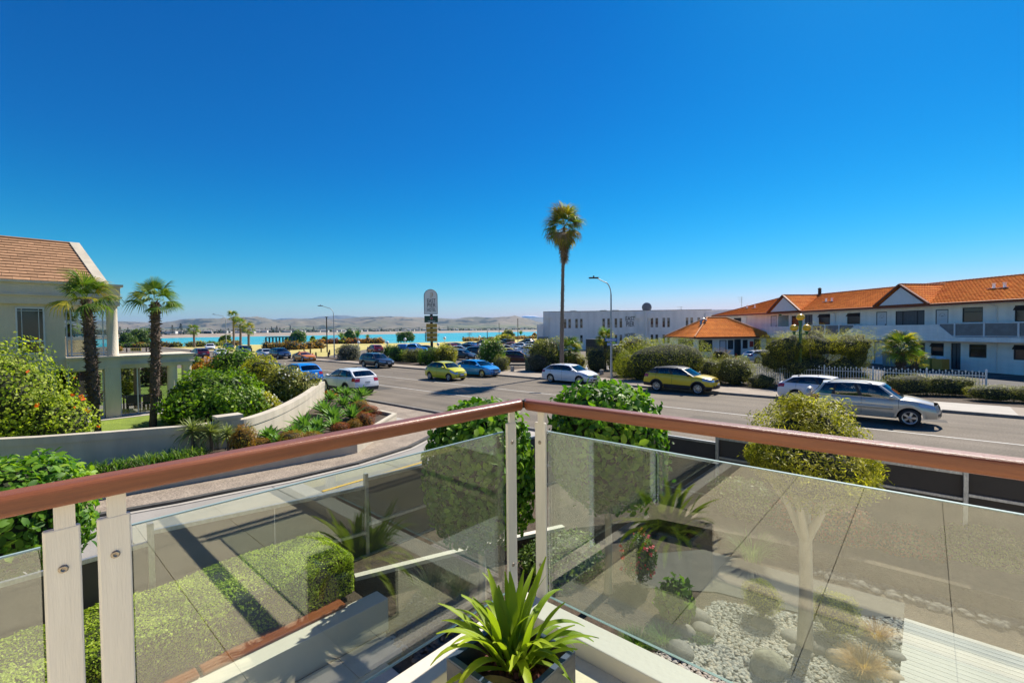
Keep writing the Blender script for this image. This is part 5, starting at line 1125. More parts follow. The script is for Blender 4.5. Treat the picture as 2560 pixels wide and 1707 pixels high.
# ---- pot plant on the balcony floor
pot = empty('pot_plant', (-.94, 1.03, FL), 0, 'strap leaved clivia plant in a square slate blue pot on the balcony floor', 'pot plant')
M_slate = mat('blue_grey_slate', (.055, .062, .075), .45, col2=(.12, .115, .11), scale=9, bump=.002, bscale=40); M_lip = mat('blue_slate_lip', (.045, .07, .11), .35)
mb = MB(); w_ = .14
for x0, x1, y0, y1 in ((-w_, w_, -w_, -w_ + .018), (-w_, w_, w_ - .018, w_), (-w_, -w_ + .018, -w_ + .018, w_ - .018), (w_ - .018, w_, -w_ + .018, w_ - .018)): mb.box(x0, x1, y0, y1, 0, .272)
mb.build('pot', M_slate, pot)
mb = MB()
for x0, x1, y0, y1 in ((-w_, w_, -w_, -w_ + .018), (-w_, w_, w_ - .018, w_), (-w_, -w_ + .018, -w_ + .018, w_ - .018), (w_ - .018, w_, -w_ + .018, w_ - .018)): mb.box(x0, x1, y0, y1, .273, .28)
mb.build('pot_rim', M_lip, pot)
mb = MB(); mb.box(-w_ + .019, w_ - .019, -w_ + .019, w_ - .019, .1, .215); sb = mb.build('soil', mat('red_brown_bark', (.06, .018, .012), .9, col2=(.16, .055, .035), scale=60, bump=.004, bscale=90), pot)
cb = MB(); rr_ = random.Random(4)
for k in range(150):
    x, y = rr_.uniform(-.115, .115), rr_.uniform(-.115, .115); r0 = rr_.uniform(.004, .013); cb.lathe([(.001, -r0), (r0 * .8, -r0 * .5), (r0, 0), (r0 * .7, r0 * .6), (.001, r0)], 6, (x, y, .217 + rr_.uniform(0, .008)))
o = cb.build('bark_chips', MATS['red_brown_bark'], sb); o['kind'] = 'stuff'
lm_ = [L_strap]
for k in range(74):
    q = k / 74; az = k * 2.399 + rr_.uniform(-.3, .3); inner = q > .58
    if not inner and math.cos(az + .83) > .5 and k % 3: continue        # few leaves hang over the front corner
    el = R(rr_.uniform(52, 84) if inner else rr_.uniform(25, 66)); Ln = rr_.uniform(.20, .31) if not inner else rr_.uniform(.22, .34); dr = rr_.uniform(.3, 1.3) if inner else rr_.uniform(1.2, 2.3)
    me = blade_mesh('leaf', [((0, 0, 0), az, el, Ln, rr_.uniform(.014, .024), dr, 12, .4, rr_.uniform(-.4, .4), 5.)], L_strap)
    o = link(bpy.data.objects.new('leaf', me), pot); c = rr_.choice((-.03, 0, .035)); o.location = (.02 * math.cos(az) + c - .025, .02 * math.sin(az) + rr_.uniform(-.03, .03) + .03, .215)
for k, az in enumerate((-.9, -2.2)):
    me = blade_mesh('leaf', [((0, 0, 0), az, .5, .24, .028, 2.6, 8, .5)], mat('dead_leaf_orange', (.5, .24, .06), .6, var=.3, scale=30)); o = link(bpy.data.objects.new('leaf', me), pot); o['label'] = 'withered orange leaf'; o.location = (.05, -.02, .215)
# ---------------------------------------------------------------- front garden below
sheet('garden_soil', [(-7.0, -8), (9, -8), (9, 10.5), (-6.9, 10.5)], .0, M_soil)
M_gfloor = mat('garden_paving', (.36, .34, .29), .75, col2=(.44, .42, .36), scale=3, fine=(40, .1), objvar=.07)
gp_ = empty('courtyard_paving', (0, 0, 0)); struct(gp_); pm = None
for i in range(8):
    for j in range(12):
        if pm is None: t_ = MB(); t_.box(-.245, .245, -.345, .345, 0, .03); pm = t_.mesh('paving_slab', M_gfloor)
        y = 3.05 - j * .7 - (.35 if i % 2 else 0); o = link(bpy.data.objects.new('paving_slab', pm), gp_); o.location = (-5.1 + i * .5, y, .005)
# curved concrete path through the garden
sheet('garden_path', [(-2.35, 7.25), (-3.3, 6.6), (-4.0, 7.3), (-3.0, 8.5), (-1.6, 8.6), (-.2, 8.75), (-.2, 8.3), (-.7, 7.9), (-1.2, 7.5)], .012, mat('dark_garden_path', (.085, .078, .065), .85, var=.15, scale=4))
wp = empty('planter_box', (-5.54, 0, 0), 0, 'low cream rendered planter wall in front of the clipped box hedge', 'planter'); mb = MB(); mb.box(-.14, .14, -5, 3.45, 0, .43); mb.build('wall', M_ledge, wp, bevel=.006)
for y0, y1 in ((1.36, 2.98), (-.3, 1.33), (-2, -.33)): mb = MB(); mb.box(-.40, -.10, y0, y1, .434, .468); mb.build('timber_cap', M_wood2, wp, bevel=.012)
w2 = [Vector((-6.35, 3.5, 0)), Vector((-5.5, 5.8, 0)), Vector((-5.0, 7.0, 0))]
ow = ribbon(w2, 0, .36, .12).build('planter_wall', M_ledge); tag(ow, 'low cream wall of the planting bed beside the street fence', 'wall')
sheet('planting_bed', [(-6.95, 3.4), (-6.35, 3.5), (-5.5, 5.8), (-4.9, 7.2), (-3.9, 8.6), (-1.2, 9.1), (4, 9.3), (4, 10.5), (-6.9, 10.5)], .3, M_soil, th=.3)
# hedge
def box_hedge(name, x0, x1, y0, y1, z0, z1, n, size, lm, label, r=.12, seed=0, rz=0, origin=None, group=None):
    t = empty(name, origin or ((x0 + x1) / 2, (y0 + y1) / 2, 0), rz, label, 'hedge', group)
    cx, cy = ((x0 + x1) / 2, (y0 + y1) / 2); hx, hy, hz = (x1 - x0) / 2, (y1 - y0) / 2, (z1 - z0) / 2
    g = np.random.default_rng(seed); A = np.array([hy * hz, hy * hz, hx * hz, hx * hz, hx * hy]); A = A / A.sum(); fc = g.choice(5, n, p=A); u = g.uniform(-1, 1, (n, 2)); P = np.zeros((n, 3)); Nn = np.zeros((n, 3))
    for k, (ax, sg) in enumerate(((0, 1), (0, -1), (1, 1), (1, -1), (2, 1))):
        m_ = fc == k; oth = [a for a in range(3) if a != ax]; P[m_, ax] = sg; P[m_, oth[0]] = u[m_, 0]; P[m_, oth[1]] = u[m_, 1]; Nn[m_, ax] = sg
    h = np.array([hx, hy, hz]); Q = P * h; inner = np.sign(Q) * np.maximum(np.abs(Q) - (h - r), 0) * np.array([1, 1, 1]); base = np.clip(Q, -(h - r), h - r); dlt = Q - base; ln = np.linalg.norm(dlt, axis=1, keepdims=True)
    k3 = ln > r; dlt = np.where(k3, dlt / np.maximum(ln, 1e-6) * r, dlt); Q = base + dlt; Nn = unit(dlt + Nn * .05)
    wob = (noise2(Q[:, 0] * 3 + Q[:, 2] * 2 + 40, Q[:, 1] * 3 + 40, seed) - .5) * .07; Q = Q + Nn * (wob[:, None] - g.uniform(0, size * 1.2, (n, 1)))
    Q[:, 2] += (z0 + z1) / 2
    if origin: Q[:, 0] += cx; Q[:, 1] += cy
    o = link(bpy.data.objects.new('foliage', leaf_mesh('foliage', Q, Nn, size, [lm], LEAF_Q, up=.2)), t)
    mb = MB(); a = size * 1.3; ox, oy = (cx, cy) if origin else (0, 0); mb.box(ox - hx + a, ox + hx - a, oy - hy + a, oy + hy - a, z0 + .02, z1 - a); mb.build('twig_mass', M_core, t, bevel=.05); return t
box_hedge('box_hedge', -7.0, -5.84, -3, 3.25, .40, 1.0, 90000, .024, L_box, 'clipped rectangular box hedge with small pale green leaves behind the low cream wall', seed=5)
mb = MB(); mb.box(-7.02, -5.7, -3, 3.3, 0, .36); struct(mb.build('hedge_bed', M_soil))
# street fence: dark panels, galvanised rails and posts
M_panel = mat('dark_brown_fence_sheet', (.060, .050, .040), .7, var=.1, scale=1.5)
fn = empty('street_fence', (0, 0, 0), 0, 'dark brown sheet fence with galvanised posts and rails between garden and driveway', 'fence')
def bay(p, q, za, zb, low=.28, mid=None, seam=True):
    p, q = Vector((*p, 0)), Vector((*q, 0)); d = (q - p).normalized(); n_ = Vector((-d.y, d.x, 0))
    for a, b in (((0, .5), (.5, 1)) if seam else ((0, 1),)):
        a_, b_ = p.lerp(q, a), p.lerp(q, b); a_ = a_ + d * .004; b_ = b_ - d * .004; ha = za + (zb - za) * a; hb = za + (zb - za) * b; f = MB(); f.slab([a_ + Vector((0, 0, low)), b_ + Vector((0, 0, low)), b_ + Vector((0, 0, hb - .03)), a_ + Vector((0, 0, ha - .03))], n_ * .012); f.build('panel', M_panel, fn)
    for z, o_, w_ in ((0, 0, .05), (-(mid or .75), -.03, .045), (low + .02 - za, -.03, .05)):
        f = MB(); f.beam(p + Vector((0, 0, za + z)) - n_ * o_ * -1, q + Vector((0, 0, zb + z if z != low + .02 - za else low + .02)) - n_ * o_ * -1, w_, w_); f.build('rail', M_steel, fn)
def post(x, y, z):
    f = MB(); f.box(x - .032, x + .032, y - .032, y + .032, 0, z); f.build('post', M_steel, fn, bevel=.006)
bays = [((-7.1, -4.4), (-7.1, -1.6), 1.42, 1.42), ((-7.1, -1.6), (-7.1, 1.2), 1.47, 1.47), ((-7.1, 1.2), (-6.95, 4.05), 1.60, 1.45), ((-6.95, 4.05), (-6.9, 7.0), 1.58, 1.52), ((-6.9, 7.0), (-6.7, 10.3), 1.55, 1.5)]
for b in bays: bay(*b)
for x, y, z in ((-7.1, -1.6, 1.58), (-7.1, 1.2, 1.72), (-6.95, 4.05, 1.68), (-6.9, 7.0, 1.66), (-6.7, 10.4, 1.64)): post(x, y, z)
fx = [-6.7, -3.4, .50, 3.4, 6.4]
for a, b, z in ((-6.7, -3.4, 1.50), (-3.4, .50, 1.62), (.50, 3.4, 1.70), (3.4, 6.4, 1.72)): bay((a, 10.55), (b, 10.55), z, z, mid=.42)
for x in fx[1:]: post(x, 10.5, 1.70)
# topiary and trees in the garden
def std_tree(name, x, y, z0, cz, rad, n, size, lm, label, leaf, trunk_h, r0, m, seed, amp=.06, pw=2.3, forks=3, **kw):
    t = empty(name, (x, y, z0), 0, label, 'tree'); crown('crown', t, (0, 0, cz), rad, n, size, lm, leaf, amp, .22, seed, 20, 12., -1., pw, .25, .8, **kw)
    mb = MB(); r = random.Random(seed); mb.tube([(0, 0, -.1), (.01, .02, trunk_h * .5), (0, 0, trunk_h)], [r0 * 1.25, r0, r0 * .95], 12)
    for k in range(forks):
        a = k * 6.283 / forks + r.uniform(-.3, .3); e = Vector((math.cos(a) * rad[0] * .55, math.sin(a) * rad[1] * .55, trunk_h + (cz + rad[2] * .2 - trunk_h) * .8)); mb.tube([(0, 0, trunk_h * .92), Vector((e.x * .35, e.y * .35, trunk_h + (e.z - trunk_h) * .4)), e], [r0 * .8, r0 * .55, r0 * .2], 8)
    mb.build('trunk', m, t); return t
std_tree('topiary_tree', -4.93, 4.75, 0, 1.93, (.80, .80, 1.1), 5200, .105, L_big, 'clipped standard tree with large glossy leaves left of the balcony corner', LEAF_O, .92, .055, M_palebark, 31)
std_tree('topiary_tree', -3.61, 6.17, 0, 2.3, (.86, .86, .98), 5000, .105, L_big, 'clipped dome of large glossy leaves rising above the rail right of the corner', LEAF_O, 1.4, .055, M_palebark, 32)
ft = std_tree('feathery_tree', -1.10, 6.65, 0, 2.38, (.94, .94, .44), 19000, .05, L_yel, 'small spreading tree with feathery yellow green foliage and pale forked trunk', LEAF_N, 1.5, .075, M_palebark, 33, amp=.3, pw=1.9, forks=4)
crown('crown', ft, (.02, .05, 2.68), (.66, .68, .5), 12000, .05, L_yel, LEAF_N, .32, .4, 35, 22, 14., up=.6, core=.6)
crown('crown', ft, (-.08, .08, 3.0), (.28, .3, .3), 3400, .05, L_yel, LEAF_N, .4, .5, 36, 14, 10., up=.8, core=.4)
std_tree('topiary_tree', -9.6, .05, 0, 1.45, (.95, .95, .9), 4200, .11, L_big, 'glossy leaved clipped tree at the left edge beyond the street fence', LEAF_O, .8, .05, M_palebark, 34)
# gravel: three thousand separate rounded pebbles
def pebbles(name, poly, n, r, z, m, label_kind='stuff', seed=0, flat=.5):
    g = np.random.default_rng(seed); xs = [p[0] for p in poly]; ys = [p[1] for p in poly]; out = []
    def inside(x, y):
        c = False; j = len(poly) - 1
        for i in range(len(poly)):
            if (poly[i][1] > y) != (poly[j][1] > y) and x < (poly[j][0] - poly[i][0]) * (y - poly[i][1]) / (poly[j][1] - poly[i][1]) + poly[i][0]: c = not c
            j = i
        return c
    while len(out) < n:
        x, y = g.uniform(min(xs), max(xs)), g.uniform(min(ys), max(ys))
        if inside(x, y): out.append((x, y))
    T = [(0, 0, 1), (0, 0, -1)] + [(math.cos(a), math.sin(a), 0) for a in np.arange(6) * math.pi / 3] + [(.62 * math.cos(a), .62 * math.sin(a), .75) for a in np.arange(6) * math.pi / 3 + .5]
    T = np.array(T); Fc = [(2 + i, 2 + (i + 1) % 6, 8 + i) for i in range(6)] + [(2 + (i + 1) % 6, 8 + (i + 1) % 6, 8 + i) for i in range(6)] + [(8 + i, 8 + (i + 1) % 6, 0) for i in range(6)]
    a = g.uniform(0, 6.28, n); s_ = np.stack([r * g.uniform(.7, 1.6, n), r * g.uniform(.6, 1.1, n), r * flat * g.uniform(.6, 1.1, n)], 1); V = T[None] * s_[:, None, :]
    tl = g.normal(0, .22, (n, 1)); V[:, :, 2] += V[:, :, 0] * tl; X = V[:, :, 0] * np.cos(a)[:, None] - V[:, :, 1] * np.sin(a)[:, None]; Y = V[:, :, 0] * np.sin(a)[:, None] + V[:, :, 1] * np.cos(a)[:, None]
    o3 = np.array(out); V = np.stack([X + o3[:, 0:1], Y + o3[:, 1:2], V[:, :, 2] + z + g.uniform(-.3, .7, n)[:, None] * r * flat], 2); F = (np.array(Fc)[None] + (np.arange(n) * len(T))[:, None, None]).reshape(-1, 3)
    o = link(bpy.data.objects.new(name, np_mesh(name, V.reshape(-1, 3), F, [m], smooth=True))); o['kind'] = 'stuff'; return o
def stonemat(name, cols):
    m = leafmat(name, cols, .65, .0, .4); return m
M_peb = stonemat('river_pebbles', [(.08, .08, .075), (.20, .19, .17), (.32, .31, .28), (.36, .30, .23), (.44, .42, .38)]); M_pebd = stonemat('dark_pebbles', [(.03, .03, .035), (.07, .065, .06), (.13, .11, .09)])
pebbles('gravel', [(-2.5, 5.0), (-.2, 5.0), (-.2, 8.25), (-.7, 7.85), (-1.2, 7.45), (-2.3, 7.0)], 7500, .024, .02, M_peb, seed=1)
pebbles('brown_gravel', [(-2.6, 1.75), (3, 1.75), (3, 5.2), (-2.5, 5.2)], 6500, .026, .02, stonemat('brown_pebbles', [(.10, .07, .05), (.2, .15, .11), (.3, .24, .18)]), seed=2)
pebbles('dark_pebble_strip', [(-5.3, 3.3), (-1.5, 3.3), (-2.6, 5.0), (-3.4, 4.6), (-4.4, 4.3), (-5.9, 4.4)], 2600, .038, .02, M_pebd, seed=3)
pebbles('dark_edge_stones', [(-1.5, 8.75), (3, 8.95), (3, 9.25), (-1.5, 9.05)], 260, .07, .03, M_pebd, seed=4)
M_rock = mat('lichened_boulder', (.13, .12, .09), .85, col2=(.30, .28, .21), scale=9, bump=.01, bscale=30); M_rockd = mat('grey_boulder', (.12, .11, .10), .8, col2=(.22, .20, .175), scale=6, bump=.004, bscale=20)
def boulder(px, py, r, label, m=M_rockd, sx=1.2, sz=.7, seed=0, ang=0., rough=.1):
    p = G(px, py, .05); g = np.random.default_rng(seed); mb = MB(); P = []
    for i in range(11):
        th = math.pi * i / 10; row = []
        for j in range(16):
            ph = 2 * math.pi * j / 16; d = np.array([[math.sin(th) * math.cos(ph), math.sin(th) * math.sin(ph), math.cos(th)]]); q = 1 + lumps(d, 10, rough, 3., seed)[0]; row.append((d[0, 0] * r * sx * q, d[0, 1] * r * q, d[0, 2] * r * sz * q))
        P.append(row)
    mb.grid(P, 0, True, closed=True); o = mb.build('boulder', m, loc=(p.x, p.y, r * sz * .45)); o.rotation_euler = (0, 0, ang); tag(o, label, 'rock', 'garden boulders'); return o
boulder(1740, 1545, .17, 'upper smooth grey boulder beside the leafy clump at the gravel edge', seed=1); boulder(1758, 1575, .13, 'lower smooth grey boulder touching the larger one at the gravel edge', seed=2)
boulder(1716, 1580, .11, 'small brown grey boulder between the mossy patch and the grass clump', seed=3, sz=.9); boulder(1700, 1625, .15, 'rounded grey boulder nearest the parapet below the grass clump', seed=4)
boulder(1925, 1668, .20, 'large rough lichen covered boulder standing in the pebbles', M_rock, 1.2, 1.0, 5, .4, .34)
boulder(1912, 1522, .10, 'pale oval stone left of the yellow green shrub', seed=6); boulder(1905, 1560, .12, 'pale stone shaded by the yellow green shrub', seed=7)
boulder(2170, 1585, .15, 'dark flat oval boulder under the small golden grass tuft', seed=8, sz=.45); boulder(2125, 1560, .17, 'white grey stone right of the yellow green shrub', seed=9, sz=.5)
boulder(2105, 1645, .15, 'pale brown boulder left of the large golden grass tuft', mat('tan_boulder', (.36, .28, .2), .8, var=.15, scale=6), seed=10, sz=.7); boulder(2240, 1640, .10, 'grey stone between golden grass and timber deck', seed=11); boulder(2235, 1690, .09, 'small tan stone beside the timber deck edge', MATS['tan_boulder'], seed=12)
for k, (px, py, r) in enumerate(((2040, 1610, .16), (1985, 1590, .14), (2000, 1625, .12))): boulder(px, py, r, ('shaded brown boulder right of the tree foot', 'shaded boulder at the foot of the tree', 'half buried shaded boulder below the tree foot')[k], seed=20 + k, sz=.5)
shrub('mounded_shrub', G(1905, 1545, .0), (.26, .26, .26), 5200, .022, L_yel, 'small yellow green mounded shrub left of the tree trunk', seed=41, leaf=LEAF_N, h=.3); shrub('mounded_shrub', G(2085, 1590, .0), (.34, .34, .27), 7000, .022, L_yel, 'larger yellow green mounded shrub right of the tree trunk', seed=42, leaf=LEAF_N, h=.3)
for px, py, n, L_, lb, sd_ in ((2192, 1600, 420, .26, 'small golden fountain grass near the deck corner', 1), (2160, 1690, 900, .34, 'large golden fountain grass beside the timber deck', 2)): tuft('golden_grass', G(px, py, .02), n, L_, .004, L_gold, lb, spread=.07, seed=sd_, group='golden grasses in the pebbles')
for k, (px, py, n, L_, m, lb) in enumerate(((1590, 1620, 420, .24, L_grass, 'silvery striped grass clump below the broad leaved plant'), (1660, 1600, 300, .2, L_grass, 'green grass clump next to the mossy patch'), (1080, 1490, 200, .5, L_mondo, 'thin dark grass in front of the cream wall, left clump'), (1150, 1490, 380, .42, L_mondo, 'dense dark grass at the foot of the topiary tree'), (1880, 1400, 260, .6, L_grass, 'tall pale grass behind the tree, seen through the glass'))):
    tuft('grass_clump', G(px, py, .02), n, L_, .006, m, lb, spread=.14, seed=10 + k, group='grass clumps in the garden')
for k, (px, py) in enumerate(((1440, 1610), (1500, 1650), (1560, 1690), (1620, 1705))):
    tuft('border_grass', G(px, py, .02), 240, .22, .01, L_grass, ('low green border grass nearest the balcony corner', 'second border grass clump from the corner under the glass edge', 'third border grass clump from the corner under the glass edge', 'fourth border grass clump beside the brown gravel')[k], spread=.2, seed=30 + k, group='border grasses below the parapet')
shrub('leafy_clump', G(1690, 1545, 0), (.26, .26, .28), 520, .10, L_gloss, 'broad leaved green clump with glossy pointed leaves beside the boulders', seed=51, leaf=LEAF_O, h=.25, core=.5)
shrub('flowering_climber', G(1600, 1460, 0), (.28, .28, .42), 2600, .035, L_dark, 'dark flowering bush with pink and red blooms behind the pot reflection', seed=52, h=.4, dots=(70, .05, leafmat('red_pink_flowers', [(.5, .02, .05), (.7, .12, .2), (.6, .03, .02)], .5, .3), 'flower'))
shrub('ground_shrub', G(2040, 1330, .3), (1.0, .5, .5), 7200, .05, leafmat('leaf_reddish', [(.06, .08, .02), (.16, .13, .04), (.42, .08, .05), (.2, .22, .05)], .5, .3), 'reddish green low shrubs in the bed under the street fence', seed=53, h=.2)
shrub('ground_shrub', G(2330, 1290, .3), (1.0, .45, .6), 7200, .05, L_olive, 'olive green shrubs in the bed at the right under the fence', seed=54, h=.3)
shrub('ground_shrub', G(2260, 1400, .1), (.6, .4, .42), 4200, .05, MATS['leaf_reddish'], 'reddish bush lower down in the bed, seen through the right glass', seed=58, h=.25)
shrub('ground_shrub', G(2460, 1430, .1), (.7, .4, .5), 5200, .05, L_gloss, 'green bush above the dark edge stones at the right', seed=59, h=.3)
shrub('ground_shrub', G(1860, 1290, .3), (.7, .45, .5), 4200, .05, L_dark, 'dark green shrub under the fence left of the feathery tree trunk', seed=60, h=.3)
shrub('ground_shrub', G(2170, 1225, .3), (.45, .35, .35), 1800, .06, L_dark, 'dark climbing plant at the fence foot beside the feathery tree', seed=55, h=.45, leaf=LEAF_O)
shrub('ground_shrub', G(1400, 1420, .0), (.8, .8, .35), 4200, .05, L_dark, 'dark low ground cover under the balcony corner', seed=56, h=.15)
shrub('moss_mound', G(1745, 1600, 0), (.2, .14, .06), 2200, .012, L_grass, 'mossy green cushion between the boulders and pebbles', seed=57, h=.04, core=.8)
# timber deck
dk = empty('timber_deck', (-.19, 8.2, 0)); tag(dk, 'weathered pale grey timber deck at the right below the glass', 'deck'); dm = None
for k in range(48):
    if dm is None: t_ = MB(); t_.box(0, 4.2, -.042, .042, .03, .06); dm = t_.mesh('deck_board', mat('bleached_decking', (.40, .39, .36), .8, col2=(.54, .52, .48), scale=4, stretch=(.4, 9, 4), objvar=.08, bump=.001))
    o = link(bpy.data.objects.new('deck_board', dm), dk); o.location = (0, -.05 - k * .092, 0)
mb = MB(); mb.box(-.02, 4.2, -4.5, 0, -.02, .012); mb.build('joist', M_dark, dk)
# ---------------------------------------------------------------- street furniture
def street_lamp(p, top, reach, side, label, r=.075, heads=1):
    t = empty('street_lamp', (p.x, p.y, p.z), 0, label, 'street lamp', 'curved arm street lamps'); h = top - p.z; d = Vector(side).normalized(); pts = [(0, 0, 0), (0, 0, h * .45), (0, 0, h * .83)]
    for k in range(1, 7): a = math.pi / 2 * k / 6; q = reach * .45; pts.append(tuple(d * q * (1 - math.cos(a)) * 1. + Vector((0, 0, h * .83 + h * .13 * math.sin(a)))))
    pts.append(tuple(d * reach + Vector((0, 0, h)))); m = MB(); m.tube(pts, [r * 1.25, r, r * .75] + [r * .5] * 6 + [r * .4], 10); m.tube([(0, 0, 0), (0, 0, .5)], r * 1.5, 10); m.build('pole', mat('galvanised_pole', (.36, .38, .40), .5, metal=.5, var=.12, scale=4), t)
    e = d * (reach + .25) + Vector((0, 0, h + .02)); m = MB(); s_ = Vector((-d.y, d.x, 0)); m.obox(e, d * .36, s_ * .13, (0, 0, .05)); m.tube([e + Vector((0, 0, .05)), e + Vector((0, 0, .16))], .06, 8); m.build('lamp_head', M_dark, t, bevel=.03); return t
side = -_r0
p = G(1528.5, 951, .12); lampA = street_lamp(p, ztop(p, 1500, 696), 1.05, side, 'tall grey curved street lamp carrying the blue street name signs')
p = G(836, 894, .1); street_lamp(p, ztop(p, 810, 765), 1.7, side, 'grey curved street lamp beside the black pole at left centre'); p = G(566, 868, 0); street_lamp(p, ztop(p, 545, 786), 3.0, side, 'distant grey curved street lamp behind the round seaside shrub', .1)
def name_sign(px0, py0, px1, py1, body, label):
    c = lampA.location; zt = ztop(c, 1528, py0); zb = ztop(c, 1528, py1); k = fwd((c.x, c.y, 4)) / FPX; r_ = Vector(_r0); x0 = (px0 - 1529) * k; x1 = (px1 - 1529) * k; n_ = -Vector(_f0)
    t = empty('street_name_sign', (c.x, c.y, 0), math.atan2(r_.y, r_.x), label, 'street sign'); m = MB(); m.box(x0, x1, -.115, -.09, zb, zt); m.build('board', mat('street_sign_blue', (.005, .16, .55), .4), t)
    h = (zt - zb) * .62; o = text(body, h / .7, t, 'lettering', M_white, ((x0 + x1) / 2, -.118, zb + (zt - zb) * .2), (math.pi / 2, 0, 0), .003, .004); wdt = max(v.co.x for v in o.data.vertices) - min(v.co.x for v in o.data.vertices); o.scale = ((x1 - x0) * .86 / wdt, 1, 1)
name_sign(1513, 845.5, 1543, 853, 'NELSON QUAY', 'bright blue street name board on the tall lamp post, upper of two'); name_sign(1518, 856.5, 1528, 863.5, 'QUAY 2', 'smaller darker blue board below the street name board')
def black_pole(px, pyb, pyt, label, z=0., r=.08, head=True):
    p = G(px, pyb, z); t = empty('park_light', (p.x, p.y, z), 0, label, 'light pole', 'black park light poles'); h = ztop(p, px, pyt) - z; m = MB(); m.tube([(0, 0, 0), (0, 0, h - .15)], [r, r * .8], 8); m.build('pole', M_dark, t)
    if head: m = MB(); m.tube([(0, 0, h - .15), (0, 0, h - .02)], [r * .8, r * 2.6], 8); m.tube([(0, 0, h - .02), (0, 0, h)], r * 3.2, 8); m.build('lamp_head', M_dark, t)
for px, b, tp, lb, r, hd in ((818, 880, 792, 'tallest black park light pole beside the grey street lamp', .13, 1), (1295, 857, 797, 'black park light with flared head left of the hotel', .12, 1), (1248, 843, 808, 'slim black park light standing by the low seaside tree', .16, 1), (1218.5, 851, 826, 'short black post on the seafront right of the direction post', .16, 0), (1343.5, 862, 820, 'black pole in front of the hotel corner', .1, 1), (1158, 850, 840, 'short black stump on the seafront grass', .3, 0)): black_pole(px, b, tp, lb, 0, r, hd)
# globe lamps in the planting beds
M_globe = mat('white_globe', (.75, .76, .76), .3)
for k, (px, pt, pb, zz) in enumerate(((897, 854, 889, .1), (969, 854, 893, .1), (1013, 847, 872, .0), (1096, 858, 898, .1), (1112, 844, 868, .0), (1199.5, 860, 895, .1), (1199, 841, 862, 0), (1310, 862, 890, 0))):
    p = G(px, pb, zz); t = empty('globe_lamp', (p.x, p.y, zz), 0, ('leftmost white globe lamp beside the grey leaved bush', 'white globe lamp left of the dark blue pick-up', 'far white globe lamp on the grass by the seaside tree', 'white globe lamp among bushes left of the green car roof', 'far white globe lamp right of the hotel pylon sign', 'white globe lamp in front of the dark blue parked car', 'far white globe lamp above the car park, near the road signs', 'white globe lamp above the maroon four wheel drive')[k], 'globe lamp', 'white globe lamps in the car park beds')
    h = ztop(p, px, pt); m = MB(); m.tube([(0, 0, 0), (0, 0, h - zz - .3)], .055, 8); m.build('post', M_globe, t); r_ = .2 * max(1, fwd(p) / 62); m = MB(); m.lathe([(.001, -r_)] + [(r_ * math.cos(a), r_ * math.sin(a)) for a in np.linspace(-1.3, 1.3, 9)] + [(.001, r_)], 14, (0, 0, h - zz - .12)); m.build('globe', M_globe, t)
# green column with three yellow globes
t = empty('globe_lamp', (-6.25, 35.65, 0), math.atan2(_r0[1], _r0[0]), 'green lamp column with three yellow globes above the motel shrubs', 'lamp post'); M_gpost = mat('green_lamp_paint', (.015, .14, .055), .45)
m = MB(); m.tube([(0, 0, 0), (0, 0, 4.35)], [.11, .085], 12); m.tube([(0, 0, 4.35), (0, 0, 4.45)], .13, 12); m.tube([(-.42, 0, 3.55), (.42, 0, 3.55)], .035, 8); m.build('column', M_gpost, t)
for x, z in ((0, 4.68), (-.42, 3.98), (.42, 3.98)):
    m = MB(); r_ = .255; m.lathe([(.001, -r_ * .8)] + [(r_ * math.cos(a), r_ * .85 * math.sin(a)) for a in np.linspace(-1.2, 1.3, 10)] + [(.001, r_ * .86)], 20, (x, 0, z)); m.build('globe', mat('yellow_globe', (.85, .50, .03), .3), t)
    if x: m = MB(); m.tube([(x, 0, 3.55), (x, 0, 3.75)], [.05, .13], 10); m.build('globe_holder', M_gpost, t)
# hotel pylon sign
p = G(1080, 897, .1); D_ = fwd(p) / FPX; ps = empty('hotel_sign', (p.x, p.y, 0), math.atan2(_r0[1], _r0[0]) + .12, 'tall arched white and gold hotel pylon sign with a green panel', 'sign')
def SZ(py): return ztop(p, 1080, py)
def SX(px): return (px - 1081) * D_
M_sign = mat('sign_white', (.88, .87, .84), .4); M_sgold = mat('sign_gold', (.72, .42, .05), .5); M_sgreen = mat('sign_green', (.005, .06, .03), .4)
m = MB(); m.box(-.18, .18, -.12, .12, 0, SZ(783)); m.build('pole', M_black, ps)
x0, x1 = SX(1064), SX(1096.5); R_ = (x1 - x0) / 2; cx = (x0 + x1) / 2; zt = SZ(724.5); zb = SZ(785.5); arc = [(cx + R_ * math.cos(a), -.3, zt - R_ + R_ * math.sin(a)) for a in np.linspace(0, math.pi, 21)]
m = MB(); m.slab([(x0, -.3, zb), (x1, -.3, zb)] + arc, (0, .6, 0)); m.build('arched_panel', M_sign, ps)
m = MB(); ed = [(x1, -.32, zb)] + [(q[0], -.32, q[2]) for q in arc] + [(x0, -.32, zb), (x1, -.32, zb)]; m.tube(ed, .035, 5); m.build('panel_trim', M_curt, ps)
txm = mat('sign_dark_text', (.03, .03, .035), .5)
for tx, y0, y1 in (('EAST', 757.5, 747.5), ('PIER', 768, 758.5), ('HOTEL', 778.5, 770.5)):
    z0, z1 = SZ(y0), SZ(y1); o = text(tx, (z1 - z0) / .70, ps, 'lettering', txm, (SX(1081.5), -.325, z0), (math.pi / 2, 0, 0), .006, .0); w_ = max(v.co.x for v in o.data.vertices) - min(v.co.x for v in o.data.vertices); o.scale = (SX(1091.5) / w_ - SX(1071.5) / w_, 1, 1)
m = MB(); cz = SZ(737)
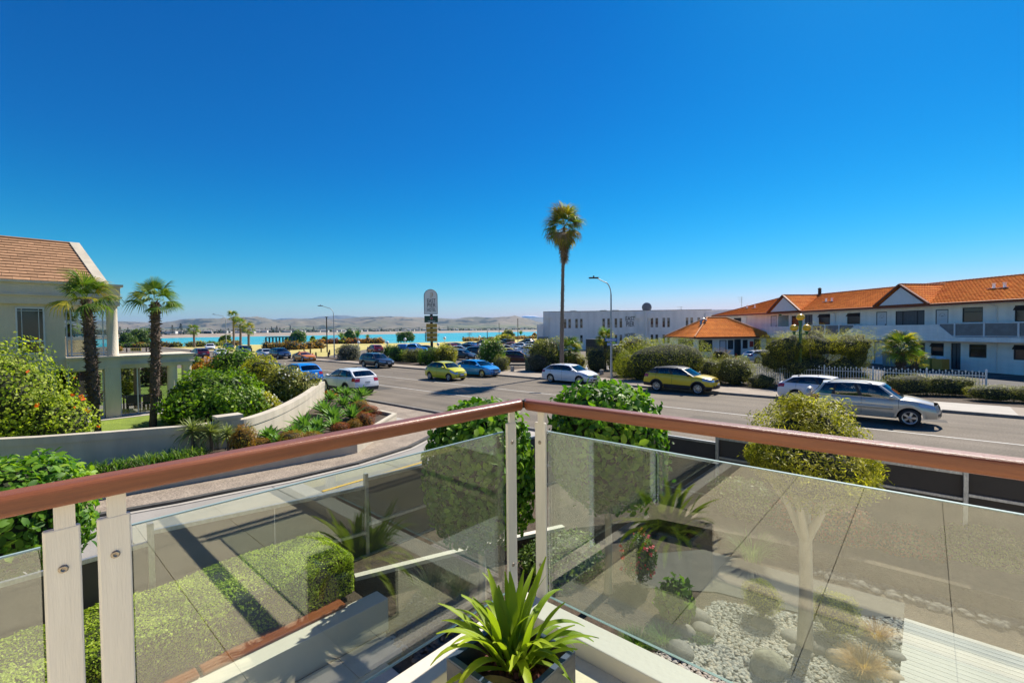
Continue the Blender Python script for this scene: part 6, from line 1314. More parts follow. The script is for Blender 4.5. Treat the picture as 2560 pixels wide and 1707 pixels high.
for r0, sx in ((.30, .55), (.17, .6)): m.tube([(SX(1081.5) + r0 * sx * math.cos(a) + .05, -.33, cz + r0 * math.sin(a)) for a in np.linspace(-1.5, 1.6, 12)], .025, 4)
m.tube([(SX(1081) - .02, -.33, cz - .42), (SX(1081) - .02, -.33, cz + .3)], .025, 4); m.tube([(SX(1081) - .14, -.33, cz - .4), (SX(1081) + .1, -.33, cz - .4)], .02, 4); m.build('emblem', mat('emblem_gold', (.6, .36, .08), .5), ps)
m = MB(); m.box(SX(1064), SX(1097), -.28, .28, SZ(806), SZ(789.5)); o = m.build('green_panel', M_sgreen, ps)
m = MB(); pts = []; cz = SZ(795.5)
for k in range(10): a = math.pi / 2 + k * math.pi / 5; r0 = .26 if k % 2 == 0 else .105; pts.append((SX(1081.5) + r0 * math.cos(a), -.30, cz + r0 * math.sin(a)))
m.slab(pts, (0, -.012, 0)); m.build('star', mat('star_red', (.5, .01, .015), .5), o); m = MB(); m.tube(pts + [pts[0]], .018, 4); m.build('star_outline', M_white, o)
oo = text('Heineken', .26, o, 'lettering', M_white, (SX(1081.5), -.29, SZ(804.5)), (math.pi / 2, 0, 0), .006, .006)
m = MB(); m.box(SX(1068.6), SX(1094.9), -.1, .06, SZ(853.2), SZ(809.2)); m.build('backing_panel', M_sign, ps)
for k, tx in enumerate(('Restaurant', 'Conference', 'Accommodation', 'Weddings')):
    z1 = SZ(809.5 + k * 11.75); z0 = SZ(809.5 + k * 11.75 + 8.6); m = MB(); m.box(SX(1068.5), SX(1095), -.2, .1, z0, z1); o = m.build('gold_panel', M_sgold, ps); t_ = text(tx, (z1 - z0) * .62, o, 'lettering', txm, (SX(1082), -.21, z0 + (z1 - z0) * .28), (math.pi / 2, 0, 0), .005, .0)
m = MB(); m.box(SX(1068.3), SX(1068.5) - .2 + .18, -.18, .5, SZ(853), SZ(810)); m.box(SX(1064.5), SX(1066), .1, .6, SZ(853), SZ(829)); m.build('side_box', M_black, ps)
# chevron board on the roundabout
p = G(340, 882, 0); t = empty('chevron_sign', (p.x, p.y, 0), math.atan2(_r0[1], _r0[0]), 'yellow board with black chevrons pointing left on the far grass', 'road sign'); k = fwd(p) / FPX; x0, x1 = -13.5 * k, 13.5 * k; z0, z1 = ztop(p, 340, 877.5), ztop(p, 340, 869.5)
m = MB(); m.box(x0, x1, -.02, .02, z0, z1); m.build('board', mat('chevron_yellow', (.75, .48, .03), .5), t); zc = (z0 + z1) / 2
for i in range(4):
    m = MB(); xx = x0 + (x1 - x0) * (.12 + i * .22); wv = (x1 - x0) * .09; hh = (z1 - z0) * .42
    m.add([(xx, -.03, zc), (xx + wv, -.03, zc + hh), (xx + wv * 2.0, -.03, zc + hh), (xx + wv, -.03, zc), (xx + wv * 2.0, -.03, zc - hh), (xx + wv, -.03, zc - hh)], [(0, 3, 2, 1), (0, 5, 4, 3)]); m.build('chevron', M_black, t, fix=False)
m = MB(); m.box(x0 + .3, x0 + .4, .02, .08, 0, z0); m.box(x1 - .4, x1 - .3, .02, .08, 0, z0); m.build('leg', M_steel, t)['kind'] = 'stuff'
# finger post by the sea
p = G(1173, 849, 0); t = empty('finger_post', (p.x, p.y, 0), math.atan2(_r0[1], _r0[0]), 'grey finger post with three arms against the turquoise water', 'signpost'); k = fwd(p) / FPX; m = MB(); m.tube([(0, 0, 0), (0, 0, ztop(p, 1173, 831))], .15, 6); m.build('post', M_steel, t)
for a, b, y in ((-6, 0, 835.5), (0, 6.5, 832.5), (0, 6.5, 836.2)): m = MB(); z = ztop(p, 1173, y); m.box(a * k, b * k, -.05, .05, z - .12, z + .12); m.build('arm', M_steel, t)
# utility cabinet, concrete bollards, timber bollards, green bin
p0 = G(1308, 924, .12); t = empty('utility_cabinet', (p0.x + 1.0, p0.y + .25, .1), 0, 'dark green utility cabinet beside the maroon car at the car park entrance', 'cabinet'); m = MB(); m.box(-.72, .72, -.3, .3, 0, 1.28); m.build('body', mat('cabinet_green', (.012, .06, .042), .5), t, bevel=.03); m = MB(); m.box(-.76, .76, -.34, .34, 1.283, 1.33); m.build('lid', M_curt, t, bevel=.01)
m = MB(); m.box(-.3, -.22, -.306, -.30, .85, 1.1); m.build('sticker', mat('yellow_sticker', (.7, .55, .05), .5), t)
for k, (px, py, h) in enumerate(((1281, 928, .48), (1504, 936, .42))): p = G(px, py, .12); m = MB(); m.box(-.14, .14, -.12, .12, 0, h); o = m.build('bollard', M_conc, loc=(p.x, p.y, .12), bevel=.02); tag(o, ('square concrete bollard at the car park entrance by the blue hatchback', 'small concrete bollard in the bed left of the tall street lamp')[k], 'bollard')
for k, (px, py) in enumerate(((615, 880), (629, 880), (760, 877), (776, 884), (790, 894.5), (821, 894.5), (803, 880), (824, 887), (366, 879), (317, 880))):
    p = G(px, py, 0); m = MB(); r_ = .13; m.tube([(0, 0, 0), (0, 0, .75)], r_, 8); m.tube([(0, 0, .75), (0, 0, .9)], [r_, r_ * .5], 8); o = m.build('bollard', mat('dark_timber', (.05, .035, .025), .9), loc=(p.x, p.y, 0)); tag(o, ('short timber bollard just left of the green bin', 'short timber bollard just right of the green bin', 'timber bollard on the grass above the orange coupe', 'timber bollard right of the orange coupe roof', 'timber bollard on the grass edge right of the orange coupe', 'timber bollard at the foot of the nearer lamp, on the grass', 'timber bollard beside the tallest black pole, left side', 'timber bollard right of the tallest black pole', 'timber bollard right of the chevron board', 'timber bollard left of the chevron board')[k], 'bollard', 'timber bollards on the reserve')
p = G(620.5, 881, 0); m = MB(); m.box(-.45, .45, -.45, .45, 0, 1.25); m.box(-.5, .5, -.5, .5, 1.253, 1.35); o = m.build('litter_bin', mat('bin_green', (.02, .08, .03), .6), loc=(p.x, p.y, 0), bevel=.03); tag(o, 'green litter bin under the right-hand seaside palm', 'bin')
# picnic shelter / jetty railing by the water
p0, p1 = G(665, 860, 0), G(740, 858, 0); d = (p1 - p0) / 9; t = empty('jetty_railing', (0, 0, 0), 0, 'long dark railing of the jetty in front of the water', 'railing')
for i in range(10): m = MB(); q = p0 + d * i; m.box(q.x - .2, q.x + .2, q.y - .2, q.y + .2, 0, 2.3); m.build('post', M_dark, t)
m = MB(); m.beam(p0 + Vector((0, 0, 2.3)), p1 + Vector((0, 0, 2.3)), .3, .3); m.build('rail', M_dark, t)
# white picket fence before the motel
pk = empty('picket_fence', (0, 0, 0), 0, 'white steel picket fence with spear tops between road shrubs and motel', 'fence'); pa, pb = Vector((-10.1, 35.03, 0)), Vector((2.48, 36.6, 0)); n = 92; d = (pb - pa) / n; hm = MB()
hm.box(-.013, .013, -.013, .013, .1, 1.42); hm.slab([(-.05, -.006, 1.42), (.05, -.006, 1.42), (0, -.006, 1.53)], (0, .012, 0)); pm_ = [hm.mesh('picket', M_white)]
hm = MB(); hm.box(-.013, .013, -.013, .013, .1, 1.34); hm.slab([(-.04, -.006, 1.34), (.04, -.006, 1.34), (0, -.006, 1.43)], (0, .012, 0)); pm_.append(hm.mesh('picket_short', M_white)); pst = MB(); pst.tube([(0, 0, 0), (0, 0, 1.5)], .045, 8); pst.tube([(0, 0, 1.5), (0, 0, 1.58)], [.055, .02], 8); pst = pst.mesh('post', M_white)
for i in range(n + 1):
    q = pa + d * i; big = (n - i) % 18 == 0
    if 66 < i < 84 and not big: pass
    o = link(bpy.data.objects.new('post' if big else 'picket', pst if big else pm_[i % 2]), pk); o.location = q; o.rotation_euler = (0, 0, .125)
for z in (1.22, .28): m = MB(); m.beam(pa + Vector((0, 0, z)), pb + Vector((0, 0, z)), .03, .03); m.build('rail', M_white, pk)
# bins and linen trolleys by the motel wall
mr = motel.rotation_euler.z
def mloc(s, y): c, s_ = math.cos(mr), math.sin(mr); return (-3.392 + s * c - y * s_, 62.495 + s * s_ + y * c, 0)
sk = empty('skip_bin', mloc(3.4, -2.0), mr, 'large grey green bin against the motel wall behind the small palm', 'skip'); m = MB(); m.slab([(-1.0, -.6, .1), (1.0, -.6, .1), (1.1, -.6, 1.45), (-1.1, -.6, 1.45)], (0, 1.3, 0)); m.build('body', mat('skip_grey', (.22, .25, .24), .6), sk); m = MB(); m.box(-1.1, 1.1, -.62, .7, 1.453, 1.53); m.build('lid', M_curt, sk)
wb = empty('wheelie_bin', mloc(5.2, -1.6), mr, 'dark wheelie bin between the large bin and the yellow trolley', 'bin'); m = MB(); m.box(-.3, .3, -.3, .3, .1, .95); m.build('body', mat('bin_dark_green', (.02, .05, .045), .6), wb, bevel=.03); m = MB(); m.box(-.34, .34, -.36, .34, .953, 1.02); m.build('lid', M_dark, wb)
for k, (s, c, lb) in enumerate(((6.2, (.55, .42, .08), 'yellow linen trolley with towels by the motel wall'), (7.3, (.62, .30, .04), 'orange linen bag holding white sheets by the motel wall'))):
    b_ = empty('linen_trolley', mloc(s, -1.9), mr, lb, 'trolley'); m = MB(); m.box(-.45, .45, -.4, .4, .12, 1.05); m.build('bag', mat('trolley_cloth_%s' % ('a', 'b')[k], c, .7), b_, bevel=.04)
    m = MB(); [m.lathe([(.001, -.1), (.2, -.06), (.24, .02), (.12, .12), (.001, .15)], 8, (x, y, 1.1)) for x, y in ((-.15, 0), (.2, .1), (.05, -.15))]; m.build('linen', mat('white_linen', (.7, .73, .8), .8), b_)
m = MB(); m.lathe([(.2, 0), (.16, .04), (.05, .1), (.02, .7), (.001, .72)], 12); q = G(1840, 897); o = m.build('traffic_cone', mat('cone_red', (.7, .05, .02), .5), loc=(q.x, q.y, 0)); tag(o, 'red and white traffic cone outside the reception doors', 'cone')
# television aerials behind the motel roof
for px, pb, pt, lb in ((1854, 790, 742, 'television aerial above the left end of the motel roof'), (1703, 790, 766, 'thin aerial on the hotel roof')):
    d0 = ray(px, 820); q = Vector((d0[0], d0[1], 0)) * 95; z0 = EYE + (hor(px) - pb) / FPX * 95; z1 = EYE + (hor(px) - pt) / FPX * 95; t = empty('aerial', (q.x, q.y, 0), math.atan2(_r0[1], _r0[0]), lb, 'aerial'); m = MB(); m.tube([(0, 0, 0), (0, 0, z1)], .05, 5)
    for i, wv in enumerate((.9, .7, .5)): m.beam((-wv, 0, z1 - .15 - i * .45), (wv * .3, 0, z1 - .15 - i * .45), .05, .05)
    m.build('mast', M_steel, t)
# ---------------------------------------------------------------- vegetation placed in the scene
def bush(px, pyb, z, wpx, pyt, n, size, lm, label, leaf=LEAF_Q, amp=.2, seed=0, dots=None, depth=.8, group=None, pw=2.2, bottom=-.6, name='shrub', cat='shrub', nl=14, up=.3, sharp=9.):
    wpx *= 1.06; pyt -= (pyb - pyt) * .08
    """bush standing at image point (px, pyb) on level z, wpx wide, top at pyt"""
    p = G(px, pyb, z); k = fwd(p) / FPX; rx = wpx * k / 2; h = ztop(p, px, pyt) - z; a = math.atan2(_r0[1], _r0[0])
    rz_ = h / (1 + .55); t = shrub(name, (p.x, p.y, z), (rx, rx * depth, rz_), n, size, lm, label, cat, group, leaf, amp, .3, seed, nl, sharp, bottom, dots, pw, up, rz_ * .55); t.rotation_euler = (0, 0, a); return t
# left garden
bush(-34, 1130, .3, 330, 862, 15000, .10, L_lime, 'big bright yellow green bush with a few orange flowers in front of the beige house', LEAF_Q, .2, 101, (26, .10, L_flame), .8, nl=26, sharp=14., bottom=-.9)
bush(140, 1120, .3, 150, 985, 2600, .10, L_lime, 'lower lobe of lime green bush drooping over the left end of the garden wall', LEAF_Q, .16, 102, (8, .16, L_flame), .8)
bush(532, 1050, .3, 250, 938, 11000, .13, L_gloss, 'large dark glossy bush behind the garden wall right of the palms', LEAF_O, .26, 103, None, .85, nl=22, sharp=12., bottom=-.9)
bush(585, 985, .3, 130, 878, 4200, .15, L_gloss, 'tall dark green bush rising behind the glossy bush', LEAF_O, .16, 104, None, .8)
bush(655, 1000, .3, 120, 900, 5200, .11, L_yel, 'yellow green bush between the tall bush and the gate pier', LEAF_Q, .2, 105, None, .8)
bush(725, 1010, .3, 125, 926, 6500, .10, L_olive, 'olive grey twiggy bush spilling towards the curved wall', LEAF_Q, .2, 106, (160, .10, L_white), .8)
bush(660, 1040, .3, 90, 985, 3200, .09, L_yel, 'low yellow and white flowering bush along the curved wall', LEAF_Q, .2, 107, (90, .10, L_white), .8)
bush(520, 965, .3, 75, 900, 1800, .13, L_orange, 'orange leaved bush by the porch columns', LEAF_O, .2, 108, None, .8); bush(492, 930, .3, 40, 896, 900, .14, L_gloss, 'small round green bush beside the last porch column', LEAF_O, .15, 109)
bush(395, 960, .3, 80, 905, 1500, .16, L_purple, 'dark purple leaved shrub behind the porch glass', LEAF_Q, .2, 110); bush(318, 985, .3, 52, 900, 1500, .14, L_olive, 'olive shrub behind the porch glass left of the palm', LEAF_Q, .2, 111)
bush(288, 878, .3, 34, 865, 500, .3, L_rust, 'small rust red shrub beyond the balcony column', LEAF_Q, .2, 112)
palm('fan_palm', G(243, 1085, .3), 5.05, .19, .15, 'left fan palm with hairy dark trunk in front of the beige house', 16, .95, 3, el=(-14, 72), bare=.22, lean=(-.3, -.15)); palm('fan_palm', G(382, 1068, .3), 5.0, .18, .145, 'right fan palm with hairy dark trunk in front of the porch', 14, .92, 8, el=(-14, 70), bare=.24, lean=(.05, .1))
palm('fan_palm', G(180, 1000, .3), 4.3, .12, .1, 'small fan palm seen through the loggia windows', 14, .7, 12)
# aloes, agaves and red shrubs in the planter
for k, (px, py, n, L_, lb) in enumerate(((481, 1080, 64, .62, 'leftmost spiky aloe head against the garden wall'), (527, 1082, 58, .56, 'second spiky aloe head from the left on the wall'), (570, 1088, 54, .52, 'yellowish aloe head, third on the wall'), (610, 1075, 40, .48, 'pale yellow aloe head above the orange tinged bush'))):
    t = rosette('aloe', G(px, py, 1.05 - .06 * k), n + 14, L_ * 1.15, .055, leafmat('aloe_leaf', [(.06, .12, .04), (.14, .2, .07), (.30, .32, .12), (.36, .22, .1)], .45, .25), lb, 'aloe', 'aloes on the garden wall', (-35, 75), 1.1, k)
    m = MB(); m.tube([(0, 0, -.7), (.03, 0, -.3), (0, 0, 0)], [.05, .045, .05], 7); m.build('stem', M_bark, t)
bush(608, 1130, .45, 62, 1070, 1800, .09, L_rust, 'green and orange bush under the pale aloe', LEAF_N, .2, 120)
for k, (px, py, L_) in enumerate(((672, 1098, .42), (700, 1118, .4), (762, 1072, .62), (795, 1078, .5), (812, 1035, .62), (835, 1052, .6), (858, 1015, .55), (880, 1045, .62), (826, 1000, .5), (868, 990, .5), (890, 1012, .55), (850, 985, .45), (738, 1092, .45), (906, 992, .6), (840, 1078, .5), (784, 1098, .42))):
    rosette('agave', G(px, py, .45), 30, L_ * 1.5, .17, L_agave, ('lowest small agave, alone left of the rust shrubs', 'small agave tucked against the rail line left of rust shrubs', 'open agave rosette in front of the curve of the wall', 'agave right of the open rosette, above the rust shrubs', 'large agave against the curved wall', 'large agave in the middle of the bed', 'agave behind the middle of the bed by the wall end', 'large agave left of the tall red shrub', 'far agave at the wall end', 'far agave in front of the white car', 'agave behind the red shrubs', 'farthest pale agave touching the wall end', 'small agave left behind the open rosette', 'tall agave nearest the white car wheel', 'agave between the two round red bushes', 'agave half hidden behind the rust shrubs')[k], 'agave', 'agaves in the planter', (12, 80), .15, 50 + k)
for k, (px, py, w_, pt, lm, lb) in enumerate(((728, 1118, 70, 1078, L_rust, 'long low rust coloured shrub along the rail, left part'), (780, 1110, 66, 1080, L_rust, 'long low rust coloured shrub along the rail, right part'), (848, 1082, 46, 1056, L_red, 'round red bush just above the rail, left one'), (884, 1076, 40, 1048, L_rust, 'round orange brown bush between two red ones'), (912, 1068, 50, 1030, L_red, 'deep red bush beside the bare corner of the planter'), (922, 1038, 52, 1012, L_red, 'red bush behind the deep red one, right end'), (900, 1025, 50, 1002, L_rust, 'tall orange bush behind the red ones'), (652, 1122, 50, 1096, L_rust, 'small orange tinged shrub below the curve of the wall'), (822, 985, 22, 976, L_orange, 'orange shrub at the end of the curved wall, left'), (836, 990, 18, 985, L_orange, 'orange shrub at the end of the curved wall, right'))):
    bush(px, py, .45, w_, pt, 2600, .05, lm, lb, LEAF_N, .14, 140 + k, pw=2.2)
A_ = []
for k in range(1500): A_.append(((-15.85 + random.gauss(0, .2), random.uniform(-2.2, 4.0), .44), random.uniform(0, 6.28), R(random.uniform(45, 80)), random.uniform(.28, .48), .024, random.uniform(1, 2), 5))
link(bpy.data.objects.new('strap_lilies', blade_mesh('strap_lilies', A_, L_grass)))['kind'] = 'stuff'
# bushes of the far verge, left to right
V = [(872, 899, .1, 66, 860, 3200, .16, L_grey, 'grey leaved bush beside the grey street lamp', None), (980, 893, .1, 46, 862, 2200, .13, L_gloss, 'green bush left of the dark blue pick-up', None), (998, 903, .1, 62, 868, 3000, .12, L_gloss, 'green bush with yellow tips in front of the dark blue pick-up', None),
 (1035, 905, .1, 60, 872, 3000, .12, L_olive, 'olive green spreading bush behind the dark wagon', None), (1072, 910, .1, 60, 872, 3400, .12, L_gloss, 'green bush left of the yellow green car', None), (1112, 910, .1, 62, 862, 4000, .12, L_yel, 'rounded flowering bush above the yellow green car roof', (90, .14, L_cream)),
 (1228, 922, .1, 66, 852, 5200, .13, L_gloss, 'tall round bush with cream flowers behind the blue hatchback', (200, .15, L_cream)), (1252, 927, .1, 44, 888, 2400, .10, L_olive, 'lower brownish bush at the car park entrance', None),
 (1362, 926, .1, 88, 842, 5200, .13, L_olive, 'tall grey green bush left of the tall palm trunk', None), (1345, 928, .1, 72, 880, 3800, .08, L_grey, 'bare looking grey twiggy bush beside the utility cabinet', None), (1398, 925, .1, 60, 872, 2600, .11, L_gloss, 'bright green bush under the tall palm', None),
 (1442, 925, .1, 54, 880, 2600, .10, L_yel, 'yellow green bush between the small palm and the street lamp', None), (1488, 928, .1, 60, 868, 3200, .10, L_olive, 'brownish olive bush in front of the dark enclosure', None), (1545, 925, .1, 66, 862, 3400, .11, L_olive, 'olive bush behind the tall street lamp', None),
 (1585, 905, .1, 110, 843, 3200, .14, L_yel, 'yellow green bushes behind the big rounded hedge', None), (1838, 960, .1, 100, 884, 8000, .09, L_olive, 'leafy bush left of the gap in the picket fence', (60, .08, L_white)), (1786, 954, .1, 80, 895, 4600, .09, L_olive, 'ivy covered bush between the big hedge and leafy bush', None), (1800, 925, .1, 60, 872, 1600, .1, L_gold, 'dry golden grasses beside the big rounded hedge', None)]
for k, (px, pb, z, w_, pt, n, sz, lm, lb, dt) in enumerate(V): bush(px, pb, z, w_, pt, n, sz, lm, lb, LEAF_Q if sz > .1 else LEAF_N, .24, 200 + k, dt, .75)
# big rounded hedge: three merging mounds, one plant mass
t = bush(1668, 948, .1, 262, 842, 24000, .10, leafmat('leaf_fine_hedge', [(.03, .045, .008), (.11, .14, .014), (.26, .29, .022), (.42, .40, .035)], .5, .48), 'huge rounded dark hedge with yellow green top behind the yellow car', LEAF_N, .14, 230, None, .5, pw=2.0, bottom=-.95, name='rounded_hedge', cat='hedge', up=.9)
bush(1575, 940, .1, 90, 880, 5200, .10, MATS['leaf_fine_hedge'], 'lower left shoulder of the rounded hedge by the street lamp', LEAF_N, .12, 231, None, .6, pw=2.4, up=.9)
# broad tree behind the picket fence
p = G(2035, 962, .1); t = empty('broad_tree', (p.x, p.y, .1), math.atan2(_r0[1], _r0[0]), 'broad low tree with yellow green crown in front of the motel', 'tree'); k = fwd(p) / FPX
for i, (dx, dz, rx, rz_, n) in enumerate(((-75, 92, 66, 48, 8000), (0, 100, 84, 52, 10000), (75, 98, 72, 50, 8500), (-100, 62, 46, 40, 4500), (98, 68, 48, 46, 4800), (-30, 46, 112, 52, 10000), (60, 40, 80, 42, 5000))):
    crown('crown', t, (dx * k, (i % 2) * .5 - .3, dz * k), (rx * k, rx * k * .8, rz_ * k), n, .085, L_yel if i < 3 else L_olive, LEAF_N, .3, .4, 240 + i, 22, 16., up=.9, core=.6)
m = MB(); stems(m, (0, 0, 0), 1.6, 2.6, 12, .07, 5); m.build('trunk', M_bark, t)
bush(1905, 968, .1, 78, 935, 2600, .08, L_olive, 'dark shrub at the foot of the broad tree, left end', LEAF_N, .25, 250); bush(2130, 962, .1, 90, 925, 2600, .08, L_olive, 'sparse shrub at the foot of the broad tree, right end', LEAF_N, .3, 251)
bush(2238, 958, .1, 70, 915, 3000, .05, L_grey, 'greyish bare twiggy shrub against the picket fence', LEAF_N, .25, 252)
def hedge_run(px0, py0, px1, py1, z, h, th, n, lm, label, seed):
    a, b = G(px0, py0, z), G(px1, py1, z); c = (a + b) / 2; L_ = (b - a).length; ang = math.atan2(b.y - a.y, b.x - a.x)
    return box_hedge('hedge', -L_ / 2, L_ / 2, -th / 2, th / 2, 0, h, n, .075, lm, label, .3, seed, ang, (c.x, c.y, z)) if False else _hr(c, L_, ang, z, h, th, n, lm, label, seed)
def _hr(c, L_, ang, z, h, th, n, lm, label, seed):
    t = empty('hedge', (c.x, c.y, z), ang, label, 'hedge'); q = int(max(2, L_ / 1.3))
    for i in range(q): crown('foliage', t, (-L_ / 2 + L_ * (i + .5) / q, 0, h * .48), (L_ / q * .78, th / 2, h * .55 * random.uniform(.9, 1.08)), n // q, .075, lm, LEAF_N, .16, .3, seed + i, 12, 9., up=.5, pw=2.6, core=.8)
    return t
hedge_run(2225, 985, 2420, 990, .1, 1.12, 1.3, 12000, L_olive, 'long informal hedge in front of the white picket fence', 260); hedge_run(2430, 1000, 2640, 1010, .1, .85, 1.2, 9000, L_olive, 'lower hedge running out of frame at the right', 270); hedge_run(2150, 978, 2215, 982, .1, .8, 1.1, 4000, L_dark, 'dark low hedge behind the silver car bonnet', 280)
# palms of the far side
palm('tall_palm', G(1404, 936, .1), 12.7, .185, .115, 'very tall slender palm with a skirt of dead fronds beside the hotel', 52, 1.22, 5, kind='wash', skirt=34, boot=False, el=(-66, 84), lean=(.35, .15))
boots_ = MB(); boots(boots_, .5, 11.5, lambda z: .185 - .07 * z / 12.7, 420, 9, .09); 
for i, v in enumerate(boots_.v): q = v[2] / 12.7; bend = math.sin(q * 2.2) * .12 * 12.7 / 6; boots_.v[i] = (v[0] + .35 * q + bend * math.cos(5), v[1] + .15 * q + bend * math.sin(5), v[2])
o = boots_.build('leaf_scars', M_ptrunk, bpy.data.objects['tall_palm'], fix=False); o['kind'] = 'stuff'
palm('fan_palm', G(1424, 925, .1), 1.9, .16, .13, 'short bushy fan palm with yellowing fronds beside the tall palm', 26, 1.25, 21, el=(-20, 80)); palm('fan_palm', G(1514, 925, .1), 3.0, .15, .12, 'fan palm behind the street name signs', 26, .95, 22)
palm('fan_palm', G(2252, 955, .1), 2.35, .24, .22, 'stout fan palm in front of the motel by the picket fence', 30, 1.15, 23); palm('fan_palm', G(2284, 948, .1), 1.3, .18, .16, 'small bright fan palm right of the stout one', 14, .95, 24, el=(0, 80))
for px, pb, ptop, lb, sd_ in ((486, 868, 823, 'leftmost of the four seaside palms, standing alone', 31), (584, 866, 786, 'tallest of the four seaside palms', 32), (601, 871, 806, 'middle seaside palm right of the tallest', 33), (622, 872, 819, 'rightmost of the four seaside palms', 34)):
    p = G(px, pb, 0); h = ztop(p, px, ptop) * .93; palm('seaside_palm', p, h, .30, .24, lb, 16, 1.7, sd_, group='seaside palms', boot=False)
# small tree-like shrubs of the seafront
for k, (px, pb, w_, pt, lm, lb) in enumerate(((562, 862, 26, 838, L_dark, 'round dark seaside shrub under the distant lamp'), (746, 856, 46, 828, L_dark, 'broad dark seaside tree above the jetty railing'), (1014, 853, 46, 830, L_dark, 'broad dark seaside tree left of the pylon sign'), (874, 853, 34, 828, L_dark, 'dark seaside bush between two spiky palms'), (1270, 846, 32, 827, L_olive, 'round seaside tree left of the black park light'), (1262, 857, 46, 838, L_yel, 'yellow green bush in front of the round seaside tree'), (348, 866, 60, 826, L_dark, 'large dark seaside tree behind the right fan palm'), (320, 868, 40, 835, L_dark, 'dark seaside bush left of the large seaside tree'), (1336, 846, 12, 834, L_gold, 'small golden bush by the hotel corner'), (718, 857, 8, 846, L_gloss, 'tiny pointed shrub left of the jetty tree'), (782, 857, 9, 843, L_gloss, 'pointed shrub right of the jetty tree'), (810, 858, 10, 844, L_gloss, 'pointed shrub near the black pole'))):
    bush(px, pb, 0, w_, pt, 2200, .5, lm, lb, LEAF_Q, .25, 300 + k, None, .8, name='seaside_shrub')
def nikau(px, pb, pt, label, seed, spread=.9):
    p = G(px, pb, 0); h = ztop(p, px, pt); t = empty('spiky_palm', (p.x, p.y, 0), 0, label, 'palm'); m = MB(); m.tube([(0, 0, 0), (0, 0, h * .3)], h * .05, 8); m.build('trunk', M_ptrunk, t); r = random.Random(seed); A = []
    for i in range(60): A.append(((0, 0, h * .28), i * 2.399, R(r.uniform(48, 84)), h * .8 * r.uniform(.7, 1), h * .05, .5 * spread, 5))
    link(bpy.data.objects.new('frond_crown', blade_mesh('frond_crown', A, L_palm)), t)
for px, pb, pt, lb, sd_ in ((853, 855, 828, 'spiky upright palm left of the dark seaside bush', 1), (895, 853, 822, 'taller spiky upright palm right of the dark seaside bush', 2), (919, 853, 834, 'small spiky upright palm on the seafront grass', 3), (1302, 843, 824, 'spiky upright palm by the black park light near the hotel', 4)): nikau(px, pb, pt, lb, sd_)
def flowerbed(name, pts, w_, h, lms, label, seed):
    t = empty(name, (0, 0, 0), 0, label, 'flower bed'); r = random.Random(seed)
    for i in range(len(pts) - 1):
        a, b = G(*pts[i], 0), G(*pts[i + 1], 0); n = max(2, int((b - a).length / (w_ * .8)))
        for j in range(n):
            q = a.lerp(b, (j + .5) / n); crown('foliage', t, (q.x + r.uniform(-.5, .5), q.y + r.uniform(-.5, .5), h * .3), (w_ * .7, w_ * .6, h * r.uniform(.5, .85)), 240, .42, lms[r.randrange(len(lms))], LEAF_Q, .2, .3, seed + i * 31 + j, core=.8)
flowerbed('coastal_planting', [(290, 869), (400, 868), (520, 866), (600, 862)], 3.2, 1.6, [L_olive, L_rust, L_yel, L_gloss], 'low coastal planting along the seawall at left', 400)
flowerbed('coastal_planting', [(662, 872), (740, 874), (800, 870)], 3.0, 2.0, [L_rust, L_olive, L_rust], 'rust and olive planting bed on the grass left of the black pole', 420)
flowerbed('coastal_planting', [(780, 860), (850, 859), (960, 858)], 2.6, 2.0, [L_rust, L_orange, L_yel, L_red], 'orange and yellow planting bed behind the black pole', 440)
flowerbed('coastal_planting', [(1160, 853), (1215, 851), (1290, 848), (1340, 846)], 2.6, 1.4, [L_rust, L_gold, L_olive], 'low golden planting along the seafront left of the hotel', 460)
# far shore: pines and houses
def pine(px, pb, pt, label, seed):
    d0 = ray(px, 830); q = np.interp(px, [0, 330, 640, 900, 1150, 1420], [430, 560, 760, 1000, 1250, 1800]); p = Vector((d0[0], d0[1], 0)) * float(q) ; p.z = 3
    h = max(4, EYE + (hor(px) - pt) / FPX * fwd(p) - 3); t = empty('norfolk_pine', (p.x, p.y, 3), seed, label, 'pine tree', 'norfolk pines on the far shore'); m = MB(); m.tube([(0, 0, 0), (0, 0, h)], [h * .02, h * .003], 6); m.build('trunk', M_bark, t)
    g = np.random.default_rng(seed); n = 900; zz = g.random(n) ** .8; tier = np.floor(zz * 13) / 13 + .04; rr = (1 - tier) * .30 * h + .02 * h; a = g.integers(0, 7, n) * .897 + tier * 30 + g.normal(0, .16, n); q_ = g.random(n) ** .6
    P = np.stack([np.cos(a) * rr * q_, np.sin(a) * rr * q_, h * (.06 + tier * .92 + q_ * (1 - tier) * .05)], 1); Nn = np.tile([0, 0, 1.], (n, 1)); link(bpy.data.objects.new('crown', leaf_mesh('crown', P, Nn, h * .05, [L_pine], LEAF_Q, up=.2)), t)
PN = [(72, 840, 800), (300, 838, 816), (320, 838, 818), (431, 837, 812), (452, 837, 808), (491, 837, 816), (664, 834, 819), (679, 834, 816), (692, 833, 814), (700, 833, 818), (726, 832, 814), (784, 832, 815), (875, 831, 818), (925, 830, 819), (1004, 829, 818), (1048, 828, 817), (1098, 828, 816), (1120, 828, 815), (1131, 828, 819), (1152, 828, 821), (1160, 828, 820), (1165, 828, 821), (973, 829, 821), (985, 829, 821), (840, 831, 820), (955, 830, 820)]
